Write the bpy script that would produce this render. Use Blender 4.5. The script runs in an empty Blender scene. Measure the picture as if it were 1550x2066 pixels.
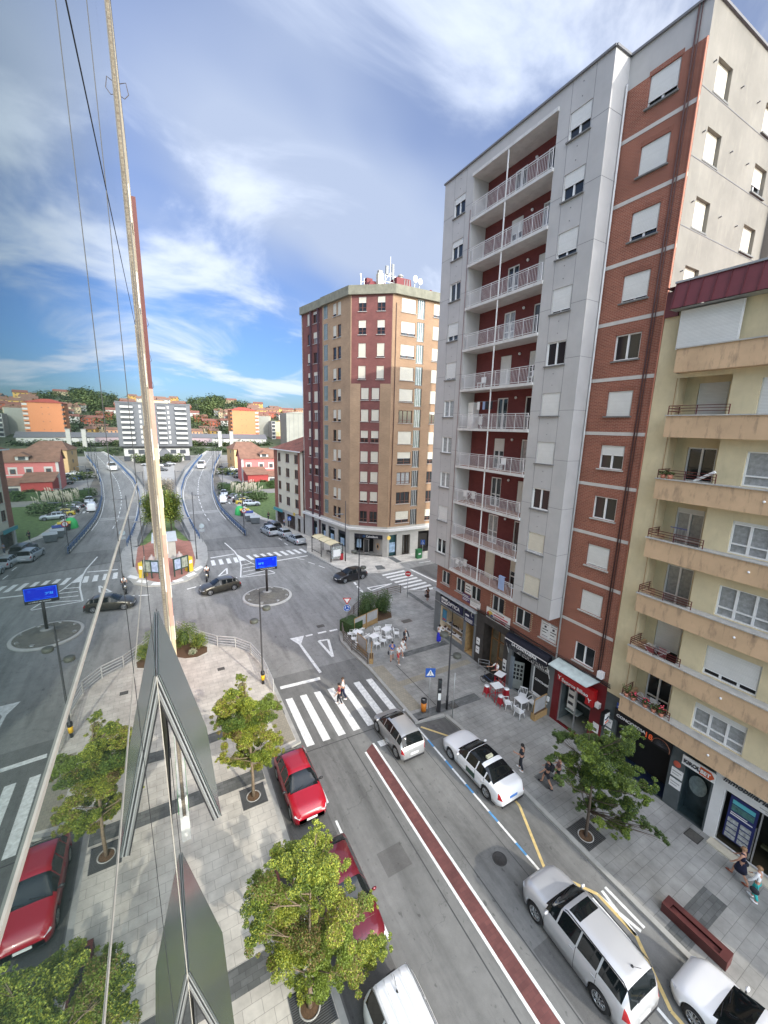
import bpy, bmesh, math, random
import numpy as np
from mathutils import Vector, Matrix
SC=bpy.context.scene
rnd=random.Random(7)
R=math.radians
# ---------------------------------------------------------------- camera
PIT,ROL,YAW,HC=0.2076075,0.0245004,0.5106763,18.7
def cam_axes():
    cp,sp=math.cos(PIT),math.sin(PIT)
    f=Vector((0,cp,-sp));u=Vector((0,sp,cp));r=Vector((1,0,0))
    c,s=math.cos(ROL),math.sin(ROL)
    r2=c*r+s*u;u2=-s*r+c*u
    Z=Matrix.Rotation(-YAW,3,'Z')
    return Z@r2,Z@u2,Z@f
CR,CU,CF=cam_axes()
cd=bpy.data.cameras.new('camera');cam=bpy.data.objects.new('camera',cd);SC.collection.objects.link(cam)
M4=Matrix.Identity(4)
for i,v in enumerate((CR,CU,-CF)):
    for j in range(3):M4[j][i]=v[j]
M4.translation=Vector((0,0,HC));cam.matrix_world=M4
cd.lens=811.83/2066*36;cd.sensor_width=36;cd.clip_start=.05;cd.clip_end=4000
SC.camera=cam
# ---------------------------------------------------------------- sky, sun, exposure
SUN_EL,SUN_AZ=R(24),R(162.5)
w=bpy.data.worlds.new('World');SC.world=w;w.use_nodes=True
nt=w.node_tree;nt.nodes.clear();N=nt.nodes.new;LK=nt.links.new
out=N('ShaderNodeOutputWorld');bg=N('ShaderNodeBackground');LK(bg.outputs[0],out.inputs[0])
sky=N('ShaderNodeTexSky');sky.sky_type='NISHITA';sky.sun_disc=False;sky.sun_elevation=SUN_EL;sky.sun_rotation=SUN_AZ
sky.air_density=1.2;sky.dust_density=1.0;sky.ozone_density=2.0
tc=N('ShaderNodeTexCoord');sp=N('ShaderNodeSeparateXYZ');LK(tc.outputs['Generated'],sp.inputs[0])
def mth(op,a,b=None,clamp=False):
    n=N('ShaderNodeMath');n.operation=op;n.use_clamp=clamp
    for i,v in enumerate((a,b)):
        if v is None:continue
        if isinstance(v,(int,float)):n.inputs[i].default_value=v
        else:LK(v,n.inputs[i])
    return n.outputs[0]
zz=mth('ADD',mth('MAXIMUM',sp.outputs[2],0.0),.22)
cv=N('ShaderNodeCombineXYZ');LK(mth('DIVIDE',sp.outputs[0],zz),cv.inputs[0]);LK(mth('DIVIDE',sp.outputs[1],zz),cv.inputs[1])
vr=N('ShaderNodeVectorRotate');vr.rotation_type='Z_AXIS';vr.inputs['Angle'].default_value=R(-22);LK(cv.outputs[0],vr.inputs['Vector'])
mp=N('ShaderNodeMapping');LK(vr.outputs[0],mp.inputs[0]);mp.inputs['Scale'].default_value=(1.15,1.75,1);mp.inputs['Location'].default_value=(3.1,1.7,0)
n1=N('ShaderNodeTexNoise');n1.inputs['Scale'].default_value=.9;n1.inputs['Detail'].default_value=9;n1.inputs['Roughness'].default_value=.56;n1.inputs['Distortion'].default_value=.7;LK(mp.outputs[0],n1.inputs[0])
cr=N('ShaderNodeValToRGB');LK(n1.outputs[0],cr.inputs[0]);cr.color_ramp.interpolation='EASE'
cr.color_ramp.elements[0].position=.46;cr.color_ramp.elements[0].color=(0,0,0,1);cr.color_ramp.elements[1].position=.66;cr.color_ramp.elements[1].color=(1,1,1,1)
n2=N('ShaderNodeTexNoise');n2.inputs['Scale'].default_value=.45;n2.inputs['Detail'].default_value=4;n2.inputs['Roughness'].default_value=.45;LK(mp.outputs[0],n2.inputs[0])
c2=N('ShaderNodeValToRGB');LK(n2.outputs[0],c2.inputs[0]);c2.color_ramp.interpolation='EASE';c2.color_ramp.elements[0].position=.44;c2.color_ramp.elements[0].color=(.0,.0,.0,1);c2.color_ramp.elements[1].position=.66;c2.color_ramp.elements[1].color=(.62,.62,.62,1)
el=N('ShaderNodeMapRange');LK(sp.outputs[2],el.inputs[0]);el.inputs[1].default_value=.05;el.inputs[2].default_value=.55;el.inputs[3].default_value=.0;el.inputs[4].default_value=.42
cov=mth('MULTIPLY',cr.outputs[0],.9)
veil=mth('ADD',mth('MULTIPLY',c2.outputs[0],1.3),el.outputs[0],True)
CLD=N('ShaderNodeRGB');CLD.outputs[0].default_value=(4.5,5.0,6.0,1)
tint=N('ShaderNodeMix');tint.data_type='RGBA';tint.blend_type='MULTIPLY';tint.inputs[0].default_value=1;LK(sky.outputs[0],tint.inputs[6]);tint.inputs[7].default_value=(.34,.50,.84,1)
mv=N('ShaderNodeMix');mv.data_type='RGBA';LK(veil,mv.inputs[0]);LK(tint.outputs[2],mv.inputs[6]);mv.inputs[7].default_value=(2.6,3.1,4.2,1)
mx=N('ShaderNodeMix');mx.data_type='RGBA';LK(cov,mx.inputs[0]);LK(mv.outputs[2],mx.inputs[6]);LK(CLD.outputs[0],mx.inputs[7])
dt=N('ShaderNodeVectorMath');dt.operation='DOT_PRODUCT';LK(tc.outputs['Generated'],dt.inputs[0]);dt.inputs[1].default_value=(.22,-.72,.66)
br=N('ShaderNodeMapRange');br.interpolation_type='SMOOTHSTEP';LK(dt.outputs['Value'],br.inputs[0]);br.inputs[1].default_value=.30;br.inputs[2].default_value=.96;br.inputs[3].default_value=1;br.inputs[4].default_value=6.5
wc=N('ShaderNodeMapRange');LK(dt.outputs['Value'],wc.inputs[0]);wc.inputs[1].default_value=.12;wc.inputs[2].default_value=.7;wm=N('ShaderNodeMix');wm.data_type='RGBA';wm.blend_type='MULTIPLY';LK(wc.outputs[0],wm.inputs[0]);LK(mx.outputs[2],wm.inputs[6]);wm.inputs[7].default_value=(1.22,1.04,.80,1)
gl=N('ShaderNodeVectorMath');gl.operation='SCALE';LK(wm.outputs[2],gl.inputs[0]);LK(br.outputs[0],gl.inputs['Scale'])   # extra glow added to the unseen sky behind the photographer, to light the ground
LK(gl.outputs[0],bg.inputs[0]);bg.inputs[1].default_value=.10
sd=bpy.data.lights.new('sun','SUN');sd.energy=1.9;sd.angle=R(.6);sd.color=(1,.93,.82)
sun=bpy.data.objects.new('sun',sd);SC.collection.objects.link(sun)
sv=Vector((math.sin(SUN_AZ)*math.cos(SUN_EL),math.cos(SUN_AZ)*math.cos(SUN_EL),math.sin(SUN_EL)))
sun.rotation_euler=sv.to_track_quat('Z','Y').to_euler();sun.location=(30,-60,60)
SC.view_settings.view_transform='Standard';SC.view_settings.look='None';SC.view_settings.gamma=1;SC.view_settings.exposure=1.05
SC.view_settings.use_curve_mapping=False
SC.render.engine='CYCLES'
# ---------------------------------------------------------------- materials
MC={}
def mat(name,col,rough=.7,metal=0,var=.12,vs=3.,bump=0,bs=40.,spec=.5,coat=0,emit=0,trans=0,alpha=1,uv=False,streak=0,scol=(.08,.07,.06)):
    if name in MC:return MC[name]
    m=bpy.data.materials.new(name);MC[name]=m;m.use_nodes=True;t=m.node_tree;n=t.nodes;L=t.links.new
    b=n['Principled BSDF'];b.inputs['Base Color'].default_value=(*col,1);b.inputs['Roughness'].default_value=rough;b.inputs['Metallic'].default_value=metal
    b.inputs['Specular IOR Level'].default_value=spec;b.inputs['Coat Weight'].default_value=coat;b.inputs['Coat Roughness'].default_value=.04
    b.inputs['Alpha'].default_value=alpha;b.inputs['Transmission Weight'].default_value=trans
    c=n.new('ShaderNodeTexCoord');src=c.outputs['UV' if uv else 'Object']
    last=None
    if var>0:
        z=n.new('ShaderNodeTexNoise');z.inputs['Scale'].default_value=vs;z.inputs['Detail'].default_value=6;z.inputs['Roughness'].default_value=.62;L(src,z.inputs[0])
        r=n.new('ShaderNodeMapRange');L(z.outputs[0],r.inputs[0]);r.inputs[1].default_value=.25;r.inputs[2].default_value=.75;r.inputs[3].default_value=1-var;r.inputs[4].default_value=1+var
        x=n.new('ShaderNodeVectorMath');x.operation='SCALE';x.inputs[0].default_value=col;L(r.outputs[0],x.inputs['Scale']);last=x.outputs[0]
    if streak>0:
        mp=n.new('ShaderNodeMapping');mp.inputs['Scale'].default_value=(1.9,.42,1);L(c.outputs['UV'],mp.inputs[0])
        z=n.new('ShaderNodeTexNoise');z.inputs['Scale'].default_value=1.6;z.inputs['Detail'].default_value=5;z.inputs['Roughness'].default_value=.7;L(mp.outputs[0],z.inputs[0])
        r=n.new('ShaderNodeMapRange');L(z.outputs[0],r.inputs[0]);r.inputs[1].default_value=.52;r.inputs[2].default_value=.72;r.inputs[3].default_value=0;r.inputs[4].default_value=streak
        x=n.new('ShaderNodeMix');x.data_type='RGBA';L(r.outputs[0],x.inputs[0])
        if last:L(last,x.inputs[6])
        else:x.inputs[6].default_value=(*col,1)
        x.inputs[7].default_value=(*scol,1);last=x.outputs[2]
    if last:L(last,b.inputs['Base Color'])
    if bump>0:
        z=n.new('ShaderNodeTexNoise');z.inputs['Scale'].default_value=bs;z.inputs['Detail'].default_value=4;L(src,z.inputs[0])
        bp=n.new('ShaderNodeBump');bp.inputs['Strength'].default_value=bump;bp.inputs['Distance'].default_value=.02;L(z.outputs[0],bp.inputs['Height']);L(bp.outputs[0],b.inputs['Normal'])
    if emit:
        b.inputs['Emission Color'].default_value=(*col,1);b.inputs['Emission Strength'].default_value=emit
    return m
def brick(name,c1,c2,mort,bw=.24,bh=.065,ms=.01,rough=.85,var=.25,vs=.7,off=.5,bump=.3,noise2=None):
    if name in MC:return MC[name]
    m=bpy.data.materials.new(name);MC[name]=m;m.use_nodes=True;t=m.node_tree;n=t.nodes;L=t.links.new
    b=n['Principled BSDF'];b.inputs['Roughness'].default_value=rough
    c=n.new('ShaderNodeTexCoord');k=n.new('ShaderNodeTexBrick');L(c.outputs['UV'],k.inputs[0]);k.offset=off
    k.inputs['Color1'].default_value=(*c1,1);k.inputs['Color2'].default_value=(*c2,1);k.inputs['Mortar'].default_value=(*mort,1)
    k.inputs['Scale'].default_value=1;k.inputs['Mortar Size'].default_value=ms;k.inputs['Brick Width'].default_value=bw;k.inputs['Row Height'].default_value=bh;k.inputs['Mortar Smooth'].default_value=.2;k.inputs['Bias'].default_value=0
    z=n.new('ShaderNodeTexNoise');z.inputs['Scale'].default_value=vs;z.inputs['Detail'].default_value=7;z.inputs['Roughness'].default_value=.65;L(c.outputs['UV'],z.inputs[0])
    r=n.new('ShaderNodeMapRange');L(z.outputs[0],r.inputs[0]);r.inputs[1].default_value=.3;r.inputs[2].default_value=.7;r.inputs[3].default_value=1-var;r.inputs[4].default_value=1+var*.6
    x=n.new('ShaderNodeVectorMath');x.operation='SCALE';L(k.outputs[0],x.inputs[0]);L(r.outputs[0],x.inputs['Scale'])
    L(x.outputs[0],b.inputs['Base Color'])
    bp=n.new('ShaderNodeBump');bp.inputs['Strength'].default_value=bump;bp.inputs['Distance'].default_value=.01;bp.invert=True;L(k.outputs['Fac'],bp.inputs['Height']);L(bp.outputs[0],b.inputs['Normal'])
    return m
def ground_mat(name,col,cracks=True,stain=.3):
    m=bpy.data.materials.new(name);MC[name]=m;m.use_nodes=True;t=m.node_tree;n=t.nodes;L=t.links.new
    b=n['Principled BSDF'];b.inputs['Roughness'].default_value=.88
    c=n.new('ShaderNodeTexCoord')
    def noise(s,d,ro=.6,st=(1,1,1)):
        mp=n.new('ShaderNodeMapping');mp.inputs['Scale'].default_value=st;L(c.outputs['Object'],mp.inputs[0])
        z=n.new('ShaderNodeTexNoise');z.inputs['Scale'].default_value=s;z.inputs['Detail'].default_value=d;z.inputs['Roughness'].default_value=ro;L(mp.outputs[0],z.inputs[0]);return z.outputs[0]
    def mr(v,a,b_,c_,d_):
        r=n.new('ShaderNodeMapRange');L(v,r.inputs[0])
        for i,q in enumerate((a,b_,c_,d_)):r.inputs[i+1].default_value=q
        return r.outputs[0]
    def mul(a,b_):
        q=n.new('ShaderNodeMath');q.operation='MULTIPLY';L(a,q.inputs[0]);L(b_,q.inputs[1]);return q.outputs[0]
    v=mul(mr(noise(.35,6,.6,(1,.35,1)),.3,.7,1-stain,1+stain*.6),mr(noise(90,3,.7),.3,.7,.72,1.28))
    v=mul(v,mr(noise(2.2,7,.7),.3,.75,1.12,.86))
    v=mul(v,mr(noise(5,2,.5,(1,.6,1)),.66,.74,1,.6))
    v=mul(v,mr(noise(1.6,3,.6,(1,.05,1)),.48,.66,1.03,.84))
    v=mul(v,mr(noise(.9,5,.75,(1,.16,1)),.50,.72,1.06,.72))
    if cracks:
        w_=n.new('ShaderNodeTexVoronoi');w_.feature='DISTANCE_TO_EDGE';w_.inputs['Scale'].default_value=.16;mp=n.new('ShaderNodeMapping');L(c.outputs['Object'],mp.inputs[0]);L(mp.outputs[0],w_.inputs['Vector'])
        z=n.new('ShaderNodeTexNoise');z.inputs['Scale'].default_value=1.5;z.inputs['Detail'].default_value=5;L(c.outputs['Object'],z.inputs[0])
        ad=n.new('ShaderNodeVectorMath');ad.operation='MULTIPLY_ADD';L(z.outputs['Color'],ad.inputs[0]);ad.inputs[1].default_value=(1.6,1.6,0);L(c.outputs['Object'],ad.inputs[2]);L(ad.outputs[0],w_.inputs['Vector'])
        v=mul(v,mr(w_.outputs['Distance'],0,.0035,.72,1))
    x=n.new('ShaderNodeVectorMath');x.operation='SCALE';x.inputs[0].default_value=col;L(v,x.inputs['Scale']);L(x.outputs[0],b.inputs['Base Color'])
    bp=n.new('ShaderNodeBump');bp.inputs['Strength'].default_value=.25;bp.inputs['Distance'].default_value=.01;L(noise(70,4),bp.inputs['Height']);L(bp.outputs[0],b.inputs['Normal'])
    return m
# ---------------------------------------------------------------- mesh builder
class MB:
    def __init__(s):s.V=[];s.F=[];s.I=[];s.mats=[]
    def mi(s,m):
        if m not in s.mats:s.mats.append(m)
        return s.mats.index(m)
    def q(s,pts,m):
        k=len(s.V);s.V+= [tuple(p) for p in pts];s.F.append(tuple(range(k,k+len(pts))));s.I.append(s.mi(m))
    def fs(s,V,F,m):
        k=len(s.V);s.V+=[tuple(p) for p in V];i=s.mi(m)
        for f in F:s.F.append(tuple(a+k for a in f));s.I.append(i)
    def box(s,x0,y0,z0,x1,y1,z1,m,ch=0):
        if x0>x1:x0,x1=x1,x0
        if y0>y1:y0,y1=y1,y0
        if z0>z1:z0,z1=z1,z0
        V=[(x0,y0,z0),(x1,y0,z0),(x1,y1,z0),(x0,y1,z0),(x0,y0,z1),(x1,y0,z1),(x1,y1,z1),(x0,y1,z1)]
        s.fs(V,[(0,3,2,1),(4,5,6,7),(0,1,5,4),(1,2,6,5),(2,3,7,6),(3,0,4,7)],m)
    def obox(s,c,sz,a,m):
        k=len(s.V);x,y,z=[v/2 for v in sz];s.box(-x,-y,-z,x,y,z,m)
        ca,sa=math.cos(a),math.sin(a)
        for i in range(k,len(s.V)):
            p=s.V[i];s.V[i]=(c[0]+p[0]*ca-p[1]*sa,c[1]+p[0]*sa+p[1]*ca,c[2]+p[2])
    def bar(s,p0,p1,w_,h_,m):
        p0=Vector(p0);p1=Vector(p1);d=(p1-p0);L=d.length
        if L<1e-6:return
        d/=L;up=Vector((0,0,1)) if abs(d.z)<.95 else Vector((1,0,0));sd_=d.cross(up).normalized();u2=sd_.cross(d)
        V=[]
        for p in(p0,p1):
            for a,b in((-1,-1),(1,-1),(1,1),(-1,1)):V.append(p+sd_*a*w_/2+u2*b*h_/2)
        s.fs(V,[(0,3,2,1),(4,5,6,7),(0,1,5,4),(1,2,6,5),(2,3,7,6),(3,0,4,7)],m)
    def tube(s,pts,rs,m,n=8,cap=True):
        pts=[Vector(p) for p in pts]
        if isinstance(rs,(int,float)):rs=[rs]*len(pts)
        k=len(s.V);i_=s.mi(m);pv=None
        for i,p in enumerate(pts):
            d=(pts[min(i+1,len(pts)-1)]-pts[max(i-1,0)])
            if d.length<1e-9:d=Vector((0,0,1))
            d.normalize()
            if pv is None:
                a=Vector((0,0,1)) if abs(d.z)<.9 else Vector((1,0,0));pv=(a-d*a.dot(d)).normalized()
            else:
                pv=(pv-d*pv.dot(d)).normalized()
            b=d.cross(pv)
            for j in range(n):
                t=2*math.pi*j/n;s.V.append(tuple(p+(pv*math.cos(t)+b*math.sin(t))*rs[i]))
        for i in range(len(pts)-1):
            for j in range(n):
                a=k+i*n+j;b=k+i*n+(j+1)%n;s.F.append((a,b,b+n,a+n));s.I.append(i_)
        if cap:
            s.F.append(tuple(k+j for j in range(n))[::-1]);s.I.append(i_)
            e=k+(len(pts)-1)*n;s.F.append(tuple(e+j for j in range(n)));s.I.append(i_)
    def lathe(s,prof,m,c=(0,0,0),n=20,axis='z'):
        k=len(s.V);i_=s.mi(m)
        for r_,h in prof:
            for j in range(n):
                t=2*math.pi*j/n;a,b=r_*math.cos(t),r_*math.sin(t)
                s.V.append((c[0]+a,c[1]+b,c[2]+h) if axis=='z' else ((c[0]+a,c[1]+h,c[2]+b) if axis=='y' else (c[0]+h,c[1]+a,c[2]+b)))
        for i in range(len(prof)-1):
            for j in range(n):
                a=k+i*n+j;b=k+i*n+(j+1)%n;s.F.append((a,b,b+n,a+n));s.I.append(i_)
    def ell(s,c,r,m,n=10,k2=7):
        k=len(s.V);i_=s.mi(m)
        for i in range(k2+1):
            ph=math.pi*i/k2
            for j in range(n):
                t=2*math.pi*j/n;s.V.append((c[0]+r[0]*math.sin(ph)*math.cos(t),c[1]+r[1]*math.sin(ph)*math.sin(t),c[2]+r[2]*math.cos(ph)))
        for i in range(k2):
            for j in range(n):
                a=k+i*n+j;b=k+i*n+(j+1)%n;s.F.append((a,a+n,b+n,b));s.I.append(i_)
    def prism(s,poly,z0,z1,m,mside=None,bottom=False):
        n=len(poly);ar=sum(poly[i][0]*poly[(i+1)%n][1]-poly[(i+1)%n][0]*poly[i][1] for i in range(n))
        if ar<0:poly=poly[::-1]
        s.q([(x,y,z1) for x,y in poly],m)
        for i in range(n):
            a,b=poly[i],poly[(i+1)%n];s.q([(a[0],a[1],z0),(b[0],b[1],z0),(b[0],b[1],z1),(a[0],a[1],z1)],mside or m)
        if bottom:s.q([(x,y,z0) for x,y in poly[::-1]],m)
    def mesh(s,name,off=(0,0,0),smooth=False,uv=True):
        me=bpy.data.meshes.new(name)
        V=np.array(s.V,dtype=float).reshape(-1,3)-np.array(off)
        me.from_pydata(V.tolist(),[],s.F)
        for m in s.mats:me.materials.append(m)
        me.polygons.foreach_set('material_index',s.I)
        if smooth:me.polygons.foreach_set('use_smooth',[True]*len(s.F))
        if uv:
            l=me.uv_layers.new(name='uv');W=np.array(s.V,dtype=float).reshape(-1,3);o=[]
            for f in s.F:
                a,b,c=W[f[0]],W[f[1]],W[f[2]];nn=np.cross(b-a,c-a);ln=np.linalg.norm(nn)
                if ln<1e-12 or abs(nn[2])>.8*ln:
                    for i in f:o+=[W[i][0],W[i][1]]
                else:
                    h=math.hypot(nn[0],nn[1]);tx,ty=-nn[1]/h,nn[0]/h
                    for i in f:o+=[W[i][0]*tx+W[i][1]*ty,W[i][2]]
            l.data.foreach_set('uv',o)
        me.update();return me
def root_off(p):
    while p.parent:p=p.parent
    return p.get('_b',(0,0,0))
def link(name,data,parent=None):
    o=bpy.data.objects.new(name,data);SC.collection.objects.link(o)
    if parent is not None:o.parent=parent
    return o
def build(mb,name,parent=None,smooth=False,frame=None,uv=True,edge=None):
    """link a builder as one mesh object; world-space geometry is stored relative to its thing's base"""
    if frame is not None:
        o=link(name,mb.mesh(name,(0,0,0),smooth,uv),parent);frame.place(o,parent)
    else:
        off=tuple(BASE[root(parent).name]) if parent is not None else (0,0,0)
        o=link(name,mb.mesh(name,off,smooth,uv),parent)
    if edge:
        mm=o.modifiers.new('bevel','BEVEL');mm.width=edge;mm.segments=2;mm.limit_method='ANGLE'
    return o
def root(o):
    while o.parent:o=o.parent
    return o
BASE={}
def thing(name,label,cat,loc=(0,0,0),rz=0,group=None,world=False):
    o=bpy.data.objects.new(name,None);SC.collection.objects.link(o);o.empty_display_size=.3
    o.location=loc;o.rotation_euler=(0,0,rz);o['label']=label;o['category']=cat
    if group:o['group']=group
    BASE[o.name]=tuple(loc) if world else (0,0,0)
    return o
def tag(o,label,cat,group=None,kind=None):
    if kind:o['kind']=kind
    if label:o['label']=label
    if cat:o['category']=cat
    if group:o['group']=group
    return o
def struct(mb,name,smooth=False):
    o=build(mb,name,None,smooth);o['kind']='structure';return o
def copy_tree(o,parent=None,loc=None,rz=None,label=None,group=None):
    c=o.copy();SC.collection.objects.link(c)
    if parent is not None:c.parent=parent
    if loc is not None:c.location=loc
    if rz is not None:c.rotation_euler=(0,0,rz)
    if label:c['label']=label
    if group:c['group']=group
    BASE[c.name]=(0,0,0)
    for ch in o.children:copy_tree(ch,c)
    return c
class Frame:
    """wall frame: x runs along the wall to the right, y points into the wall, z up"""
    def __init__(s,p0,p1=None,ang=None):
        s.o=Vector((p0[0],p0[1],0));s.a=math.atan2(p1[1]-p0[1],p1[0]-p0[0]) if p1 is not None else ang
    def w(s,x,y,z):
        c,q=math.cos(s.a),math.sin(s.a);return Vector((s.o.x+x*c-y*q,s.o.y+x*q+y*c,z))
    def sub(s,x,y):
        f=Frame((0,0),ang=s.a);f.o=s.w(x,y,0);f.o.z=0;return f
    def place(s,o,parent,x=0,y=0,z=0):
        p=s.w(x,y,z)
        if parent is not None:
            # children of a mesh part inside the same frame get relative transforms
            par=parent
            if par.parent is None:
                b=BASE[par.name];o.location=p-Vector(b);o.rotation_euler=(0,0,s.a)
            else:
                pw=Matrix.Translation(Vector((0,0,0)))
                q=par
                mats=[]
                while q.parent is not None:
                    mats.append(Matrix.Translation(q.location)@q.rotation_euler.to_matrix().to_4x4());q=q.parent
                T=Matrix.Translation(Vector(BASE[q.name]))
                for m_ in mats[::-1]:T=T@m_
                L_=T.inverted()@(Matrix.Translation(p)@Matrix.Rotation(s.a,4,'Z'))
                o.matrix_local=L_
        else:
            o.location=p;o.rotation_euler=(0,0,s.a)
def wall(mb,x0,x1,z0,z1,holes,m,dep=.22,mrev=None,y=0):
    """wall rectangle with real openings and reveals"""
    xs=sorted({x0,x1,*[max(x0,min(x1,h[0])) for h in holes],*[max(x0,min(x1,h[1])) for h in holes]})
    zs=sorted({z0,z1,*[max(z0,min(z1,h[2])) for h in holes],*[max(z0,min(z1,h[3])) for h in holes]})
    for j in range(len(zs)-1):
        zc=(zs[j]+zs[j+1])/2;st=None
        for i in range(len(xs)):
            solid=False
            if i<len(xs)-1:
                xc=(xs[i]+xs[i+1])/2;solid=not any(h[0]<xc<h[1] and h[2]<zc<h[3] for h in holes)
            if solid and st is None:st=xs[i]
            if not solid and st is not None:
                mb.q([(st,y,zs[j]),(xs[i],y,zs[j]),(xs[i],y,zs[j+1]),(st,y,zs[j+1])],m);st=None
    for a,b,c,d in holes:
        if a>=x1 or b<=x0:continue
        r=mrev or m;e=y+dep
        mb.q([(a,y,c),(a,e,c),(b,e,c),(b,y,c)][::-1],r);mb.q([(a,y,d),(b,y,d),(b,e,d),(a,e,d)][::-1],r)
        mb.q([(a,y,c),(a,y,d),(a,e,d),(a,e,c)][::-1],r);mb.q([(b,y,c),(b,e,c),(b,e,d),(b,y,d)][::-1],r)
def txt(s,size,m,name,parent,frame=None,x=0,y=0,z=0,ext=.01,bold=0,shear=0,space=1,align='LEFT',rx=90,sx=1,mtx=None):
    c=bpy.data.curves.new('lettering','FONT');c.body=s;c.size=size;c.extrude=ext;c.offset=bold;c.shear=shear;c.space_character=space;c.align_x=align;c.resolution_u=3
    t=bpy.data.objects.new('lettering',c);SC.collection.objects.link(t)
    dg=bpy.context.evaluated_depsgraph_get();me=bpy.data.meshes.new_from_object(t.evaluated_get(dg));bpy.data.objects.remove(t)
    me.materials.clear();me.materials.append(m)
    me.transform(Matrix.Rotation(R(rx),4,'X')@Matrix.Diagonal((sx,1,1,1)))
    o=link(name,me,parent)
    if frame is not None:frame.place(o,parent,x,y,z)
    elif mtx is not None:o.matrix_local=mtx
    else:o.location=(x,y,z)
    return o
# ---------------------------------------------------------------- common materials
ASPH=ground_mat('asphalt',(.172,.172,.163));ASPH2=ground_mat('asphalt_new',(.12,.118,.112),stain=.2)
ASPH3=ground_mat('asphalt_bridge',(.22,.218,.205),stain=.2)
WHT=mat('road_paint',(.74,.74,.71),.65,var=.34,vs=5,bump=.15);YLW=mat('yellow_paint',(.62,.47,.20),.7,var=.25,vs=5)
BLU=mat('blue_paint',(.10,.30,.55),.7,var=.25,vs=5);REDL=brick('red_strip_paving',(.155,.058,.052),(.125,.045,.042),(.09,.042,.04),.3,.15,.004,var=.3,vs=1.2)
PAVE=brick('pavement_slabs',(.56,.53,.47),(.50,.47,.415),(.30,.28,.25),.62,.41,.008,var=.3,vs=.9)
PAVER=brick('pavement_slabs_grey',(.325,.322,.30),(.285,.283,.265),(.19,.187,.175),.62,.41,.009,var=.36,vs=.8)
PAVED=brick('dark_pavers',(.10,.105,.10),(.16,.165,.16),(.07,.07,.07),.4,.2,.006,var=.3,vs=1.5)
PAVEY=brick('tactile_pavers',(.33,.30,.23),(.29,.265,.21),(.2,.19,.16),.2,.2,.008,var=.2)
PAVR=brick('red_pavers',(.33,.15,.115),(.27,.12,.095),(.18,.1,.08),.2,.1,.005,var=.2)
KERB=mat('kerb_stone',(.36,.355,.33),.85,var=.2,vs=2,bump=.2);CONC=mat('concrete',(.33,.325,.30),.9,var=.2,vs=.8,bump=.2,bs=25)
IRON=mat('cast_iron',(.05,.048,.045),.55,metal=.3,var=.3,vs=9);GALV=mat('galvanised_steel',(.42,.43,.43),.45,metal=.7,var=.15)
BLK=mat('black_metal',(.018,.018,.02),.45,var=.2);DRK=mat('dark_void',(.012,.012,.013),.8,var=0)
WMET=mat('white_metal',(.72,.72,.70),.45,var=.08);WPLA=mat('white_plastic',(.80,.80,.79),.4,var=.04)
REDM=mat('red_metal',(.42,.02,.03),.4,var=.08);WOOD=mat('planter_wood',(.36,.23,.10),.7,var=.3,vs=8,bump=.2)
RUBB=mat('rubber',(.016,.016,.017),.75,var=.1);SOIL=mat('soil',(.11,.065,.035),.95,var=.4,vs=14,bump=.6)
GRASS=mat('grass_ground',(.10,.15,.045),.95,var=.5,vs=1.4,bump=.8,bs=60)
EARTH=mat('city_ground',(.22,.21,.19),.95,var=.35,vs=.05)
# ---------------------------------------------------------------- terrain
def terr(x,y):
    if y<262:return -.06
    t=min(1,max(0,(y-285)/370));b=2.5*min(1,(y-262)/30)+36*t*t*(3-2*t)
    b+= (3.5*math.sin(x*.013+1.2)+2.2*math.sin(x*.031+y*.01))*t
    b+= 6*math.exp(-((x-95)/60)**2)*t
    if y>780:b-=(y-780)*.02
    return b-.06
mb=MB();xs=[-900,-600,-400]+list(range(-300,520,20))+[620,800,1100];ys=[-260,-120,262,292]+list(range(310,800,20))+[900,1200,1700]
idx={}
for j,y in enumerate(ys):
    for i,x in enumerate(xs):idx[i,j]=len(mb.V);mb.V.append((x,y,terr(x,y)))
HILL=mat('hillside_scrub',(.06,.075,.035),.95,var=.5,vs=.04)
for j in range(len(ys)-1):
    for i in range(len(xs)-1):
        mb.F.append((idx[i,j],idx[i+1,j],idx[i+1,j+1],idx[i,j+1]));mb.I.append(mb.mi(HILL if ys[j]>=262 else EARTH))
struct(mb,'ground')
mb=MB();mb.prism([(-60,-90),(75,-90),(75,48),(60,75),(15.5,78),(3,78),(-60,60)],-.05,0,ASPH)
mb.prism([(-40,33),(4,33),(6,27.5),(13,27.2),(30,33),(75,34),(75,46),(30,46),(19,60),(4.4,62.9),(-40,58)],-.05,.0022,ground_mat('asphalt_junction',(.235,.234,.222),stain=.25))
mb.prism([(12.6,73),(19.5,72),(17,85),(14.5,108),(16,122),(40,126),(40,131),(10,131),(10.6,108),(11.3,86)],-.05,.002,ASPH)
struct(mb,'road')
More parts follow.
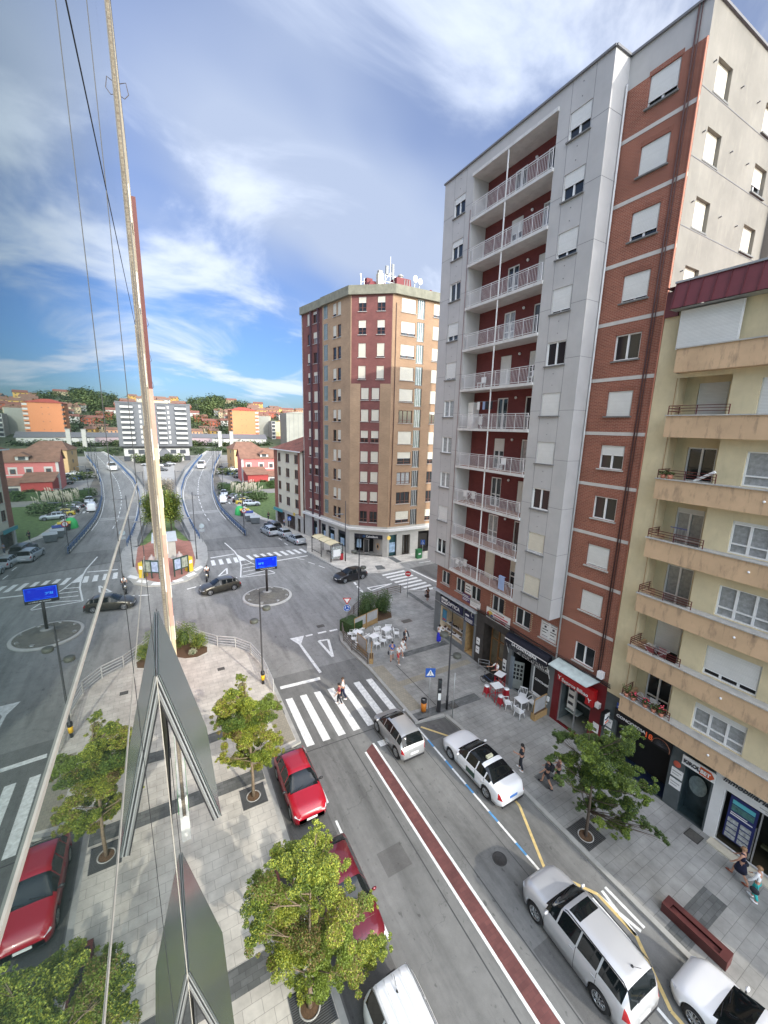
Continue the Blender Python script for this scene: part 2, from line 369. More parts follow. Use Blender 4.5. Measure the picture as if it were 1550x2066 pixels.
# darker patches and the newer bay surface
mb=MB()
def flat(pts,m,z=.004):
    n=len(pts);ar=sum(pts[i][0]*pts[(i+1)%n][1]-pts[(i+1)%n][0]*pts[i][1] for i in range(n))
    if ar<0:pts=pts[::-1]
    mb.q([(x,y,z) for x,y in pts],m)
flat([(13.2,16.9),(15.3,16.9),(15.3,18.3),(13.2,18.5)],ASPH2);flat([(3.95,3),(5.9,3),(5.9,19.4),(3.95,19.4)],ASPH2)
for x,w_ in((8.72,.05),(10.5,.04),(12.45,.03)):flat([(x,-60),(x+w_,-60),(x+w_,19.6),(x,19.6)],mat('tar_seam',(.06,.06,.06),.8,var=.2))
flat([(6.2,19.55),(13,19.35),(13,19.41),(6.2,19.61)],MC['tar_seam'],.005);flat([(4.5,63.1),(16,60.6),(16,60.75),(4.5,63.25)],MC['tar_seam'],.005)
flat([(10.6,4.2),(11.6,4.2),(11.6,6.9),(10.6,6.9)],ASPH2,.0035);flat([(7.1,11.5),(8.3,11.5),(8.3,12.6),(7.1,12.6)],ASPH2,.0035)
flat([(28.8,43.2),(29.5,38),(40,38),(60,38),(60,45),(28.6,43.6)],ASPH2)
struct(mb,'road_patches')
def line(p,q,w,m,z=.008):
    p=Vector(p);q=Vector(q);d=(q-p).normalized();n=Vector((-d.y,d.x))*w/2
    mb.q([(*(p-n),z),(*(q-n),z),(*(q+n),z),(*(p+n),z)],m)
def poly_line(pts,w,m,z=.008):
    for a,b in zip(pts,pts[1:]):line(a,b,w,m,z);z+=.0006
mb=MB()
flat([(9.3,-60),(9.88,-60),(9.88,18.4),(9.3,18.05)],REDL,.006)
line((9.24,-60),(9.24,18.0),.12,WHT);line((9.95,-60),(9.95,18.4),.12,WHT)
flat([(10.22,17.95),(12.6,17.8),(12.6,18.2),(10.22,18.4)],WHT,.008)
for k in range(7):
    x=6.33+k*.995
    flat([(x,19.95-.07*k/2),(x+.47,19.93-.07*k/2),(x+.5,24.68-.09*k),(x+.03,24.72-.09*k)],WHT,.008)
flat([(6.35,25.96),(9.3,25.74),(9.36,26.07),(6.39,26.29)],WHT,.008)
y=18.25;k=0
while y>-20:
    l=1.15 if k%2==0 else .62
    line((13.05,y),(13.05,y-l),.11,WHT if k%2==0 else BLU);y-=l;k+=1
line((6.05,19.3),(6.05,17.6),.1,WHT)
y=17.0
while y>-20:line((6.1,y),(6.1,y-1.05),.11,WHT);y-=2.1
poly_line([(13.28,18.2),(14.41,16.7),(14.7,16.2),(14.66,11.3),(13.3,8.6),(14.44,6.9),(14.43,5.33),(13.38,3.6),(13.4,.5),(14.5,-1)],.13,YLW)
for x in(14.1,14.97):line((x,6.92),(x,5.32),.13,WHT)
line((14.42,6.92),(14.74,5.32),.13,WHT,.0095);line((14.72,6.9),(14.44,5.32),.13,WHT,.011)
flat([(8.93,32.63),(10.23,32.58),(9.56,31.3),(9.62,29.9),(9.72,26.6),(9.5,26.55),(9.38,29.9),(9.36,31.35)],WHT)
def tri(a,b,c,w,z=.008):poly_line([a,b,c,a],w,WHT,z)
tri((11.1,31.1),(11.95,30.95),(11.28,28.2),.22)
for a,b in(((10.35,32.42),(11.0,32.42)),((11.5,32.4),(12.3,32.4)),((12.6,32.32),(13.38,32.3))):line(a,b,.26,WHT)
# far arm of the roundabout
for x in(5.05,6.05,7.05,8.0):flat([(x,55.75),(x+.52,55.8),(x+.55,58.1),(x+.08,58.1)],WHT)
flat([(5.3,59.1),(8.5,59.65),(8.5,59.9),(5.2,59.45)],WHT)
for k in range(9):
    x=9.85+k*.98;flat([(x,58.3),(x+.48,58.3),(x+.85,56.05),(x+.35,56.05)],WHT)
flat([(11.2,53.85),(17.9,54.45),(17.9,54.75),(11.1,54.15)],WHT)
tri((5.3,51.35),(6.4,51.75),(6.65,53.9),.2)
poly_line([(8.1,66.3),(8.75,61),(8.8,58.6),(8.7,56.1),(8.5,54.1),(7.7,49.8),(11.8,49.4)],.16,WHT)
flat([(8.75,59.5),(8.8,56.2),(9.5,56.2)],WHT,.013)
poly_line([(8.8,59.4),(10.0,54.6),(11.9,49.6)],.14,WHT,.0145)
for a,b in(((8.55,54.3),(9.9,54.6)),((8.5,53.0),(10.2,53.2)),((8.3,51.6),(10.6,51.9)),((7.9,50.1),(11.0,50.9))):line(a,b,.18,WHT,.017)
for a,b in(((1.6,48.6),(2.6,48.9)),((3.0,49.1),(4.0,49.4)),((4.6,49.5),(5.6,49.75)),((6.1,49.8),(7.3,49.9)),((11.2,54.2),(11.0,54.2))):line(a,b,.22,WHT)
for a,b in(((19.75,42.3),(19.6,41.4)),((19.55,41.0),(19.45,40.2)),((19.4,39.8),(19.35,39.0)),((19.35,38.5),(19.4,37.7))):line(a,b,.26,WHT)
for k in range(8):
    y=42.6-k*.93;flat([(24.0+k*.07,y),(27.5+k*.05,y+.25),(27.5+k*.05,y+.68),(24.0+k*.07,y+.45)],WHT)
line((28.5,43.1),(29.0,38.0),.28,WHT);tri((20.4,40.0),(20.5,39.1),(23.7,39.9),.2)
for a,b in(((16.2,54),(16.9,53)),((17.1,51.8),(17.6,50.6)),((17.9,49.8),(18.3,48.6))):line(a,b,.12,WHT)
for k in range(4):line((16.35+.1*k,72-k*3.2),(16.5+.1*k,70.6-k*3.2),.12,WHT)
line((31,44.9),(44,44.9),.1,WHT);line((33.3,46),(33.3,38),.1,WHT,.0105)
for k in range(4):flat([(13.0+k*.75,100.2),(13.4+k*.75,100.2),(13.4+k*.75,102),(13.0+k*.75,102)],WHT)
o=struct(mb,'road_markings')
# ---------------------------------------------------------------- pavements (kerb step .13)
def pave(name,poly,m,kz=.13,kerb=True,extra=()):
    global mb
    mb=MB();mb.prism(poly,-.05,kz,m,KERB)
    if kerb:
        n=len(poly);ar=sum(poly[i][0]*poly[(i+1)%n][1]-poly[(i+1)%n][0]*poly[i][1] for i in range(n));s=1 if ar>0 else -1
        for i in range(n):
            if (i in kerb) if kerb is not True else True:
                a=Vector(poly[i]);b=Vector(poly[(i+1)%n]);d=(b-a).normalized();nn=Vector((-d.y,d.x))*s*.22
                pts=[a,b,b+nn,a+nn];pts=pts if s>0 else pts[::-1]
                mb.q([(p.x,p.y,kz+.004+.0004*(i%3)) for p in pts],KERB)
    for pts,mm,z in extra:flat(pts,mm,kz+z)
    return struct(mb,name)
LP=[(-.3,-60),(3.85,-60),(3.85,19.9),(6.1,20.4),(6.1,25.7),(6.05,29.4),(5.6,31.8),(4.5,33.3),(3.15,34.2),(1.95,35.7),(.2,38.7),(-2,40),(-2,17)]
EX=[([(-.3,y),(3.6,y),(3.6,y+.85),(-.3,y+.85)],PAVED,.004) for y in(18.75,10.6,2.9)]
EX+=[([(.2,22.6),(5.9,23.1),(5.9,23.9),(.2,23.4)],PAVED,.004),([(4.9,20.6),(5.85,20.7),(5.85,25.4),(4.9,25.5)],PAVEY,.005)]
pave('left_pavement',LP,PAVE,kerb=list(range(1,11)),extra=EX)
RP=[(21.5,-60),(15.34,-60),(15.34,16.9),(15.2,18.2),(13.1,18.55),(13.1,25.3),(12.8,28.2),(12.75,30),(13.2,31.5),(14,32.5),(15.9,34.7),(18.3,36.4),(21.2,37),(24.2,37.3),(26,36.2),(40,34.5),(60,34.5),(60,27.5),(21.5,27.5)]
EX=[([(16.5,25.3),(21.1,25.3),(21.1,25.95),(16.5,25.95)],PAVED,.004),([(13.35,18.6),(18.5,18.35),(18.5,19.1),(13.35,19.3)],PAVED,.004),
 ([(16.65,4.1),(18.62,4.1),(18.62,4.92),(16.65,4.92)],PAVED,.004),([(16.6,11.2),(17.7,11.2),(17.7,12.1),(16.6,12.1)],PAVED,.004),([(15.55,4.1),(16.3,4.1),(16.3,4.92),(15.55,4.92)],PAVED,.004),([(23.6,31.5),(24.1,31.5),(24.1,36.5),(23.6,36.5)],PAVED,.004),
 ([(13.35,19.6),(14.3,19.5),(14.3,25.1),(13.35,25.2)],PAVEY,.005),([(14.3,22.1),(20.9,22.1),(20.9,22.7),(14.3,22.7)],PAVEY,.006),
 ([(15.24,19.3),(15.29,19.3),(15.27,24.6),(15.22,24.6)],IRON,.007)]
pave('right_pavement',RP,PAVER,kerb=[1,2,3,4,5,6,7,8,9,10,11,12,13,14,15],extra=EX)
TP=[(18.3,56.2),(19.0,51.5),(19.6,48),(20.2,46.2),(21.2,44.9),(22.5,43.9),(24,43.35),(27.9,43.6),(28.3,45.6),(60,45.6),(60,49),(28,49),(21.4,66),(19.2,77.5),(17.6,82),(16.2,96),(15.2,110),(14.2,108),(15.1,92),(16,82),(18.2,77),(19.7,60)]
pave('tower_pavement',TP,PAVE,kerb=[0,1,2,3,4,5,6,7,8,17,18,19,20],extra=[([(24.2,44.6),(25.4,44.4),(25.6,46),(24.6,46.2)],PAVED,.004),([(28,46),(28.9,46),(28.9,48.6),(28,48.6)],PAVED,.004)])
NP=[(-12,49.6),(0,50.7),(1.8,51.2),(3.3,52.9),(4.2,55.6),(4.9,58.8),(5.35,64.6),(5.2,68.8),(4.9,69.9),(3.4,69),(-12,95)]
pave('corner_pavement',NP,KERB,kerb=[0,1,2,3,4,5,6,7],extra=[([(-10,50.9),(.2,51.4),(1.8,53.2),(2.9,56),(3.3,59.1),(3.35,68.3),(1.4,80),(-10,90)],PAVR,.004),
 ([(.3,60.6),(1.7,60.8),(1.7,62.4),(.3,62.2)],CONC,.008)]+[([(x,y),(x+1,y+dy),(x+1-.3,y+dy+.75),(x-.3,y+.75)],WMET,.008) for x,y,dy in((.5,51.0,.35),(2.0,52.2,.9),(3.0,54.0,1.3))])
mb=MB();flat([(1.5,80),(3.15,69.4),(2.4,69.6),(1.2,72.5),(-8,90),(-8,130),(2.0,120)],GRASS,.145);flat([(15.4,84),(17.2,82),(19.2,78.5),(40,78),(40,112),(16.5,112)],GRASS,.03);struct(mb,'lawn')
# ---------------------------------------------------------------- roundabout island
tI=thing('roundabout_island','round cobbled roundabout island with a pale kerb ring, under the blue screen','traffic island',(9.3,42.6,0))
mb=MB();COB=brick('cobbles',(.27,.25,.20),(.20,.19,.155),(.12,.115,.1),.14,.14,.02,var=.3,vs=2,bump=.8)
mb.lathe([(2.65,0),(2.65,.1),(2.62,.13),(2.38,.14)],mat('kerb_pale',(.5,.49,.45),.85),n=56);build(mb,'kerb_ring',tI,True)
mb=MB();mb.lathe([(2.38,.14),(1.6,.24),(.75,.31),(.75,.36),(0,.37)],COB,n=48);build(mb,'cobble_mound',tI,True)
for k in range(8):
    a=k*math.pi/4+.3;m2=MB();m2.box(-.16,-.11,.16,.16,.11,.30,CONC);m2.box(-.1,-.13,.2,.1,.13,.27,WMET);o=build(m2,'spotlight',tI);o.location=(2.1*math.cos(a),2.1*math.sin(a),0);o.rotation_euler=(0,0,a+math.pi/2)
# ---------------------------------------------------------------- bridge
Lo=[(69,3.4),(84.4,2.7),(110,2.6),(131.5,3.8),(172.4,8.1),(215,14.5),(257,21),(300,29)]
Lb=[(69.8,4.9),(76.4,4.5),(90.3,4.1),(109.3,4.2),(123.5,4.9),(148.7,7.1),(198.9,13.8),(264.6,23.5),(300,29.5)]
Rb=[(68.4,11.7),(79.1,11.1),(90.7,10.7),(100,11.0),(115.7,12.0),(146.1,15.1),(170,18.2),(196.8,21.9),(264,33),(300,38)]
hB=lambda y:4.6*(lambda t:t*t*(3-2*t))(min(1,max(0,(y-72)/125)))
def BP(tab,y,dz=0,dx=0):
    x=np.interp(y,[a for a,_ in tab],[b for _,b in tab]);s=(HC-hB(y))/HC
    return Vector((x*s+dx,y*s,hB(y)+dz))
YB=[69.5+i*4.6 for i in range(51)]
mb=MB();DCK=mat('bridge_concrete',(.40,.39,.355),.9,var=.2,vs=.5,streak=.25)
for a,b in zip(YB,YB[1:]):
    for T0,T1,z,m,d0,d1 in((Lb,Rb,.0,ASPH3,0,0),(Lo,Lb,.12,DCK,0,-.02)):
        mb.q([BP(T0,a,z,d0),BP(T1,a,z,d1),BP(T1,b,z,d1),BP(T0,b,z,d0)],m)
    for T,s_ in((Lo,-1),(Rb,1)):
        lo=lambda y,dz,dx:BP(T,y,dz,dx*s_)
        mb.q([lo(a,.12 if s_<0 else .25,.0),lo(b,.12 if s_<0 else .25,.0),lo(b,.25,.25),lo(a,.25,.25)][::s_],DCK)
        mb.q([lo(a,.25,.25),lo(b,.25,.25),lo(b,-.7,.25),lo(a,-.7,.25)][::s_],DCK)
        mb.q([lo(a,-.7,.25),lo(b,-.7,.25),lo(b,-.72,-5),lo(a,-.72,-5)][::s_],DCK)
    if hB(a)<1.6:
        for T,s_ in((Lo,-1),(Rb,1)):
            A=BP(T,a,0,.2*s_);B=BP(T,b,0,.2*s_);mb.q([(A.x,A.y,-.05),(B.x,B.y,-.05),(B.x,B.y,B.z),(A.x,A.y,A.z)],DCK)
    mb.q([BP(Lb,a,0),BP(Lb,b,0),BP(Lb,b,.12),BP(Lb,a,.12)],KERB)
struct(mb,'bridge_road')
tp=thing('bridge_piers','concrete columns that carry the curving overpass','bridge pier',(8,100,0),world=True)
for k,y in enumerate(range(120,200,20)):
    for T in(Lo,Rb):
        mb=MB()
        p=BP(T,y);mb.box(p.x-.4+(1.5 if T is Lo else -1.5),p.y-.4,-.05,p.x+.4+(1.5 if T is Lo else -1.5),p.y+.4,p.z-.7,DCK);build(mb,'pier',tp)
mb=MB()
for T in(Lb,Rb):
    for a,b in zip(YB,YB[1:]):
        for f in(0,.5):pass
for a,b in zip(YB[3:],YB[4:]):
    for f0,f1,dsh in((.0,.5,True),):
        ya,yb=a,a+(b-a)*.55
        c0=(BP(Lb,ya,.006)+BP(Rb,ya,.006))/2;c1=(BP(Lb,yb,.006)+BP(Rb,yb,.006))/2
        mb.q([c0-Vector((.06,0,0)),c0+Vector((.06,0,0)),c1+Vector((.06,0,0)),c1-Vector((.06,0,0))],WHT)
    for T,d in((Lb,.28),(Rb,-.28)):mb.q([BP(T,a,.006,d-.05),BP(T,a,.006,d+.05),BP(T,b,.006,d+.05),BP(T,b,.006,d-.05)],WHT)
for y0 in(91.2,92.6):mb.q([BP(Lb,y0,.012),BP(Rb,y0,.012),BP(Rb,y0+.7,.012),BP(Lb,y0+.7,.012)],mat('joint_concrete',(.36,.36,.34),.9))
struct(mb,'bridge_markings')
BLR=mat('blue_rail_paint',(.04,.10,.22),.5,var=.1);GRR=mat('grey_rail_paint',(.16,.17,.18),.5,var=.1)
def railing(name,label,tab,y0,y1,dx,mrail,h=1.05,gap=2.3,tubes=(.45,1.0),wide=.16,bars=False):
    t=thing(name,label,'railing',tuple(BP(tab,y0)),world=True)
    m1=MB();m2=MB();y=y0;prev=None
    while y<=y1:
        p=BP(tab,y,.1,dx);m1.bar(p,p+Vector((0,0,h)),.08,.08,mrail)
        if prev:
            for z in tubes:m1.bar(prev+Vector((0,0,z*h)),p+Vector((0,0,z*h)),wide,.1,mrail)
            if bars:
                for k in range(1,8):
                    q=prev+(p-prev)*k/8;m1.bar(q+Vector((0,0,.1)),q+Vector((0,0,h)),.025,.025,mrail)
        prev=p;y+=gap
    build(m1,'guard_rail',t)
railing('bridge_guard_rail','blue crash rail on posts between bridge road and its footpath',Lb,70,255,-.15,BLR,.85,1.6,(.6,1.0),.1)
railing('bridge_guard_rail','blue crash rail and fence along the right edge of the bridge road',Rb,69,255,.1,BLR,.9,1.8,(.6,1.0),.1)
railing('bridge_parapet','dark bar parapet on the outer edge of the bridge footpath',Lo,69.5,250,-.05,GRR,1.1,2.2,(.1,1.0),.06,True)
railing('bridge_parapet','dark bar parapet outside the blue rail above the parking lane',Rb,68.8,120,.35,GRR,1.1,2.2,(.1,1.0),.06,True)
# ---------------------------------------------------------------- windows
GL1=mat('window_glass',(.02,.024,.027),.06,spec=.55,var=0);GL2=mat('curtained_glass',(.30,.31,.31),.25,spec=.8,var=.35,vs=6)
GLG=mat('green_glass',(.06,.13,.12),.12,spec=.8,var=.5,vs=2.5)
SHU=brick('roller_shutter_white',(.70,.70,.67),(.66,.66,.63),(.45,.45,.43),60,.055,.006,rough=.5,var=.1,off=0,bump=.5)
SHC=brick('roller_shutter_cream',(.66,.62,.51),(.63,.59,.48),(.45,.42,.34),60,.055,.006,rough=.5,var=.1,off=0,bump=.5)
FRW=mat('window_frame_white',(.76,.76,.75),.4,var=.05);FRB=mat('window_frame_brown',(.12,.045,.028),.5,var=.2)
SILL=mat('sill_stone',(.42,.41,.38),.85,var=.2,vs=3);GRYS=mat('sill_dark',(.16,.16,.155),.8,var=.2)
WC={}
def window(fr,par,x,z,w,h,fm=None,panes=2,shut=0,sm=None,dep=.16,gl=None,sill=SILL,sh=.1,low=0,y=0,so=.10):
    fm=fm or FRW;gl=gl or GL1;sm=sm or SHU;shut=round(shut,1)
    key=(round(w,2),round(h,2),fm.name,panes,shut,sm.name,dep,gl.name,sill.name if sill else 0,low,so)
    if key not in WC:
        g=MB();g.q([(.02,.03,.02),(w-.02,.03,.02),(w-.02,.03,h-.02),(.02,.03,h-.02)],gl)
        f=MB();t=.06
        f.box(0,-.03,0,t,.04,h,fm);f.box(w-t,-.03,0,w,.04,h,fm);f.box(t,-.03,0,w-t,.04,t,fm);f.box(t,-.03,h-t,w-t,.04,h,fm)
        for k in range(1,panes):f.box(w*k/panes-.045,-.028,t,w*k/panes+.045,.038,h-t,fm)
        if low:f.box(t,-.027,low-.03,w-t,.037,low+.03,fm)
        s=MB()
        if shut>0:
            s.box(.05,-.06,h*(1-shut)+.01,w-.05,-.035,h,sm)
            if shut<1:s.box(.05,-.068,h*(1-shut)-.02,w-.05,-.032,h*(1-shut)+.01,FRW)
        l=MB()
        if sill:l.box(-.08,-dep-so,-.07,w+.08,-.03,-.003,sill)
        WC[key]=(g.mesh('window'),f.mesh('window_frame'),s.mesh('roller_shutter') if shut else None,l.mesh('sill') if sill else None)
    g,f,s,l=WC[key];o=link('window',g,par);fr.place(o,par,x,y+dep,z)
    for nm,me in(('window_frame',f),('roller_shutter',s),('sill',l)):
        if me:link(nm,me,o)
    return o
BRK=brick('red_brick',(.29,.09,.055),(.22,.066,.042),(.36,.22,.16),.25,.078,.010,var=.22,vs=.5)
BRKD=brick('dark_red_brick',(.215,.075,.065),(.18,.062,.056),(.19,.10,.085),.25,.075,.008,var=.25,vs=.5)
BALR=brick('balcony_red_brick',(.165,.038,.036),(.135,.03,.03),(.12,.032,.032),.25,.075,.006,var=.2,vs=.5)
BRKT=brick('tan_brick',(.42,.285,.175),(.36,.24,.145),(.40,.29,.19),.25,.075,.008,var=.22,vs=.35)
GREY=mat('grey_render',(.44,.43,.42),.9,var=.10,vs=.6,uv=True,bump=.2,bs=30,streak=.16,scol=(.28,.28,.29))
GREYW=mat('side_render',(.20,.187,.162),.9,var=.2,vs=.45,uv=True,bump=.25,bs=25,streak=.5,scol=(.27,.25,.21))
SLAB=mat('balcony_slab',(.56,.55,.53),.85,var=.15,vs=1.5,uv=True,streak=.35,scol=(.25,.2,.18))
SEAM=mat('seam_dark',(.17,.17,.18),.9,var=0);STRG=mat('string_course',(.52,.49,.46),.85,var=.12,vs=2,uv=True)
MREL=mat('terracotta',(.5,.2,.13),.8)
# ---------------------------------------------------------------- grey balcony block
gb=thing('apartment_block','tall grey and red brick apartment block with ten stacked white-railed balconies, above the bar','building',(21.35,20,0),world=True)
F=Frame((21.35,0),ang=-math.pi/2)      # x = -Y
X0=20.18;FG=Frame((X0,0),ang=-math.pi/2)
ZT=36.35
wt=[9.65+2.805*k for k in range(10)]
# projecting grey plane, street side
mb=MB()
hs=[(-17.16,-15.9,z-1.28,z) for z in wt]+[(-26.68,-25.46,z-1.25,z) for z in wt]
wall(mb,-17.95,-14.93,7.3,ZT,[h for h in hs if h[0]>-18],GREY,.12);wall(mb,-27.9,-24.65,7.3,ZT,[h for h in hs if h[0]<-24],GREY,.12)
wall(mb,-24.65,-17.95,35.5,ZT,[],GREY)
build(mb,'rendered_wall',gb,frame=FG)
mb=MB()
mb.q([(X0,14.93,7.3),(21.35,14.93,7.3),(21.35,14.93,ZT),(X0,14.93,ZT)],GREY)
mb.q([(X0,27.9,7.3),(X0,27.9,ZT),(41,27.9,ZT),(41,27.9,0),(21.35,27.9,0),(21.35,27.9,7.3)],GREY)
for y0,y1 in((14.93,17.95),(24.65,27.9)):mb.q([(X0,y0,7.3),(X0,y1,7.3),(21.35,y1,7.3),(21.35,y0,7.3)],GREY)
mb.q([(X0,17.95,7.3),(X0,17.95,ZT),(21.5,17.95,ZT),(21.5,17.95,7.3)],GREY);mb.q([(X0,24.65,7.3),(21.5,24.65,7.3),(21.5,24.65,ZT),(X0,24.65,ZT)],GREY)
mb.q([(X0,14.93,ZT),(21.35,14.93,ZT),(21.35,11.5,ZT),(41,11.5,ZT),(41,27.9,ZT),(X0,27.9,ZT)],CONC)
for a,b in(((X0-.03,14.9),(X0-.03,27.95)),((X0-.03,14.9),(21.32,14.9)),((21.32,11.47),(21.32,14.9)),((21.3,11.47),(41,11.47))):mb.bar((a[0],a[1],ZT+.03),(b[0],b[1],ZT+.03),.14,.1,SEAM)
mb.q([(41,11.5,0),(41,27.9,0),(41,27.9,ZT),(41,11.5,ZT)],CONC)
build(mb,'end_wall',gb)
mb=MB()   # joints of the render panels, bolts
for z in[7.35+2.81*k+1.28 for k in range(10)]:
    for y0,y1 in((14.93,15.86),(17.2,17.95),(24.65,25.4),(26.74,27.9)):mb.box(X0-.004,y0,z,X0+.01,y1,z+.02,SEAM)
    mb.box(X0,14.926,z,21.35,14.94,z+.02,SEAM)
for y0 in(15.86,17.18,25.41,26.72):mb.box(X0-.003,y0,7.3,X0+.01,y0+.02,ZT,SEAM)
for z in wt:
    for yy in(16.52,26.05):
        for dz in(.42,1.05):mb.box(X0-.02,yy,z+dz,X0+.01,yy+.04,z+dz+.04,SEAM)
build(mb,'joint_lines',gb)
rnd=random.Random(3)
shR=[.0,.8,1,0,.9,1,.0,1,1,.9,.5];shR=[1.0,.9,0.,1.,1.,0.,.9,.8,.45,.6]
shL=[0,.9,0,0,0,.9,.7,0,.3,.35]
for k,z in enumerate(wt):
    window(FG,gb,-17.16,z-1.28,1.26,1.28,shut=shR[k],dep=.1,sill=GRYS,sm=SHC if k in(0,1) else SHU)
    window(FG,gb,-26.68,z-1.25,1.22,1.25,shut=shL[k],dep=.1,sill=GRYS,gl=GL2 if k in(2,3,4) else GL1)
# balconies
RLM=mat('balcony_rail_paint',(.62,.60,.60),.5,var=.1,vs=5)
zb=[7.4+2.805*k for k in range(11)]
mb=MB();hs=[]
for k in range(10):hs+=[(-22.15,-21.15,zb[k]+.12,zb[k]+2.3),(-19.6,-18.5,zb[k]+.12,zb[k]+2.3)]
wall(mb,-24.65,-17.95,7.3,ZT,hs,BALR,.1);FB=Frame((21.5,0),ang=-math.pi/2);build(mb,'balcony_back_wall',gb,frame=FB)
for k in range(11):
    s=MB();s.box(20.05,17.9,zb[k]-.02,20.17,24.68,zb[k]+.16,SLAB);s.box(20.17,17.95,zb[k]-.02,21.5,24.65,zb[k]+.12,SLAB)
    if k<10:
        b=build(s,'balcony',gb)
        if k<5:
            s=MB();s.box(20.2,17.96,zb[k]+.122,21.49,24.64,zb[k]+.135,mat('terracotta_floor',(.30,.13,.08),.8));build(s,'floor_tiles',b)
        r=MB();x=20.10;z0=zb[k]+.17;z1=z0+.98
        r.box(x-.02,17.98,z1-.035,x+.02,24.6,z1,RLM);r.box(x-.012,17.98,z1-.13,x+.012,24.6,z1-.11,WMET);r.box(x-.015,17.98,z0+.06,x+.015,24.6,z0+.085,WMET)
        y=17.99;i=0
        while y<24.6:
            q=i%9==0;r.box(x-.007-(.01 if q else 0),y,z0-(.02 if q else -.06),x+.007+(.01 if q else 0),y+(.03 if q else .014),z1-(.02 if q else .12),RLM);y+=.115;i+=1
        build(r,'railing',b)
        r=MB();r.box(x-.03,21.4,zb[k]+.16,x+.03,21.46,zb[k+1]-.02,WMET);build(r,'post',b)
        for dx,w_ in((-22.15,1.0),(-19.6,1.1)):
            sh=(k*7+int(w_*10))%5
            o=window(FB,gb,dx,zb[k]+.13,w_,2.15,shut=(1. if sh==0 else .4 if sh==1 else 0),dep=.06,sill=None,gl=GL2 if sh==2 else GL1,low=.9 if sh!=3 else 0,sm=SHC if k==0 else SHU);o.name='balcony_door'
        l=MB();l.ell((21.42,20.4,zb[k]+2.25),(.09,.09,.09),WPLA);build(l,'lamp',b,True)
    else:build(s,'top_canopy',gb)
# brick bay with string courses
zs=[7.37+2.82*k for k in range(10)]
mb=MB();hs=[(-13.8,-12.5,z+.62+.35-.05,z+2.23) for z in zs[:-1]]+[(-13.8,-12.5,z,z2) for z,z2 in[(5.05,6.25)]]+[(-13.8,-12.5,32.7+.62+.25,32.7+2.3)]
hs=[(-13.82,-12.5,z-1.27,z) for z in[9.6+2.81*k for k in range(10)]]+[(-13.8,-12.5,5.0,6.25)]
wall(mb,-14.93,-11.5,4.45,34.95,hs,BRK,.16,mrev=BRK);build(mb,'brick_wall',gb,frame=F)
mb=MB();wall(mb,-14.93,-11.5,34.95,ZT,[],GREY);build(mb,'rendered_wall',gb,frame=F)
for z in zs:
    mb=MB();mb.box(21.33,11.5,z-.09,21.36,14.93,z+.09,STRG);build(mb,'string_course',gb)
for z in[9.6+2.81*k for k in range(10)]:
    mb=MB()
    for i in range(20):mb.box(21.335,12.42+i*.073,z,21.36,12.42+i*.073+.055,z+.22,BRK)
    build(mb,'brick_lintel',gb)
for k,z in enumerate([9.6+2.81*k for k in range(10)]):window(F,gb,-13.82,z-1.27,1.32,1.27,shut=[1,.9,0,.4,1.,0,.9,.8,1,.8][k],dep=.1,sill=SILL if k in(0,1,2,3) else GRYS)
window(F,gb,-13.8,5.0,1.3,1.25,dep=.1)
mb=MB()
for a,b,zc,r_ in((21.28,12.15,18,.035),(21.29,12.02,18,.022)):mb.tube([(a,b,4.6),(a,b-.12,ZT)],r_,mat('rust_pipe',(.06,.022,.02),.6),6)
mb.tube([(21.2,14.85,4.3),(21.2,14.85,ZT-1.2)],.05,mat('pvc_pipe',(.50,.50,.49),.5),8)
mb.tube([(21.3,11.53,7),(21.3,11.53,34.9)],.035,MREL,6)
mb.tube([(20.1,24.8,7.4),(20.12,24.78,33.5)],.018,mat('rust_cable',(.13,.045,.04),.6),5)
build(mb,'drain_pipe',gb,True)
# concrete side wall with windows
FS=Frame((21.35,11.5),ang=0);mb=MB()
hs=[];zw=[34.55-2.62*k for k in range(9)];zw=[34.6,32.05,29.35,26.5,23.7,20.9,18.1]
for k,z in enumerate(zw):
    hs.append((1.0,2.28,z-1.26,z));hs.append((5.85,7.2,z-1.26,z))
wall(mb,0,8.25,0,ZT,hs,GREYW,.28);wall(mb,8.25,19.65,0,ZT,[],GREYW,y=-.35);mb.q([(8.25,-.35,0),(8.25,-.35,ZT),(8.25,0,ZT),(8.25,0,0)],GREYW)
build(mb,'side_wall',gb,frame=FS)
for k,z in enumerate(zw):
    window(FS,gb,1.0,z-1.26,1.28,1.26,shut=.9,dep=.22,sm=SHC,panes=1,sill=GRYS,so=.02);window(FS,gb,5.85,z-1.26,1.35,1.26,shut=.6 if k==1 else .9,dep=.22,sm=SHC,panes=2,sill=GRYS)
mb=MB()
for z in zw:mb.box(21.4,11.487,z-1.4,29.5,11.51,z-1.37,SEAM)
for z in zw:
    for x in(22.0,24.6,26.3):mb.tube([(x,11.5,z-.35),(x,11.38,z-.33)],.03,SEAM,5)
build(mb,'joint_lines',gb)
# brick base under the overhang
mb=MB();hb=[(-27.2,-26.1,5.2,6.4),(-25.2,-24.1,5.2,6.4),(-23.3,-22.2,5.2,6.4),(-20.9,-19.7,5.25,6.5),(-18.55,-17.25,5.25,6.5),(-16.4,-15.1,5.25,6.5)]
wall(mb,-27.9,-14.93,4.45,7.3,hb,BRK,.14);build(mb,'brick_wall',gb,frame=F)
for i,h in enumerate(hb):window(F,gb,h[0],h[2],h[1]-h[0],h[3]-h[2],dep=.09)
mb=MB()
for i in range(9):
    for y in(21.02,19.6,18.68,17.12):mb.box(21.335,y-.05,5.28+i*.14,21.36,y+.06,5.34+i*.14,mat('cream_tile',(.5,.42,.28),.7))
build(mb,'tile_ornament',gb)
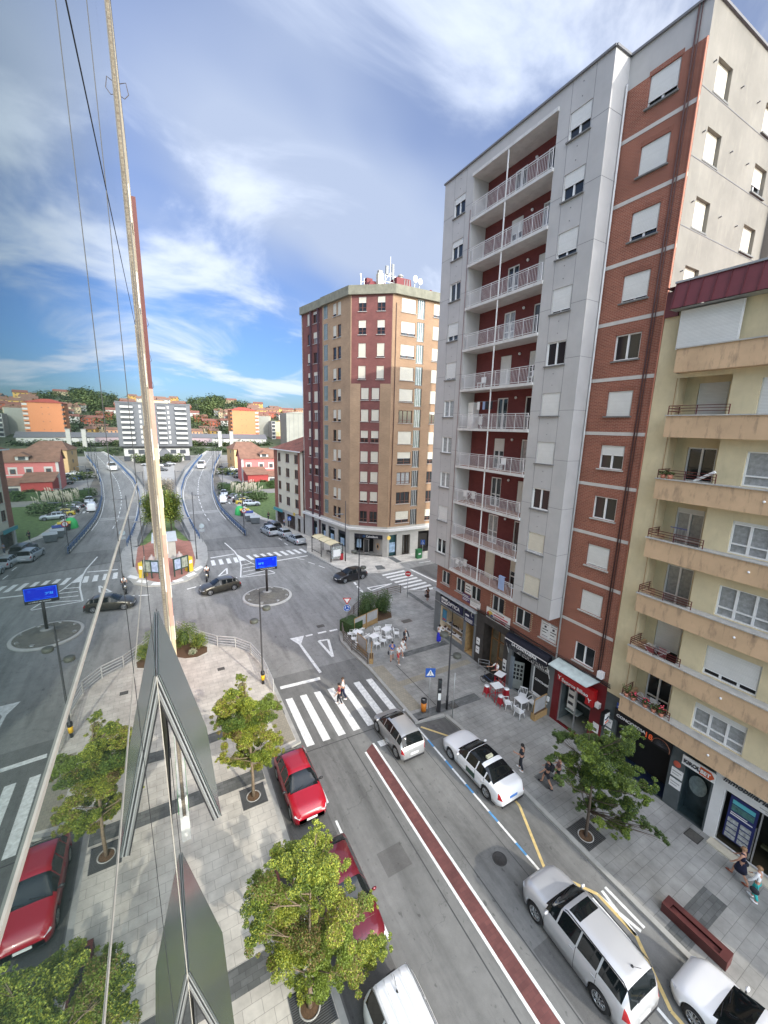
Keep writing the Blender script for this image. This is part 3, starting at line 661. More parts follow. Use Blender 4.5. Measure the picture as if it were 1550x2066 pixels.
# office signs on the brick
def board(fr,par,x,z,w,h,m,y=-.05,name='sign_board',lines=(),lm=None):
    b=MB();b.box(0,0,0,w,.05,h,m);o=link(name,b.mesh(name),par);fr.place(o,par,x,y,z)
    if lines:
        g=MB()
        for (a,zz,l,t) in lines:g.box(a*w,-.006,zz*h,(a+l)*w,-.001,(zz+t)*h,lm)
        link('lettering',g.mesh('lettering'),o)
    return o
PUR=mat('purple_sign',(.08,.03,.12),.5);SGW=mat('sign_white',(.74,.74,.72),.5,var=.04);INK=mat('ink',(.04,.04,.05),.6,var=0);INKR=mat('ink_red',(.5,.05,.06),.6,var=0)
board(F,gb,-24.25,4.75,.95,.62,PUR,lines=[(.08,.75,.7,.1),(.08,.55,.85,.1),(.08,.3,.84,.07),(.08,.12,.6,.07)],lm=SGW)
board(F,gb,-23.25,4.6,1.15,.62,SGW,lines=[(.1,.7,.6,.05),(.1,.5,.7,.05),(.1,.3,.5,.05)],lm=mat('ink_grey',(.35,.35,.33),.6))
board(F,gb,-23.95,5.5,.75,.85,SGW,y=-.07,lines=[(.1,.7,.7,.08),(.1,.4,.8,.08),(.1,.2,.7,.08)],lm=INK)
bn=board(F,gb,-21.35,4.5,2.4,.85,SGW,y=-.06,name='banner',lines=[(.42,.74,.35,.1),(.32,.5,.6,.12),(.35,.34,.55,.06),(.4,.12,.44,.1)],lm=INKR)
g=MB();g.ell((.42,-.01,.42),(.28,.008,.2),mat('logo_yellow',(.6,.42,.08),.6),12,6);g.ell((.2,-.014,.36),(.12,.008,.14),INKR,10,6);g.ell((.6,-.014,.3),(.13,.008,.1),mat('logo_blue',(.08,.12,.4),.6),10,6);link('emblem',g.mesh('emblem',smooth=True),bn)
for x in(-16.3,-15.68):board(F,gb,x,5.35,.55,1.05,SGW,y=.04,lines=[(.1,.1,.8,.03),(.1,.87,.8,.03),(.1,.5,.8,.06),(.1,.32,.6,.05),(.35,.65,.3,.14)],lm=INK)
# ---------------------------------------------------------------- shops under the grey block
SHG=mat('shopfront_grey',(.15,.165,.17),.5,var=.12,vs=1.5);NAVY=mat('sign_navy',(.008,.01,.05),.4,var=0);SHLED=mat('canopy_ledge',(.45,.48,.50),.5,var=.15)
CREAMI=mat('shop_interior_cream',(.55,.45,.32),.8,var=.2);WOODF=mat('door_wood',(.30,.15,.06),.5,var=.25,vs=8);MARB=mat('dark_marble',(.045,.04,.036),.3,var=.5,vs=2.5)
def opening_box(fr,par,x0,x1,z0,z1,d,m,name='shop_interior',floor=None):
    b=MB();y=.15
    b.q([(x0,d,z0),(x1,d,z0),(x1,d,z1),(x0,d,z1)],m);b.q([(x0,y,z0),(x1,y,z0),(x1,d,z0),(x0,d,z0)],floor or m)
    b.q([(x0,y,z0),(x0,d,z0),(x0,d,z1),(x0,y,z1)],m);b.q([(x1,y,z0),(x1,y,z1),(x1,d,z1),(x1,d,z0)],m);b.q([(x0,y,z1),(x0,d,z1),(x1,d,z1),(x1,y,z1)],m)
    return build(b,name,par,frame=fr)
GLC=mat('clear_glass',(.9,.95,.95),.02,trans=0,alpha=.16,var=0,spec=.9)
ST0=.13
mb=MB();hs=[(-27.25,-23.95,.55,3.05),(-23.75,-22.65,.15,3.0)]
wall(mb,-28,-22.4,.1,4.45,hs,SHG,.15);hs2=[(-21.5,-19.35,.14,3.85)]
wall(mb,-22.4,-18.9,.1,4.45,hs2,MARB,.9);hs3=[(-18.5,-16.75,.14,3.05),(-16.6,-15.25,.95,2.95)]
wall(mb,-18.9,-14.93,.1,4.45,hs3,SHG,.15);wall(mb,-14.93,-11.5,.1,4.45,[(-14.45,-12.3,.2,3.55)],mat('shop_dark_red',(.14,.008,.012),.45,var=.15),.2)
build(mb,'shopfront_wall',gb,frame=F)
mb=MB();mb.box(21.05,22.35,4.28,21.36,28.05,4.42,SHLED);mb.box(21.2,18.5,4.4,21.36,22.35,4.5,MARB);build(mb,'canopy_ledge',gb)
op=opening_box(F,gb,-27.25,-23.95,.55,3.05,1.6,CREAMI)
mb=MB()
for k in range(2):mb.box(-27.2,.3+.45*k,.75+.35*k,-24,.7+.45*k,.8+.35*k,WPLA)
rr_=random.Random(4)
for k in range(46):
    q=k%2;x=-27.1+rr_.random()*3.0;mb.box(x,.35+.45*q+rr_.random()*.25,.8+.35*q,x+.1+.08*rr_.random(),.45+.45*q+.25*rr_.random(),.87+.35*q,INK if k%3 else mat('brown_case',(.12,.05,.03),.6))
build(mb,'display_shelf',op,frame=F)
board(F,op,-27.1,1.5,.55,1.1,mat('poster_blue',(.05,.2,.32),.5),y=.25,name='poster',lines=[(.1,.12,.8,.12)],lm=INKR)
opening_box(F,gb,-23.75,-22.65,.15,3.0,1.4,mat('shop_interior_wood',(.48,.33,.16),.7,var=.3,vs=3))
mb=MB();mb.box(-27.3,-.02,.2,-23.9,.02,.5,SHG);mb.box(-28,-.05,3.2,-22.4,.0,3.26,GALV)
for x in(-23.75,-22.7):mb.box(x,.05,.15,x+.06,.12,3,GALV)
build(mb,'trim',gb,frame=F)
b=board(F,gb,-27.05,3.35,3.05,.72,NAVY,y=-.12);b2=MB();b2.box(.14,-.012,.1,1.0,-.002,.62,SGW);link('letter_panel',b2.mesh('letter_panel'),b)
txt('NAV',.42,NAVY,'lettering',b,x=.18,y=-.02,z=.2,bold=.004);txt('\u00d3PTICA',.46,SGW,'lettering',b,x=1.03,y=-.015,z=.18,bold=.004)
board(F,gb,-23.75,3.05,1.1,.95,NAVY,y=-.12,lines=[(.08,.36,.84,.05),(.08,.24,.84,.05),(.08,.12,.84,.05),(.1,.6,.4,.15)],lm=SGW)
for x in[-26.9+k*.7 for k in range(5)]+[-23.55,-22.95]:
    mb=MB();mb.box(x,-.35,4.1,x+.14,-.12,4.16,BLK);build(mb,'sign_lamp',gb,frame=F)
# portal
FD=F.sub(0,.9);mb=MB()
mb.box(-21.5,0,.14,-19.35,.05,.2,WOODF)
for x in(-21.5,-20.75,-20.7,-19.95,-19.42):mb.box(x,-.03,.14,x+.08,.05,3.85,WOODF)
for z in(2.4,3.77):mb.box(-21.5,-.032,z,-19.35,.045,z+.08,WOODF)
mb.box(-20.7,-.034,1.0,-19.95,.04,1.12,WOODF)
mb.q([(-21.45,.03,.2),(-19.4,.03,.2),(-19.4,.03,3.8),(-21.45,.03,3.8)],mat('hall_glass',(.16,.14,.10),.2,spec=.8,var=.3,vs=2))
pd=build(mb,'entrance_door',gb,frame=FD)
mb=MB()
for z in(.5,.8,1.05):mb.tube([(20.75,21.2,z),(21.3,20.6,z)],.02,GALV,6)
mb.tube([(20.75,21.2,.13),(20.75,21.2,1.1)],.025,GALV,6);mb.tube([(21.3,20.6,.13),(21.3,20.6,1.05)],.025,GALV,6);build(mb,'handrail',gb,True)
mb=MB();mb.box(20.3,19.5,.134,21.3,20.4,.15,RUBB);build(mb,'door_mat',gb)
for z in(1.0,1.75):board(F,gb,-22.2,z,.35,.55,SGW,y=-.06,name='notice',lines=[(.2,.5,.6,.1)],lm=INK)
board(F,gb,-19.25,1.1,.3,.9,SGW,y=-.06,name='notice',lines=[(.2,.6,.6,.1),(.1,.2,.8,.2)],lm=INK)
# bar
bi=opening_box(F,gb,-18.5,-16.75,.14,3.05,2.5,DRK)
mb=MB()
mb.box(0,-.03,0,.85,.03,2.15,mat('door_grey_wood',(.30,.32,.30),.6,var=.15))
for i in range(3):
    for j in range(4):mb.box(.12+i*.24,-.035,.75+j*.32,.29+i*.24,.035,.98+j*.32,DRK)
d=link('bar_door',mb.mesh('bar_door'),gb);p=F.w(-18.45,.05,.14);d.location=p-Vector(BASE[gb.name]);d.rotation_euler=(0,0,F.a+R(35))
for k in range(3):
    mb=MB();mb.box(21.2,18.2+k*.11,.14,21.33,18.26+k*.11,2.7,mat('grey_shutter_panel',(.22,.26,.29),.6));build(mb,'shutter_panel',gb)
window(F,gb,-16.6,.95,1.35,2.0,panes=1,dep=.1,gl=DRK,sill=SILL)
txt('LA CONTRASE\u00d1A',.2,SGW,'lettering',gb,F,-15.92,.06,2.0,align='CENTER',bold=.004)
mb=MB();AWN=mat('awning_navy',(.006,.008,.018),.6,var=.15);yA,yB=-18.85,-15.2
prof=[(-.05,4.42),(-.18,4.44),(-.34,4.36),(-.44,4.22),(-.5,4.05)]
for (a,b_),(c_,d_) in zip(prof,prof[1:]):mb.q([(yA,a,b_),(yA,c_,d_),(yB,c_,d_),(yB,a,b_)],AWN)
mb.q([(yA,-.5,4.05),(yA,-.5,3.75),(yB,-.5,3.75),(yB,-.5,4.05)],AWN);mb.q([(yA,-.5,3.75),(yA,-.05,4.0),(yA,-.05,4.42),(yA,-.34,4.36),(yA,-.5,4.05)],AWN);mb.q([(yB,-.5,3.75),(yB,-.05,4.0),(yB,-.05,4.42),(yB,-.34,4.36),(yB,-.5,4.05)],AWN)
for i in range(28):
    x=yA+.12+i*.125;mb.box(x,-.505,3.45,x+.055,-.495,3.745,AWN)
mb.bar((yA,-.52,4.06),(yB,-.52,4.06),.04,.05,SGW)
for x in(yA+.03,yB-.03):mb.bar((x,-.5,4.0),(x,-.03,2.75),.035,.035,SGW)
aw=build(mb,'awning',gb,frame=F)
txt('LA CONTRASE\u00d1A',.27,SGW,'lettering',aw,F,-17.1,-.515,3.8,align='CENTER',bold=.006)
txt('la contrase\u00f1a',.52,SGW,'lettering',gb,F,-16.7,-.05,3.1,align='CENTER',bold=.008,shear=.2)
txt('CAFE',.17,SGW,'lettering',gb,F,-18.6,-.05,3.6,bold=.003)
for x in(-18,-16.8,-15.6):
    mb=MB();mb.box(x,-.25,3.32,x+.12,0,3.36,BLK);build(mb,'sign_lamp',gb,frame=F)
# insurance office
opening_box(F,gb,-14.45,-12.3,.2,3.55,2.0,mat('office_interior',(.10,.12,.12),.8,var=.3,vs=1.5),floor=mat('office_floor',(.3,.3,.28),.5))
mb=MB()
for x in(-14.45,-13.35,-12.36):mb.box(x,.1,.2,x+.06,.18,3.5,GALV)
mb.box(-13.35,.11,2.35,-12.3,.17,2.43,GALV);mb.box(-13.3,.1,.2,-12.36,.17,.3,GALV)
build(mb,'shop_window_frame',gb,frame=F)
mb=MB();mb.box(-14.3,.6,.95,-13.4,1.2,1.0,mat('desk_white',(.55,.62,.6),.3));mb.box(-14.1,.45,1.3,-13.6,.5,3.0,SGW)
for z in(1.6,2.1,2.6):mb.box(-14.05,.44,z,-13.7,.448,z+.2,INK)
build(mb,'window_display',gb,frame=F)
RSG=mat('sign_red',(.42,.01,.012),.4,var=.05)
b=MB();b.box(-14.5,-.32,3.3,-12.0,-.02,3.95,RSG);b.box(-12.5,-.33,2.9,-12.0,-.03,3.3,RSG);s=build(b,'sign_board',gb,frame=F)
txt('Seguros Bilbao',.30,SGW,'lettering',s,F,-14.15,-.335,3.38,bold=.006)
g=MB();g.bar((-14.33,-.335,3.4),(-14.33,-.335,3.56),.03,.03,SGW);g.bar((-14.33,-.335,3.56),(-14.42,-.335,3.67),.04,.03,SGW);g.bar((-14.33,-.335,3.56),(-14.22,-.335,3.67),.04,.03,SGW)
g.bar((-12.25,-.345,3.1),(-12.25,-.345,3.24),.03,.03,SGW);g.bar((-12.25,-.345,3.24),(-12.34,-.345,3.34),.04,.03,SGW);g.bar((-12.25,-.345,3.24),(-12.14,-.345,3.34),.04,.03,SGW);build(g,'emblem',s,frame=F)
mb=MB();mb.q([(20.45,14.85,4.32),(20.45,12.2,4.32),(21.3,11.9,4.62),(21.3,14.75,4.62)],mat('canopy_glass',(.50,.58,.56),.25,var=.25,vs=2));mb.q([(20.45,14.85,4.29),(21.3,14.75,4.59),(21.3,11.9,4.59),(20.45,12.2,4.29)],GALV);build(mb,'glass_canopy',gb)
board(F,gb,-12.0,1.3,.35,.6,SGW,y=-.06,name='notice',lines=[(.2,.2,.6,.3)],lm=INK)
mb=MB();mb.box(21.1,11.7,3.0,21.33,11.95,3.3,WPLA);mb.box(21.05,11.75,4.9,21.33,12.05,5.3,WPLA);mb.box(21.2,15.05,1.2,21.33,15.2,1.5,WPLA);build(mb,'meter_box',gb)
mb=MB()
rr_=random.Random(9)
for k in range(7):
    z=4.55+.05*k;mb.tube([(21.28-.02*k,22.3-t*(22.3-11.3)/12,z+.1*math.sin(t*.8+k)*rr_.random()) for t in range(13)],.014,BLK,5)
build(mb,'cable',gb)
# projecting wall lamp and hanging screen
mb=MB()
pr=[(20.9+.3*math.cos(t/3),22.25,4.35+.3*math.sin(t/3)) for t in range(14)];mb.tube(pr,.03,GALV,6);build(mb,'ring_ornament',gb)
# ---------------------------------------------------------------- yellow building
YEL=mat('yellow_render',(.62,.53,.34),.9,var=.13,vs=.9,uv=True,bump=.25,bs=30,streak=.22,scol=(.30,.27,.17));PCH=mat('peach_render',(.56,.385,.235),.9,var=.14,vs=.8,uv=True,bump=.2,bs=30,streak=.7,scol=(.13,.095,.07))
yb=thing('apartment_block','yellow rendered apartment block with stained peach balcony bands and dark red metal roof edge','building',(21.05,4,0),world=True)
FY=Frame((21.05,0),ang=-math.pi/2);YS=-9
pz=[5.04+2.895*k for k in range(7)]
mb=MB();hs=[]
wz=[]
for k in range(6):
    z=pz[k]+.05;h=1.42;wz.append((z,z+h))
    for y in(7.33,2.7,-2.2):hs.append((-y,-y+1.97,z,z+h))
ztop=24.2
wall(mb,-8.3,9,4.3,ztop,[h for h in hs],YEL,.18)
# top storey
wall(mb,-10.45,-8.3,pz[6]-1.2,ztop,[],YEL)
build(mb,'rendered_wall',yb,frame=FY)
mb=MB()
wall(mb,-11.48,-10.42,4.3,ztop,[],YEL)
build(mb,'rendered_wall',yb,frame=Frame((21.3,0),ang=-math.pi/2))
mb=MB();mb.q([(21.05,-9,0),(21.05,-9,24.2),(41,-9,24.2),(41,-9,0)],YEL);mb.q([(41,-9,0),(41,-9,24.2),(41,11.48,24.2),(41,11.48,0)],YEL)
mb.q([(20.9,-9,25.2),(41,-9,25.2),(41,11.45,25.2),(20.9,11.45,25.2)],mat('roof_dark_red',(.14,.03,.035),.5))
mb.q([(41,-9,24.2),(41,-9,25.2),(41,11.45,25.2),(41,11.45,24.2)],MC['roof_dark_red'])
mb.q([(21.3,10.42,4.3),(21.3,10.42,24.2),(22.0,10.42,24.2),(22,10.42,4.3)],YEL);mb.q([(21.05,8.3,4.3),(22.0,8.3,4.3),(22,8.3,24.2),(21.05,8.3,24.2)],YEL)
build(mb,'outer_wall',yb)
FL=Frame((22.0,0),ang=-math.pi/2);mb=MB();wall(mb,-10.42,-8.3,4.3,ztop,[(-9.9,-8.72,pz[k]-.75,pz[k]+1.5) for k in range(6)],YEL,.14);build(mb,'loggia_back_wall',yb,frame=FL)
for k in range(6):
    z=pz[k]
    o=window(FL,yb,-9.9,z-.75,1.18,2.25,shut=[0,.65,0,.15,0,1][k],dep=.1,sill=None,gl=[GL1,DRK,GL2,GL2,GL1,GL1][k],low=.7);o.name='balcony_door'
    for j,y in enumerate((7.33,2.7,-2.2)):
        window(FY,yb,-y,wz[k][0],1.97,1.42,panes=3 if k<4 else 2,shut=([.2,.8,0,.15,0,1][k] if j==0 else .9),dep=.12,sill=None,gl=GL2 if k in(0,2,3,4) else DRK,low=.42)
RUST=mat('rail_rust_red',(.10,.015,.013),.6,var=.3,vs=10)
for k in range(7):
    z=pz[k];p=MB();h=.95 if k<6 else 1.0
    p.box(20.56,-9,z-h,20.68,10.36,z,PCH);p.box(20.68,-9,z-h,21.05,10.36,z-h+.14,PCH);p.box(20.68,10.24,z-h,22.0,10.36,z,PCH);p.box(21.05,8.3,z-h,22.0,10.3,z-h+.14,PCH)
    p.box(20.5,-9,z,20.74,10.4,z+.05,SILL)
    if k<6:p.box(20.74,-9,z-.02,21.05,8.3,z+.03,SILL)
    b=build(p,'balcony',yb)
    if k<6:
        r=MB()
        for zz in(.16,.28,.4):
            r.bar((20.6,8.03,z+.05+zz),(20.6,10.32,z+.05+zz),.025,.025,RUST);r.bar((20.6,10.32,z+.05+zz),(21.6,10.32,z+.05+zz),.025,.025,RUST)
        for y in(8.03,9.2,10.32):r.bar((20.6,y,z+.03),(20.6,y,z+.46),.03,.03,RUST)
        r.bar((21.5,10.32,z+.03),(21.5,10.32,z+.46),.03,.03,RUST);build(r,'railing',b)
        l=MB();l.ell((20.53,6.3,z-.42),(.05,.05,.05),WPLA,8,6);build(l,'lamp',b,True)
mb=MB();mb.q([(20.45,10.9,24.12),(20.45,-9,24.12),(21.05,-9,24.12),(21.05,10.9,24.12)],GALV)
RR=MC['roof_dark_red']
mb.q([(20.45,10.9,24.15),(20.45,-9,24.15),(20.7,-9,25.25),(20.7,10.9,25.25)][::-1],RR);mb.q([(20.45,10.9,24.15),(20.7,10.9,25.25),(21.4,10.9,25.25),(21.4,10.9,24.15)],RR)
mb.q([(20.7,10.9,25.25),(20.7,-9,25.25),(21.4,-9,25.25),(21.4,10.9,25.25)][::-1],RR)
y=10.85
while y>-9:mb.bar((20.43,y,24.15),(20.68,y,25.25),.03,.05,mat('roof_rib',(.09,.02,.025),.5));y-=.5
mb.box(21.2,10.9,24.0,21.35,11.48,25.1,RR);mb.bar((20.68,10.92,25.27),(20.68,-9,25.27),.1,.08,GALV)
build(mb,'metal_roof_edge',yb)
# large shuttered glazing of the top storey
FT=Frame((20.9,0),ang=-math.pi/2)
window(FT,yb,-10.6,22.45,2.3,1.62,panes=1,shut=1,dep=0,sill=None)
window(FT,yb,-3,22.45,2.3,1.62,panes=1,shut=1,dep=0,sill=None)
mb=MB();mb.tube([(21.26,10.5,5),(21.26,10.5,22)],.014,mat('rust_stain_pipe',(.35,.2,.1),.8),5);build(mb,'cable',yb)
# its shops
SPG=mat('shop_slate',(.075,.09,.092),.5,var=.2,vs=2);WSH=mat('shop_white_render',(.68,.68,.66),.8,var=.06)
FZ=Frame((21.35,0),ang=-math.pi/2)
mb=MB();wall(mb,-11.48,-6.12,.1,4.3,[(-10.75,-7.95,.14,3.75),(-7.3,-6.2,.14,3.7)],SPG,.2);wall(mb,-6.12,1.0,.1,4.3,[(-5.7,-3.0,.2,2.95),(-2.2,.4,.14,3.2)],WSH,.15);wall(mb,1,9,.1,4.3,[],SPG)
mb.q([(1-10.36-1.5,-.8,4.12),(9,-.8,4.12),(9,0,4.12),(-10.36,0,4.12),(-10.36,-.8,4.12)],YEL)
build(mb,'shopfront_wall',yb,frame=FZ)
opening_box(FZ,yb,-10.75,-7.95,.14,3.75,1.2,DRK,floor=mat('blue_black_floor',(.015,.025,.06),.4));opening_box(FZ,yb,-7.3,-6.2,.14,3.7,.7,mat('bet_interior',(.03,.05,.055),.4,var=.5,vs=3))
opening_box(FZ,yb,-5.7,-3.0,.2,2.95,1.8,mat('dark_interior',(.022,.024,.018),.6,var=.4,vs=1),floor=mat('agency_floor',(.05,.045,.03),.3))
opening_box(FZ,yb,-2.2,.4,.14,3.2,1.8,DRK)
b=board(FZ,yb,-10.85,2.95,2.95,.72,mat('sign_black',(.006,.006,.007),.3,var=0),y=-.12)
txt('CONCORDIA',.22,SGW,'lettering',b,x=.12,y=-.015,z=.28,bold=.007,sx=1.15);txt('18',.42,mat('sign_orange',(.60,.10,.03),.4,emit=.15,var=0),'lettering',b,x=1.62,y=-.018,z=.16,bold=.006)
g=MB()
for i in range(16):
    t=math.pi*i/15;t2=math.pi*(i+1)/15;g.bar((2.45-.42*math.cos(t),-.01,.12+.42*math.sin(t)),(2.45-.42*math.cos(t2),-.01,.12+.42*math.sin(t2)),.05 if i%2 else .08,.02,mat('wheel_copper',(.35,.15,.09),.4));
    if i<15:g.bar((2.45-.34*math.cos(t),-.008,.12+.34*math.sin(t)),(2.45,-.008,.12),.01,.01,mat('wheel_grey',(.1,.1,.11),.4))
link('emblem',g.mesh('emblem'),b)
for s_,z in(('SALON',2.55),('DE',2.25),('JUEGO',1.95)):txt(s_,.24,SGW,'lettering',yb,FZ,-10.45,.05,z,bold=.004,align='LEFT')
b=board(FZ,yb,-10.8,3.72,.42,.3,mat('plate_blue',(.03,.08,.35),.4),y=-.13,lines=[(.15,.3,.7,.2)],lm=SGW)
b=board(FZ,yb,-7.42,2.95,1.35,.5,SGW,y=-.13)
txt('KIROL',.26,INK,'lettering',b,x=.07,y=-.015,z=.14,bold=.01,sx=.92)
g=MB();g.box(.74,-.012,.04,1.18,-.002,.44,mat('bet_red',(.55,.10,.03),.5));g.q([(1.18,-.007,.04),(1.33,-.007,.24),(1.18,-.007,.44)],MC['bet_red']);link('sign_panel',g.mesh('sign_panel'),b);txt('BET',.26,SGW,'lettering',b,x=.77,y=-.022,z=.14,bold=.01,sx=.92)
g=MB();
for rx_,m_ in((.42,mat('poster_pale',(.25,.30,.29),.5,var=.4,vs=6)),(.24,mat('poster_teal',(.05,.09,.09),.5)),(.11,DRK)):g.lathe([(rx_,0),(0,.002)],m_,(0,0,0),20,'y')
o=link('poster',g.mesh('poster'),yb);FZ.place(o,yb,-6.85,.6,1.75);o.scale=(.9,-1,1.25)
txt('Inmobiliaria Portilla',.36,INK,'lettering',yb,FZ,-5.85,-.03,3.35,bold=.007,shear=.35,sx=.95)
g=MB()
g.box(-4.5,-.012,3.12,-3.0,0,3.15,mat('ink_grey',(.35,.35,.33),.6));g.box(-4.3,-.012,3.04,-3.2,0,3.07,MC['ink_grey']);build(g,'lettering',yb,frame=FZ)
po=board(FZ,yb,-5.5,.55,1.0,2.2,mat('poster_navy',(.012,.02,.12),.4),y=.2,name='window_display')
g=MB()
for i in range(2):
    for j in range(4):g.box(.06+i*.46,-.012,.06+j*.27,.44+i*.46,-.003,.27+j*.27,mat('photo_card',(.35,.37,.36),.4,var=.7,vs=9))
g.box(.1,-.012,1.85,.9,-.003,2.05,mat('poster_cyan',(.1,.45,.5),.5));g.box(.1,-.012,1.5,.9,-.003,1.8,mat('poster_green',(.06,.16,.15),.5,var=.6,vs=8));g.box(.1,-.012,1.28,.9,-.003,1.33,SGW);g.box(.1,-.012,1.38,.7,-.003,1.42,SGW);link('photo_card',g.mesh('photo_card'),po)
g=MB();g.box(-5.8,-.45,.13,-2.95,.05,.2,mat('door_step',(.62,.57,.45),.7));build(g,'door_step',yb,frame=FZ)
g=MB();g.box(-5.72,.12,.2,-5.66,.18,2.95,GALV);g.box(-4.4,.12,.2,-4.35,.17,2.95,GALV);g.box(-3.06,.12,.2,-3.0,.18,2.95,GALV);g.box(-5.7,.12,2.9,-3,.18,2.95,GALV);g.box(-4.3,.6,.9,-3.3,.8,1.0,mat('counter_olive',(.06,.065,.03),.5));g.box(-3.7,.5,1.35,-3.25,.55,1.65,mat('screen_pale',(.3,.45,.55),.3));g.bar((-4.5,.25,.2),(-4.5,.25,1.9),.06,.06,GALV);build(g,'shop_window_frame',yb,frame=FZ)
board(FZ,yb,-2.85,1.5,.4,.3,mat('alarm_yellow',(.55,.35,.04),.5),y=-.03,name='alarm_sign',lines=[(.05,.75,.9,.2)],lm=INK)
for z in(1.35,1.95):board(FZ,yb,-7.8,z,.5,.45,SGW,y=-.05,name='notice',lines=[(.1,.6,.8,.12),(.1,.3,.6,.1)],lm=MC['ink_grey'])
g=MB();g.ell((21.33,7.62,2.65),(.02,.17,.17),mat('badge_red',(.5,.1,.06),.5),12,8);build(g,'badge',yb,True)
for z in(2.2,1.55):board(FZ,yb,-11.3,z,.35,.5,SGW,y=-.05,name='notice',lines=[(.1,.6,.8,.12)],lm=MC['ink_grey'])
# hanging box sign
g=MB();g.box(20.6,11.05,2.55,21.15,11.25,3.35,mat('sign_black',(.006,.006,.007),.3));g.box(20.66,11.03,2.62,21.09,11.05,3.28,SGW);g.bar((20.7,11.025,2.95),(21.0,11.025,3.1),.12,.01,INK);g.bar((20.72,11.022,2.72),(21.0,11.022,2.85),.09,.01,MC['bet_red']);g.box(21.1,11.1,2.9,21.36,11.18,3.0,BLK);build(g,'hanging_sign',yb)
# plants and things on its balconies
LEAF=mat('leaf_green',(.06,.11,.02),.6,var=.4,vs=3);LEAFY=mat('leaf_yellow_green',(.22,.25,.04),.6,var=.35,vs=3);LEAFD=mat('leaf_dark',(.03,.062,.014),.65,var=.4,vs=3);FLW=mat('flower_pink',(.7,.08,.12),.6)
def leaves(mb,c,r,n,sz,mats,rg,flat_=1.0,shell=.0,updir=.25):
    V=mb.V;Fc=mb.F;I=mb.I;ids=[mb.mi(m) for m in mats]
    for _ in range(n):
        while True:
            p=[rg.uniform(-1,1) for _ in range(3)];d=p[0]**2+p[1]**2+p[2]**2
            if shell*shell<d<1:break
        x,y,z=c[0]+p[0]*r[0],c[1]+p[1]*r[1],c[2]+p[2]*r[2]
        a=rg.uniform(0,6.283);t=rg.uniform(-1,1)*flat_;s=sz*rg.uniform(.6,1.35)
        ux,uy,uz=math.cos(a)*s,math.sin(a)*s,t*s*.6
        b=rg.uniform(-1,1);vx,vy,vz=-math.sin(a)*s*.62,math.cos(a)*s*.62,b*s*.5
        k=len(V);V.append((x-ux*.5,y-uy*.5,z-uz*.5));V.append((x+vx*.5,y+vy*.5,z+vz*.5));V.append((x+ux*.6,y+uy*.6,z+uz*.6-.2*s));V.append((x-vx*.5,y-vy*.5,z-vz*.5+.05*s))
        Fc.append((k,k+1,k+2,k+3));I.append(rg.choice(ids))
rg=random.Random(5)
def potted(loc,h,label,flower=False,spiky=False,group=None):
    t=thing('potted_plant',label,'plant',loc,group=group)
    b=MB();b.lathe([(0,0),(.09,0),(.12,.2),(.1,.2),(.1,.17),(0,.17)],MREL,n=12);build(b,'pot',t,True)
    b=MB()
    if spiky:
        for i in range(26):
            a=rg.uniform(0,6.28);l=rg.uniform(.6,1)*h;b.bar((0,0,.17),(math.cos(a)*l*.5,math.sin(a)*l*.5,.17+l*.8),.02,.006,LEAF)
    else:leaves(b,(0,0,.17+h*.5),(.2,.2,h*.5),90,.08,[LEAF,LEAFD],rg)
    build(b,'foliage',t,uv=False)
    if flower:
        b=MB()
        for i in range(9):
            b.ell((rg.uniform(-.15,.15),rg.uniform(-.15,.15),.2+h*rg.uniform(.5,1)),(.035,.035,.03),FLW,6,4)
        build(b,'flower',t)
z0=pz[0]+.05
potted((20.62,10.1,z0),.55,'spiky palm-like pot plant at the left end of the lowest yellow balcony',spiky=True)
potted((20.62,9.75,z0),.25,'pot of red geraniums next to the spiky plant on the lowest yellow balcony',True)
potted((20.62,9.15,z0),.3,'leafy geranium pot before the balcony door of the lowest yellow balcony',True)
potted((20.62,8.75,z0),.28,'green bushy pot plant without flowers on the lowest yellow balcony ledge')
potted((20.62,8.4,z0),.35,'pink flowering pot plant at the right end of the lowest yellow balcony',True)
potted((20.62,10.1,pz[4]+.05),.22,'trailing green plant in the left corner of the balcony with the white pole',False)
potted((20.62,9.8,pz[4]+.05),.16,'low dark plant second from the corner on the balcony with the white pole',False)
def airer(loc,rz,label,cl):
    t=thing('clothes_airer',label,'clothes airer',loc,rz);b=MB()
    for sy in(-.25,.25):
        b.bar((-.45,sy,0),(.45,sy,.85),.02,.02,WMET);b.bar((.45,sy,0),(-.45,sy,.85),.02,.02,WMET)
    for i in range(7):b.bar((-.5,-.27+i*.09,.86),(.5,-.27+i*.09,.86),.012,.012,WMET)
    b.bar((-.5,-.27,.86),(-.5,.27,.86),.02,.02,WMET);b.bar((.5,-.27,.86),(.5,.27,.86),.02,.02,WMET);build(b,'frame',t)
    if cl:
        b=MB();b.box(-.35,-.29,.3,.0,-.25,.88,cl[0]);build(b,'laundry',t);b=MB();b.box(.05,.2,.45,.38,.24,.88,cl[-1]);build(b,'laundry',t)
CLB=mat('cloth_blue',(.28,.36,.55),.8);CLW=mat('cloth_white',(.75,.75,.74),.8);CLK=mat('cloth_dark',(.02,.022,.03),.8)
airer((20.7,24.0,zb[0]+.14),R(90),'white clothes airer on the lowest balcony of the grey block',[CLW])
airer((20.7,23.6,zb[2]+.14),R(90),'clothes airer with white towel on the third balcony from the bottom',[CLW,CLW])
airer((20.7,23.4,zb[4]+.14),R(90),'clothes airer on the balcony above the one hung with dark clothes',[CLW])
airer((21.3,9.4,pz[1]-.75),R(90),'clothes airer with striped sheet on the lower yellow balcony with half shutter',[mat('cloth_stripe',(.35,.1,.1),.8)])
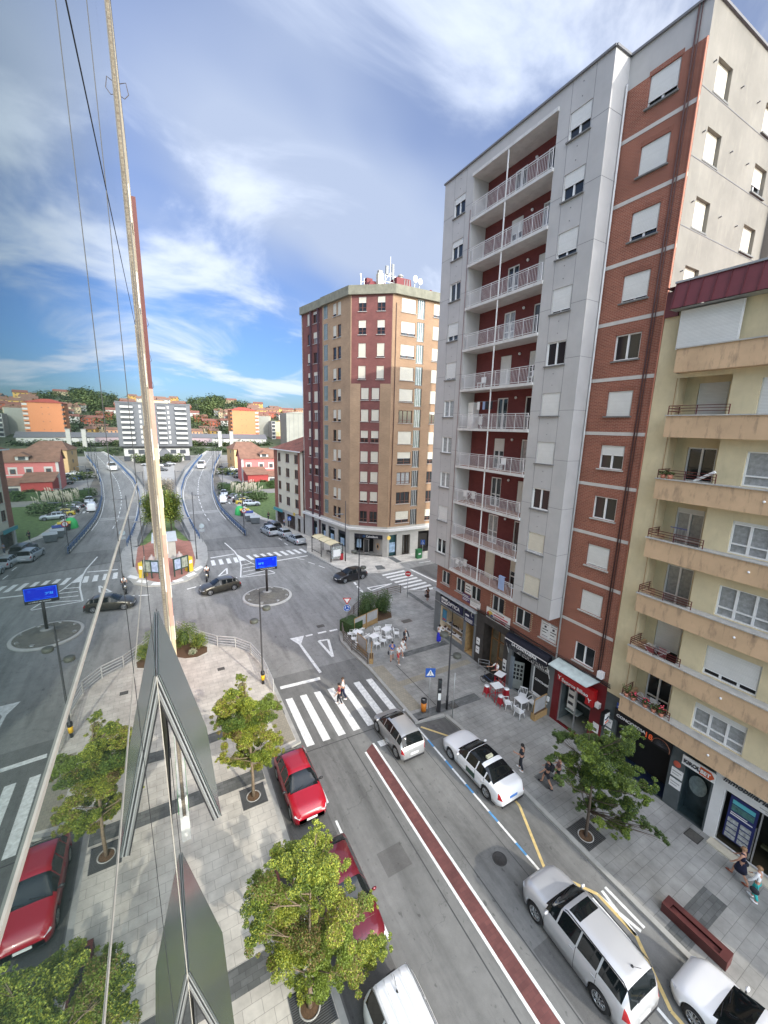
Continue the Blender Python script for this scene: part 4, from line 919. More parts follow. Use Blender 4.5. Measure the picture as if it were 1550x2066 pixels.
airer((21.3,9.4,pz[0]-.75),R(90),'open clothes airer with pale sheets behind the flower pots',[CLW,mat('cloth_grey',(.4,.42,.45),.8)])
def flatthing(name,label,cat,loc,fn,rz=0,part='body'):
    t=thing(name,label,cat,loc,rz);b=MB();fn(b);build(b,part,t);return t
flatthing('towel','pale blue towel hanging on the rail at the right of the lowest grey balcony','towel',(20.06,18.9,zb[0]+.45),lambda b:(b.box(-.035,-.25,0,-.02,.28,.95,CLB),b.box(-.035,-.25,.95,.11,.28,.965,CLB)),part='cloth')
flatthing('cupboard','white cupboard in the left corner of the sixth balcony','cupboard',(21.2,24.3,zb[4]+.14),lambda b:(b.box(-.3,-.3,0,.28,.3,1.9,WPLA),b.box(-.31,-.02,.9,-.3,.0,1.0,BLK),b.box(-.305,-.295,1.2,-.3,.295,1.215,BLK)),part='cabinet')
def hung(b):
    b.bar((0,-1.6,1.9),(0,1.6,1.9),.01,.01,WMET)
    for y,m,w_ in((-.9,CLK,.25),(-.5,CLK,.3),(-.15,CLB,.22),(.4,CLW,.25)):b.box(-.01,y,1.35,.02,y+w_,1.9,m)
flatthing('clothes_line','clothes line with dark shirts strung across the balcony with the white cupboard','clothes line',(20.6,22.6,zb[4]+.14),hung,part='line')
def pchair(b):
    b.box(-.22,-.22,.4,.22,.22,.44,WPLA);b.box(.18,-.22,.44,.22,.22,.85,WPLA)
    for x in(-.2,.17):
        for y in(-.2,.17):b.box(x,y,0,x+.035,y+.035,.4,WPLA)
for yy,k,l in((23.2,5,'white plastic chair beside the crossed rail panel of the sixth balcony'),(18.6,5,'white plastic chair at the right end of the sixth balcony'),(20.6,3,'white chair in the middle of the fourth balcony from the bottom')):flatthing('balcony_chair',l,'chair',(20.8,yy,zb[k]+.14),pchair,part='seat')
flatthing('shopping_trolley','folded wire shopping trolley on the third yellow balcony from the bottom','trolley',(20.9,9.2,pz[3]-.6),lambda b:([b.bar((0,-.3+i*.15,.2),(0,-.3+i*.15,1.3),.012,.012,GALV) for i in range(5)],b.bar((0,-.35,1.3),(0,.35,1.3),.03,.03,mat('handle_blue',(.02,.04,.2),.5))),part='basket')
flatthing('ironing_board','white tube leaning across the balcony with the trailing plant','pole',(20.75,8.4,pz[4]),lambda b:b.tube([(0,.5,.05),(0,-.25,.55)],.06,WPLA,8),part='pole')
# ---------------------------------------------------------------- corner tower
tw=thing('apartment_tower','tall angled tan and dark red brick tower with a bank on its ground floor','building',(25,55,0),world=True)
A_,B_,L_,R_=(23.6,52.4),(27.95,48.75),(21.15,65.6),(42,48.5)
FLf=Frame(L_,A_);FFf=Frame(A_,B_);FRf=Frame(B_,R_)
LL=(Vector(A_)-Vector(L_)).length;LF=(Vector(B_)-Vector(A_)).length;LR=(Vector(R_)-Vector(B_)).length
tops=[6.8+2.842*k for k in range(11)];ZP=35.45
# left facade, measured from A: x_local = LL-u
def hl(u0,u1,h0,h1):return [(LL-u1,LL-u0,z-h0,z+h1) for z in tops]
mb=MB();win=[]
h1=hl(2.32,3.15,1.65,0)+hl(3.5,4.35,1.65,0)
wall(mb,LL-7.1,LL,4.6,ZP,h1+hl(5.75,6.85,1.55,.65),BRKT,.18)
build(mb,'tan_brick_wall',tw,frame=FLf)
FL2=FLf.sub(0,.12);mb=MB();h2=hl(8.3,10.0,1.6,0)+hl(10.95,11.8,1.6,0)
wall(mb,0,LL-7.1,4.6,ZP,h2,BRKD,.15);build(mb,'dark_brick_wall',tw,frame=FL2)
mb=MB()
for u in(8.2,10.4):mb.box(LL-u-.09,-.25,.2,LL-u+.09,-.02,ZP,mat('dark_pilaster',(.07,.035,.045),.6))
mb.box(LL-7.2,-.0,4.6,LL-7.05,.2,ZP,BRKT);build(mb,'pilaster',tw,frame=FLf)
rr_=random.Random(12)
for k,z in enumerate(tops):
    for u in(3.15,4.35):window(FLf,tw,LL-u,z-1.65,.84,1.65,fm=FRB,panes=1 if k<8 else 1,shut=rr_.choice([0,.6,.7,.8,.8,1]) if k else 0,sm=SHC,dep=.1,gl=GL1,low=.4)
    window(FL2,tw,LL-10.0,z-1.6,1.7,1.6,fm=FRB,panes=3,shut=rr_.choice([0,.2,.3,.5,1]),sm=SHC,dep=.08,gl=GL2 if k%2 else GL1)
    window(FL2,tw,LL-11.8,z-1.6,.84,1.6,fm=FRB,panes=1,shut=rr_.choice([0,.8,1,.4]),sm=SHC,dep=.08)
    o=window(FLf,tw,LL-6.85,z-1.55,1.1,2.2,fm=GALV,panes=3,dep=.05,gl=GLG,sill=SILL,so=0);o.name='gallery_glazing'
# front facade
mb=MB();hF=[(1.5,2.62,z-1.6,z) for z in tops[:7]]+[(2.98,4.08,z-1.6,z) for z in tops[:7]]+[(1.05,2.12,z-1.75,z) for z in tops[7:]]+[(3.58,4.65,z-1.75,z) for z in tops[7:]]
wall(mb,0,1.42,4.6,24.4,[],BRKT);wall(mb,4.16,LF,4.6,24.4,[],BRKT);wall(mb,0,.12,24.4,ZP,[],BRKT);wall(mb,5.58,LF,24.4,ZP,[],BRKT);build(mb,'tan_brick_wall',tw,frame=FFf)
mb=MB();wall(mb,1.42,4.16,4.6,24.4,hF,BRKD,.18);wall(mb,.12,5.58,24.4,ZP,hF,BRKD,.18);build(mb,'dark_brick_wall',tw,frame=FFf)
for k,z in enumerate(tops):
    for j,x in enumerate((1.5,2.98) if k<7 else (1.05,3.58)):
        sh=[0,.8,.9,.9,.6,1,.9,.9,1,.5,.4][k]
        window(FFf,tw,x,z-(1.6 if k<7 else 1.75),1.1 if k<7 else 1.07,1.6 if k<7 else 1.75,fm=FRB,panes=2,shut=sh if not(j and sh==1) else .9,sm=SHC,dep=.1,low=.45)
# right facade
mb=MB();hR=[(1.25,3.45,z-1.7,z) for z in tops]+[(6.3,7.4,z-1.7,z) for z in tops]+[(3.72,4.88,z-2.2,z+.2) for z in tops]
wall(mb,0,LR,4.6,ZP,hR,brick('orange_tan_brick',(.36,.23,.14),(.32,.195,.115),(.34,.24,.15),.25,.075,.008,var=.2,vs=.35),.2);build(mb,'tan_brick_wall',tw,frame=FRf)
for k,z in enumerate(tops):
    window(FRf,tw,1.25,z-1.7,2.2,1.7,fm=FRB,panes=3 if k in(1,2,5,7) else 2,shut=[.7,0,0,.5,1,.0,.9,1,.85,.85,1][k],sm=SHC,dep=.1,gl=GL2 if k==2 else GL1,low=.4)
    window(FRf,tw,6.3,z-1.7,1.1,1.7,fm=FRB,panes=2,shut=[.6,0,0,.6,1,.2,1,1,.9,1,.8][k],sm=SHC,dep=.1,low=.4)
    o=window(FRf,tw,3.72,z-2.2,1.16,2.4,fm=GALV,panes=4,dep=.12,gl=GLG if k not in(0,1,2,3) else GL1,sill=SILL,so=0);o.name='gallery_glazing'
mb=MB();mb.tube([(.35,-.05,4.8),(.5,-.05,20),(.45,-.05,ZP-1)],.05,mat('rust_pipe',(.06,.022,.02),.6),6);build(mb,'drain_pipe',tw,frame=FRf)
# cornice, roof
CORN=mat('lichen_concrete',(.215,.21,.16),.9,var=.25,vs=1.5,uv=True,streak=.75,scol=(.13,.125,.09))
mb=MB();P=[FLf.w(-.2,-.25,0),FLf.w(LL-7.1,-.25,0),FLf.w(LL-7.1,-.45,0),FLf.w(LL+.1,-.45,0),FRf.w(.1,-.45,0),FRf.w(LR,-.45,0)]
back=[Vector((42,66,0))]
pts=[(p.x,p.y) for p in P]+[(42,66)]
mb.prism(pts,35.45,36.55,CORN,bottom=True);build(mb,'cornice',tw)
mb=MB();P2=[FLf.w(0,.0,0),FLf.w(LL,0,0),FRf.w(0,0,0),FRf.w(LR,0,0)]
mb.q([(L_[0],L_[1],.1),(42,66,.1),(42,66,ZP),(L_[0],L_[1],ZP)],CONC);mb.q([(42,48.5,.1),(42,66,.1),(42,66,ZP),(42,48.5,ZP)],CONC);build(mb,'rear_wall',tw)
RFR=mat('roof_red',(.16,.028,.03),.7,var=.2)
mb=MB()
def penthouse(c,sx,sy,h,sl):
    x,y=c;V=[(x-sx,y-sy,36.55),(x+sx,y-sy,36.55),(x+sx,y+sy,36.55),(x-sx,y+sy,36.55)]+[(x-sx+sl,y-sy+sl,36.55+h),(x+sx-sl,y-sy+sl,36.55+h),(x+sx-sl,y+sy-sl,36.55+h),(x-sx+sl,y+sy-sl,36.55+h)]
    mb.fs(V,[(4,5,6,7),(0,1,5,4),(1,2,6,5),(2,3,7,6),(3,0,4,7)],RFR)
penthouse((30.2,56),4.2,3.4,1.7,1.2);penthouse((32.6,55),1.4,1.2,3.0,.25);penthouse((27.9,56),.55,.55,2.6,.1);build(mb,'roof_house',tw)
mb=MB();mb.box(27.9,52.9,36.5,28.7,53.6,39.1,mat('cream_render',(.55,.52,.43),.85));mb.box(28.0,53,39.1,28.6,53.5,39.5,CONC);mb.lathe([(.3,0),(.3,.5),(.4,.5),(.4,.65),(.1,.85)],CONC,(24.6,54.3,36.5),10);mb.lathe([(.2,0),(.2,.5),(.3,.5),(.3,.65),(.1,.8)],RFR,(34.5,50,36.5),10);mb.lathe([(.3,0),(.3,.5),(.4,.5),(.4,.65),(.1,.85)],CONC,(32.6,55,39.5),10);build(mb,'chimney',tw)
def antenna(loc,label,fn,nm='antenna'):
    t=thing(nm,label,'antenna',loc);b=MB();fn(b);build(b,'mast',t);return t
def a1(b):
    b.tube([(0,0,0),(0,0,3.9)],.04,GALV,6)
    for z in(.6,1.4):b.bar((-.8,0,z),(.9,0,z),.05,.05,GALV)
    for x in(-.8,.9):b.bar((x,0,0),(x,0,1.6),.05,.05,GALV)
    b.bar((-1.4,.0,-.2),(0,0,1.8),.04,.04,GALV);b.bar((1.2,0,-.2),(0,0,2),.04,.04,GALV)
    b.box(.25,-.12,1.0,.58,.1,3.0,mat('antenna_panel',(.2,.21,.21),.5));b.box(-.75,-.15,1.5,-.35,.1,2.6,MC['antenna_panel'])
antenna((30.6,54.5,38.2),'tall phone mast with two pale panel antennas on the red tower roof',a1)
def a2(b):
    b.tube([(0,0,0),(0,0,2.2)],.05,GALV,6);b.bar((.5,0,0),(.5,0,1.8),.05,.05,GALV);b.bar((0,0,1.2),(.6,0,1.4),.04,.04,GALV);b.bar((0,0,.5),(.6,0,.8),.04,.04,GALV);b.ell((-.05,0,2.1),(.12,.12,.2),WMET,8,6)
antenna((25.6,53.6,36.5),'short bracket antenna on the left part of the tower cornice',a2)
def a3(b):
    for x in(-1.3,-.9,-.5):b.bar((x,0,0),(x,0,2.0),.09,.09,mat('antenna_panel',(.2,.21,.21),.5))
    b.bar((-1.5,0,.5),(1,0,.5),.05,.05,GALV);b.tube([(.4,0,0),(.4,0,2.2)],.06,GALV,6);b.tube([(1.2,0,0),(1.2,0,2)],.05,GALV,6)
    b.ell((.4,-.2,2.3),(.38,.12,.5),WPLA,12,8);b.ell((1.25,-.2,2.1),(.38,.14,.45),WPLA,12,8)
antenna((34,54,37.4),'pair of round white dishes and thin panels at the right of the tower roof',a3)
# ground floor with the bank
STN=mat('pale_stone',(.42,.405,.37),.8,var=.15,vs=1.2,uv=True,bump=.15)
mb=MB();hb=[(LL-x1,LL-x0,.9,3.3) for x0,x1 in((.9,3.1),(4.0,5.9),(6.6,8.0),(9.3,10.6))]
wall(mb,0,LL,.1,4.6,hb,STN,.35);build(mb,'stone_base',tw,frame=FLf)
mb=MB();wall(mb,0,LF,.1,4.6,[(.75,5.0,.14,3.35)],STN,.5);build(mb,'stone_base',tw,frame=FFf)
mb=MB();wall(mb,0,LR,.1,4.6,[(.35,1.6,.14,3.4),(2.55,3.9,.14,3.2),(5.3,9.5,.14,3.5)],STN,.5);build(mb,'stone_base',tw,frame=FRf)
LEDG=mat('white_ledge',(.62,.61,.58),.7,var=.08)
mb=MB()
for a,b in((FLf.w(-.1,-.2,4.15),FLf.w(LL+.12,-.2,4.15)),(FFf.w(-.1,-.2,4.155),FFf.w(LF+.1,-.2,4.155)),(FRf.w(-.1,-.2,4.15),FRf.w(LR,-.2,4.15))):mb.bar(a,b,.5,.32,LEDG)
build(mb,'ledge',tw)
for i,h in enumerate(hb):
    opening_box(FLf,tw,h[0],h[1],h[2],h[3],1.3,mat('bank_interior',(.04,.06,.07),.5,var=.5,vs=2))
    board(FLf,tw,h[0]+.05,2.75,h[1]-h[0]-.1,.5,mat('bank_band',(.01,.012,.02),.4,var=0),y=.12)
    board(FLf,tw,h[0]+.3,.95,(h[1]-h[0])*.45,1.1,mat('bank_poster',(.30,.42,.55),.5,var=.5,vs=2.5),y=.3,name='poster')
txt('CaixaBank',.3,SGW,'lettering',tw,FLf,LL-5.2,.1,2.88)
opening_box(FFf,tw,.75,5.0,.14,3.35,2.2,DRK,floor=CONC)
bb=board(FFf,tw,.78,2.75,4.2,.62,MC['bank_band'],y=-.02);txt('CaixaBank',.42,SGW,'lettering',bb,x=1.75,y=-.015,z=.16,bold=.006)
CB=mat('star_blue',(.02,.22,.6),.4,var=0);g=MB()
for a in range(5):
    t=a*2*math.pi/5+.3;g.bar((1.45,-.012,.31),(1.45+.2*math.cos(t),-.012,.31+.2*math.sin(t)),.07,.02,CB)
link('emblem',g.mesh('emblem'),bb)
g=MB();g.q([(3.2,2.0,.14),(4.98,.3,.14),(4.98,.3,3.3),(3.2,2.0,3.3)],STN);
for r_,m_ in((.36,mat('atm_orange',(.7,.35,.05),.5,emit=.1)),(.3,mat('atm_grey',(.3,.3,.3),.5)),(.2,DRK)):
    k=len(g.V);c=Vector((4.15,1.0-.05-.02*(.5-r_),1.35));d=Vector((1.78,-1.7,0)).normalized()
    nn=Vector((-d.y*-1,-d.x,0))*(.5-r_)*.05
    g.q([(c+Vector((-.04*(1-r_),-.04*(1-r_),0))+d*r_*math.cos(t*.524)+Vector((0,0,1.3*r_*math.sin(t*.524)))) for t in range(12)],m_)
build(g,'cash_machine',tw,frame=FFf)
g=MB();g.box(1.9,1.1,.14,2.75,1.15,2.35,mat('door_pale',(.34,.33,.31),.4));g.box(2.0,1.08,.3,2.65,1.1,2.25,GL1);g.box(.9,.9,1.0,1.6,.95,2.3,MC['bank_poster']);build(g,'bank_door',tw,frame=FFf)
opening_box(FRf,tw,.35,1.6,.14,3.4,.4,mat('teal_panel',(.03,.10,.11),.4,var=.3,vs=3));opening_box(FRf,tw,2.55,3.9,.14,3.2,1.0,mat('hall_dark',(.12,.10,.08),.7));opening_box(FRf,tw,5.3,9.5,.14,3.5,2.5,DRK)
board(FRf,tw,.5,.7,.95,1.5,MC['bank_poster'],y=.2,name='poster')
g=MB();g.box(2.6,.7,.14,2.68,.75,3.1,GALV);g.box(3.2,.7,.14,3.26,.75,3.1,GALV);g.box(3.75,.7,.14,3.83,.75,3.1,GALV);build(g,'entrance_door',tw,frame=FRf)
g=MB();g.lathe([(.0,0),(.28,.0),(.28,.12),(0,.12)],mat('lamp_amber',(.6,.42,.1),.4,emit=.3),(0,0,0),14,'y');o=link('round_sign',g.mesh('round_sign'),tw);FRf.place(o,tw,.1,-.35,3.1)
# ---------------------------------------------------------------- cream corner house
ch=thing('townhouse','cream four-storey house with red brick strips and tiled roof, left of the brick tower','building',(20,70,0),world=True)
C0,C1=(18.95,76.9),(20.95,65.7);FC=Frame(C0,C1);LC=(Vector(C1)-Vector(C0)).length
CRM=mat('cream_wall',(.62,.57,.44),.85,var=.1,vs=.6,uv=True,streak=.15,scol=(.4,.36,.28))
TIL=brick('roof_tiles',(.36,.13,.08),(.27,.10,.07),(.14,.06,.04),.22,.3,.03,var=.4,vs=.8,off=0,bump=1)
cz=[4.9+2.6*k for k in range(4)]
mb=MB();hh=[(x,x+w_,z-.6,z+1.0) for z in cz for x,w_ in((1.7,1.2),(4.9,1.5),(8.3,1.4))]
wall(mb,1.5,9.6,3.2,14.3,hh,CRM,.18);build(mb,'cream_wall',ch,frame=FC)
mb=MB();wall(mb,0,1.5,3.2,14.3,[],BRK);wall(mb,9.6,10.4,3.2,14.3,[],BRK);build(mb,'brick_wall',ch,frame=FC)
mb=MB();wall(mb,10.4,LC,3.2,14.3,[],CRM);wall(mb,0,LC,.1,3.2,[(.5,4,.14,2.7),(4.8,8.2,.14,2.7),(9,10.2,.14,2.6)],STN,.25);build(mb,'rendered_wall',ch,frame=FC)
for z in cz:
    for x,w_ in((1.7,1.2),(4.9,1.5),(8.3,1.4)):window(FC,ch,x,z-.6,w_,1.6,fm=FRB,panes=2,dep=.1,gl=GL1)
for x0,x1 in((.5,4),(4.8,8.2),(9,10.2)):opening_box(FC,ch,x0,x1,.14,2.65,.8,mat('shop_dark_warm',(.09,.07,.06),.7,var=.6,vs=2))
board(FC,ch,.3,2.75,3.8,.55,mat('awning_teal',(.06,.28,.30),.6),y=-.5,name='awning')
mb=MB();mb.box(LC-1.9,-1.0,3.3,LC-1.3,-.9,3.8,mat('round_sign_yellow',(.55,.38,.05),.5));mb.box(LC-1.6,-.95,3.4,LC-1.5,0,3.45,BLK);build(mb,'hanging_sign',ch,frame=FC)
mb=MB();a=FC.w(-.5,-.6,14.3);b=FC.w(LC+.2,-.6,14.3);c=FC.w(LC+.2,7,17.4);d=FC.w(3.5,7,17.4);e=FC.w(-.5,14,14.3);f=FC.w(LC+.2,14,14.3)
mb.q([a,b,c,d],TIL);mb.q([a,d,e],TIL);mb.q([d,c,f,e],TIL);mb.q([a,e,f,b],CONC);mb.bar(a,b,.12,.16,WMET);build(mb,'roof',ch)
mb=MB();p=FC.w(5,7,0);mb.box(p.x-.6,p.y-.6,16.8,p.x+.6,p.y+.6,18.8,CONC);mb.box(p.x-.7,p.y-.7,18.8,p.x+.7,p.y+.7,19,GRYS);build(mb,'chimney',ch)
mb=MB();q=FC.w(0,0,0);r=FC.w(0,12,0);mb.q([(q.x,q.y,.1),(q.x,q.y,14.3),(r.x,r.y,14.3),(r.x,r.y,.1)],BRK);build(mb,'side_wall',ch)
# ---------------------------------------------------------------- our own glass building and its neighbour
MIR=mat('mirror_glass',(.16,.25,.25),.012,metal=.92,var=.03,vs=.6,spec=.8)
MIR2=mat('sash_glass',(.13,.155,.15),.22,metal=.25,var=.05,vs=1.2,spec=.5)
go=thing('glass_office_building','mirror glass curtain wall filling the left edge, with two tilted open windows','building',(-.27,3,0),world=True)
XG=-.27;FGl=Frame((XG,0),ang=math.pi/2)   # x=+Y, y=-X (into building)
ys=[-3.0,-.2,3.0,5.85,8.1,17.0];zs2=[0.4,3.7,6.9,9.67,12.5,15.25,17.0,17.93,21.15,24.4,27.6,30.8,34,37.2]
mb=MB()
for i in range(len(ys)-1):
    for j in range(len(zs2)-1):
        if i==3 and zs2[j] in(6.9,12.5):continue
        p=MB();a,b,c,d=ys[i]+.003,ys[i+1]-.003,zs2[j]+.003,zs2[j+1]-.003
        p.q([(XG,b,c),(XG,a,c),(XG,a,d),(XG,b,d)][::-1],MIR);build(p,'glass_pane',go)
mb=MB();mb.q([(XG-.02,ys[0],0),(XG-.02,ys[-1],0),(XG-.02,ys[-1],37.4),(XG-.02,ys[0],37.4)],BLK)
mb.q([(XG,-3,0),(-14,-3,0),(-14,-3,37.4),(XG,-3,37.4)],CONC);mb.q([(XG,17,0),(XG,17,37.4),(-14,17,37.4),(-14,17,0)],CONC);mb.q([(-14,-3,0),(-14,17,0),(-14,17,37.4),(-14,-3,37.4)],CONC);mb.q([(XG,-3,37.4),(-14,-3,37.4),(-14,17,37.4),(XG,17,37.4)],CONC)
build(mb,'core_wall',go)
STRP=mat('seal_strip',(.40,.37,.32),.6,metal=.2,var=.2,vs=9)
mb=MB();mb.box(XG,-3,17.93,XG+.005,5.85,17.944,STRP);mb.box(XG,-3,16.99,XG+.004,5.85,16.996,STRP);mb.box(XG,2.99,0,XG+.002,2.998,37,BLK);mb.box(XG,5.84,15.25,XG+.004,5.855,37,BLK);mb.box(XG,-3,21.14,XG+.004,17,21.16,BLK);mb.box(XG,8.08,0,XG+.006,8.1,15.3,BLK)
mb.box(XG,5.83,0,XG+.006,5.845,15.25,STRP)
build(mb,'mullion',go)
for zt,zb_ in((15.25,12.5),(9.67,6.9)):
    if zt>15:zb_=12.5
    L_h=zt-zb_;t=math.atan2(.66,L_h);ln=math.hypot(.66,L_h)
    hx,hz_=XG+.02,zt
    def S(y,s,n):  # s along the sash downwards, n outward normal
        return (hx+math.sin(t)*s+math.cos(t)*n,y,hz_-math.cos(t)*s+math.sin(t)*n)
    def sb(b,y0,y1,s0,s1,n0,n1,m):
        V=[S(y,s,n) for n in(n0,n1) for y,s in((y0,s0),(y1,s0),(y1,s1),(y0,s1))];b.fs(V,[(0,1,2,3),(4,7,6,5),(0,4,5,1),(1,5,6,2),(2,6,7,3),(3,7,4,0)],m)
    y0,y1=5.87,8.08
    b=MB();sb(b,y0,y1,0,ln,.0,.012,MIR2);o=build(b,'open_sash',go)
    b=MB()
    for n_,m_,wd in((-.012,GALV,.07),(-.034,BLK,.055),(-.056,GALV,.085),(-.078,GRYS,.06),(-.10,BLK,.05)):
        sb(b,y0,y0+wd,0,ln,n_-.02,n_,m_);sb(b,y1-wd,y1,0,ln,n_-.02,n_,m_);sb(b,y0+wd,y1-wd,ln-wd,ln,n_-.02,n_,m_);sb(b,y0+wd,y1-wd,0,wd,n_-.02,n_,m_)
    sb(b,y0,y0+.012,0,ln,.012,.02,BLK);build(b,'sash_frame',o)
    b=MB()
    b.box(XG-.5,y0,zb_,XG-.45,y1,zt,mat('room_pale',(.5,.48,.44),.8));b.box(XG-.5,y0-.0,zb_-.02,XG,y1,zb_,WMET)
    b.box(XG-.02,y0,zb_,XG+.0,y0+.06,zt,BLK);b.box(XG-.02,y1-.06,zb_,XG,y1,zt,BLK);b.box(XG-.02,y0,zb_,XG,y1,zb_+.06,BLK);build(b,'window_opening',go)
# neighbours seen edge-on
nb=thing('townhouse','old building seen edge-on past the glass wall as a thin tan strip','building',(-.2,20,0),world=True)
TANS=brick('tan_strip_brick',(.19,.155,.115),(.15,.12,.09),(.25,.22,.17),.05,.10,.012,var=.3,vs=2);PNK=mat('pink_render',(.58,.30,.25),.85,var=.15,vs=.8,uv=True);CRW=mat('cream_front',(.56,.47,.32),.85,var=.15,uv=True);GRC=mat('grey_quoin',(.14,.13,.12),.85,var=.2,vs=2)
XN=-.195
mb=MB();mb.q([(-6,17.05,1.5),(-.225,17.05,1.5),(-.225,17.05,31.2),(-6,17.05,31.2)],TANS);mb.q([(-.225,17.04,1.5),(XN,17.04,1.5),(XN,17.04,31.2),(-.225,17.04,31.2)],GRC);build(mb,'end_wall',nb)
# brick cladding pieces that step towards us storey by storey
mb=MB()
for y0,z0,z1 in((14.6,21.2,23.4),(12.8,18.6,21.12),(11.2,15.3,18.6)):
    mb.box(XG-.01,y0,z0,XG+.012,17.04,z1,TANS)
build(mb,'brick_strip',nb)
mb=MB();mb.q([(XN,17.06,1.5),(XN,27,1.5),(XN,27,31.2),(XN,17.06,31.2)],CRW);mb.q([(-8,17.06,31.2),(XN,17.06,31.2),(XN,27,31.2),(-8,27,31.2)],CONC);build(mb,'front_wall',nb)
mb=MB();mb.box(-.32,17.0,31.2,-.185,27,31.4,mat('gutter_dark',(.05,.05,.055),.5));build(mb,'eave',nb)
for k in range(8):
    z=6+2.8*k;m=MB();m.box(XN,18.5,z,XN+.03,19.6,z+1.2,SHC if k%2 else FRW);build(m,'window',nb)
mb=MB();mb.box(-.3,17.06,.1,-.09,27,3.0,mat('white_shopfront',(.66,.66,.63),.6));mb.box(-.09,16.1,2.6,-.07,24,2.75,mat('green_fascia',(.08,.30,.10),.6));build(mb,'shopfront_wall',nb)
nc=thing('townhouse','pink building with dark red upper storeys seen edge-on behind the thin tan strip','building',(-.1,34,0),world=True)
DRE=mat('eave_dark_red',(.10,.022,.02),.6)
mb=MB();mb.q([(-.02,27,.1),(-.02,41,.1),(-.02,41,20.5),(-.02,27,20.5)],PNK);mb.q([(-.0,27,20.5),(-.0,41,20.5),(-.0,41,27),(-.0,27,30)],DRE);mb.q([(-.02,41,.1),(-8,41,.1),(-8,41,27),(-.02,41,27)],PNK)
for z0,z1,m in((.1,6,CRW),(6,12,PNK),(12,17.2,CRW),(17.2,20.5,PNK),(20.5,30,DRE)):mb.q([(-8,27,z0),(-.0,27,z0),(-.0,27,z1),(-8,27,z1)],m)
mb.q([(-8,27,30),(-.0,27,30),(-.0,41,27),(-8,41,27)],CONC);build(mb,'wall',nc)
for k in range(5):
    z=4+3.1*k;m=MB();m.box(-.05,29,z,.03,31,z+.9,WMET);build(m,'balcony',nc)
for y,z in((20,30.6),(29,24.5),(33,23),(36,21.5)):
    m=MB();m.tube([(-.18,y,z),(.02,y,z+.1),(.08,y,z-.25),(-.06,y,z-.42),(-.16,y,z-.38)],.015,mat('hook_dark',(.06,.05,.05),.5),6);build(m,'hook',nb if y<27 else nc,True)
# ---------------------------------------------------------------- the far town
ORG=mat('orange_render',(.56,.22,.10),.85,var=.07,vs=.1);GDK=mat('dark_grey_cladding',(.13,.135,.145),.8,var=.1,vs=.1);GWL=mat('bare_grey_wall',(.27,.27,.235),.9,var=.18,vs=.12)
YWL=mat('pale_yellow_wall',(.62,.54,.28),.85,var=.08);RRF=mat('red_tile_roof',(.18,.075,.055),.85,var=.3,vs=.6);BRF=mat('brown_tile_roof',(.20,.105,.07),.85,var=.35,vs=.7);DWN=mat('far_window',(.05,.055,.065),.3,var=.3,vs=.4);WHR=mat('white_render',(.52,.51,.48),.85,var=.08)
def bx(par,name,x0,y0,z0,x1,y1,z1,m):
    b=MB();b.box(x0,y0,z0,x1,y1,z1,m);return build(b,name,par)
# grey tower
t=thing('apartment_tower','dark grey apartment tower with white balconies over a white podium, left of the bridge','building',(8,230,0),world=True)
bx(t,'wall',-22,226,7,15.2,242,27,GDK);b=bx(t,'podium',-22,226.5,-.1,13.6,241,6.2,WHR);bx(t,'plinth',-22,225.6,6.2,14.4,242,7,DRK)
m=MB()
for k in range(9):m.box(-21+k*3.9,226.2,-.1,-20.4+k*3.9,226.5,2.6,WHR);m.box(-20.2+k*3.9,226.3,0,-17.3+k*3.9,226.49,2.4,DWN)
build(m,'arcade',t)
m=MB()
for k in range(8):
    x=-20+k*4.2
    m.box(x,226.35,3.4,x+2.6,226.52,5.4,DWN)
build(m,'window',t)
m=MB();m.q([(-3.5,226.2,0),(8.5,226.2,0),(2.5,226.2,6.8)],GDK);build(m,'gable_panel',t)
for k in range(8):
    z=8.2+k*2.35
    for x0,w_ in((-7.2,4.2),(1.0,3.4),(8.4,5.0)):
        m=MB();m.box(x0,225.0,z,x0+w_,226,z+.95,WHR);m.box(x0,225.9,z+.95,x0+w_,226.02,z+1.9,DWN);build(m,'balcony',t)
    m=MB();m.box(5.2,225.9,z+.2,6.0,226.02,z+1.5,WHR);m.box(-9.6,225.9,z+.2,-8.8,226.02,z+1.5,WHR);m.box(-15,225.9,z+.2,-12,226.02,z+1.5,WHR);build(m,'window',t)
m=MB();m.box(-5,229,27,6,238,28.6,YWL);m.box(-2,229,28.6,0,231,31,CONC);m.box(-9,227,27,-6,236,28.2,WHR);m.box(-22,225.8,27,15.4,242,27.5,GDK);build(m,'roof_house',t)
# orange block
t=thing('apartment_tower','bright orange windowless apartment block with red hipped roof beyond the bridge','building',(60,330,2),world=True)
bx(t,'wall',50.5,328,1,67.5,348,28.6,ORG)
m=MB();m.fs([(50,327.5,28.6),(70,327.5,28.6),(70,349,28.6),(50,349,28.6),(57,337,31.2),(62,337,31.2)],[(0,1,5,4),(1,2,5),(2,3,4,5),(3,0,4)],mat('orange_roof_red',(.36,.07,.045),.85,var=.15,vs=.5));build(m,'roof',t)
m=MB()
for k in range(9):
    z=3+k*2.85;m.box(67.5,328.3,z,70.2,331,z+2.3,ORG);m.box(67.6,328.1,z+.9,70.1,328.35,z+2.1,WHR);m.box(49.6,329,z,50.6,334,z+1.1,ORG);m.box(50.3,327.98,z+1.2,50.9,334,z+2.2,DWN)
build(m,'balcony',t)
m=MB()
for z in(7,12,17,21.5,25.5):
    for x in(57.2,60.5):m.box(x,327.9,z,x+.45,328.02,z+.35,DWN)
build(m,'vent',t)
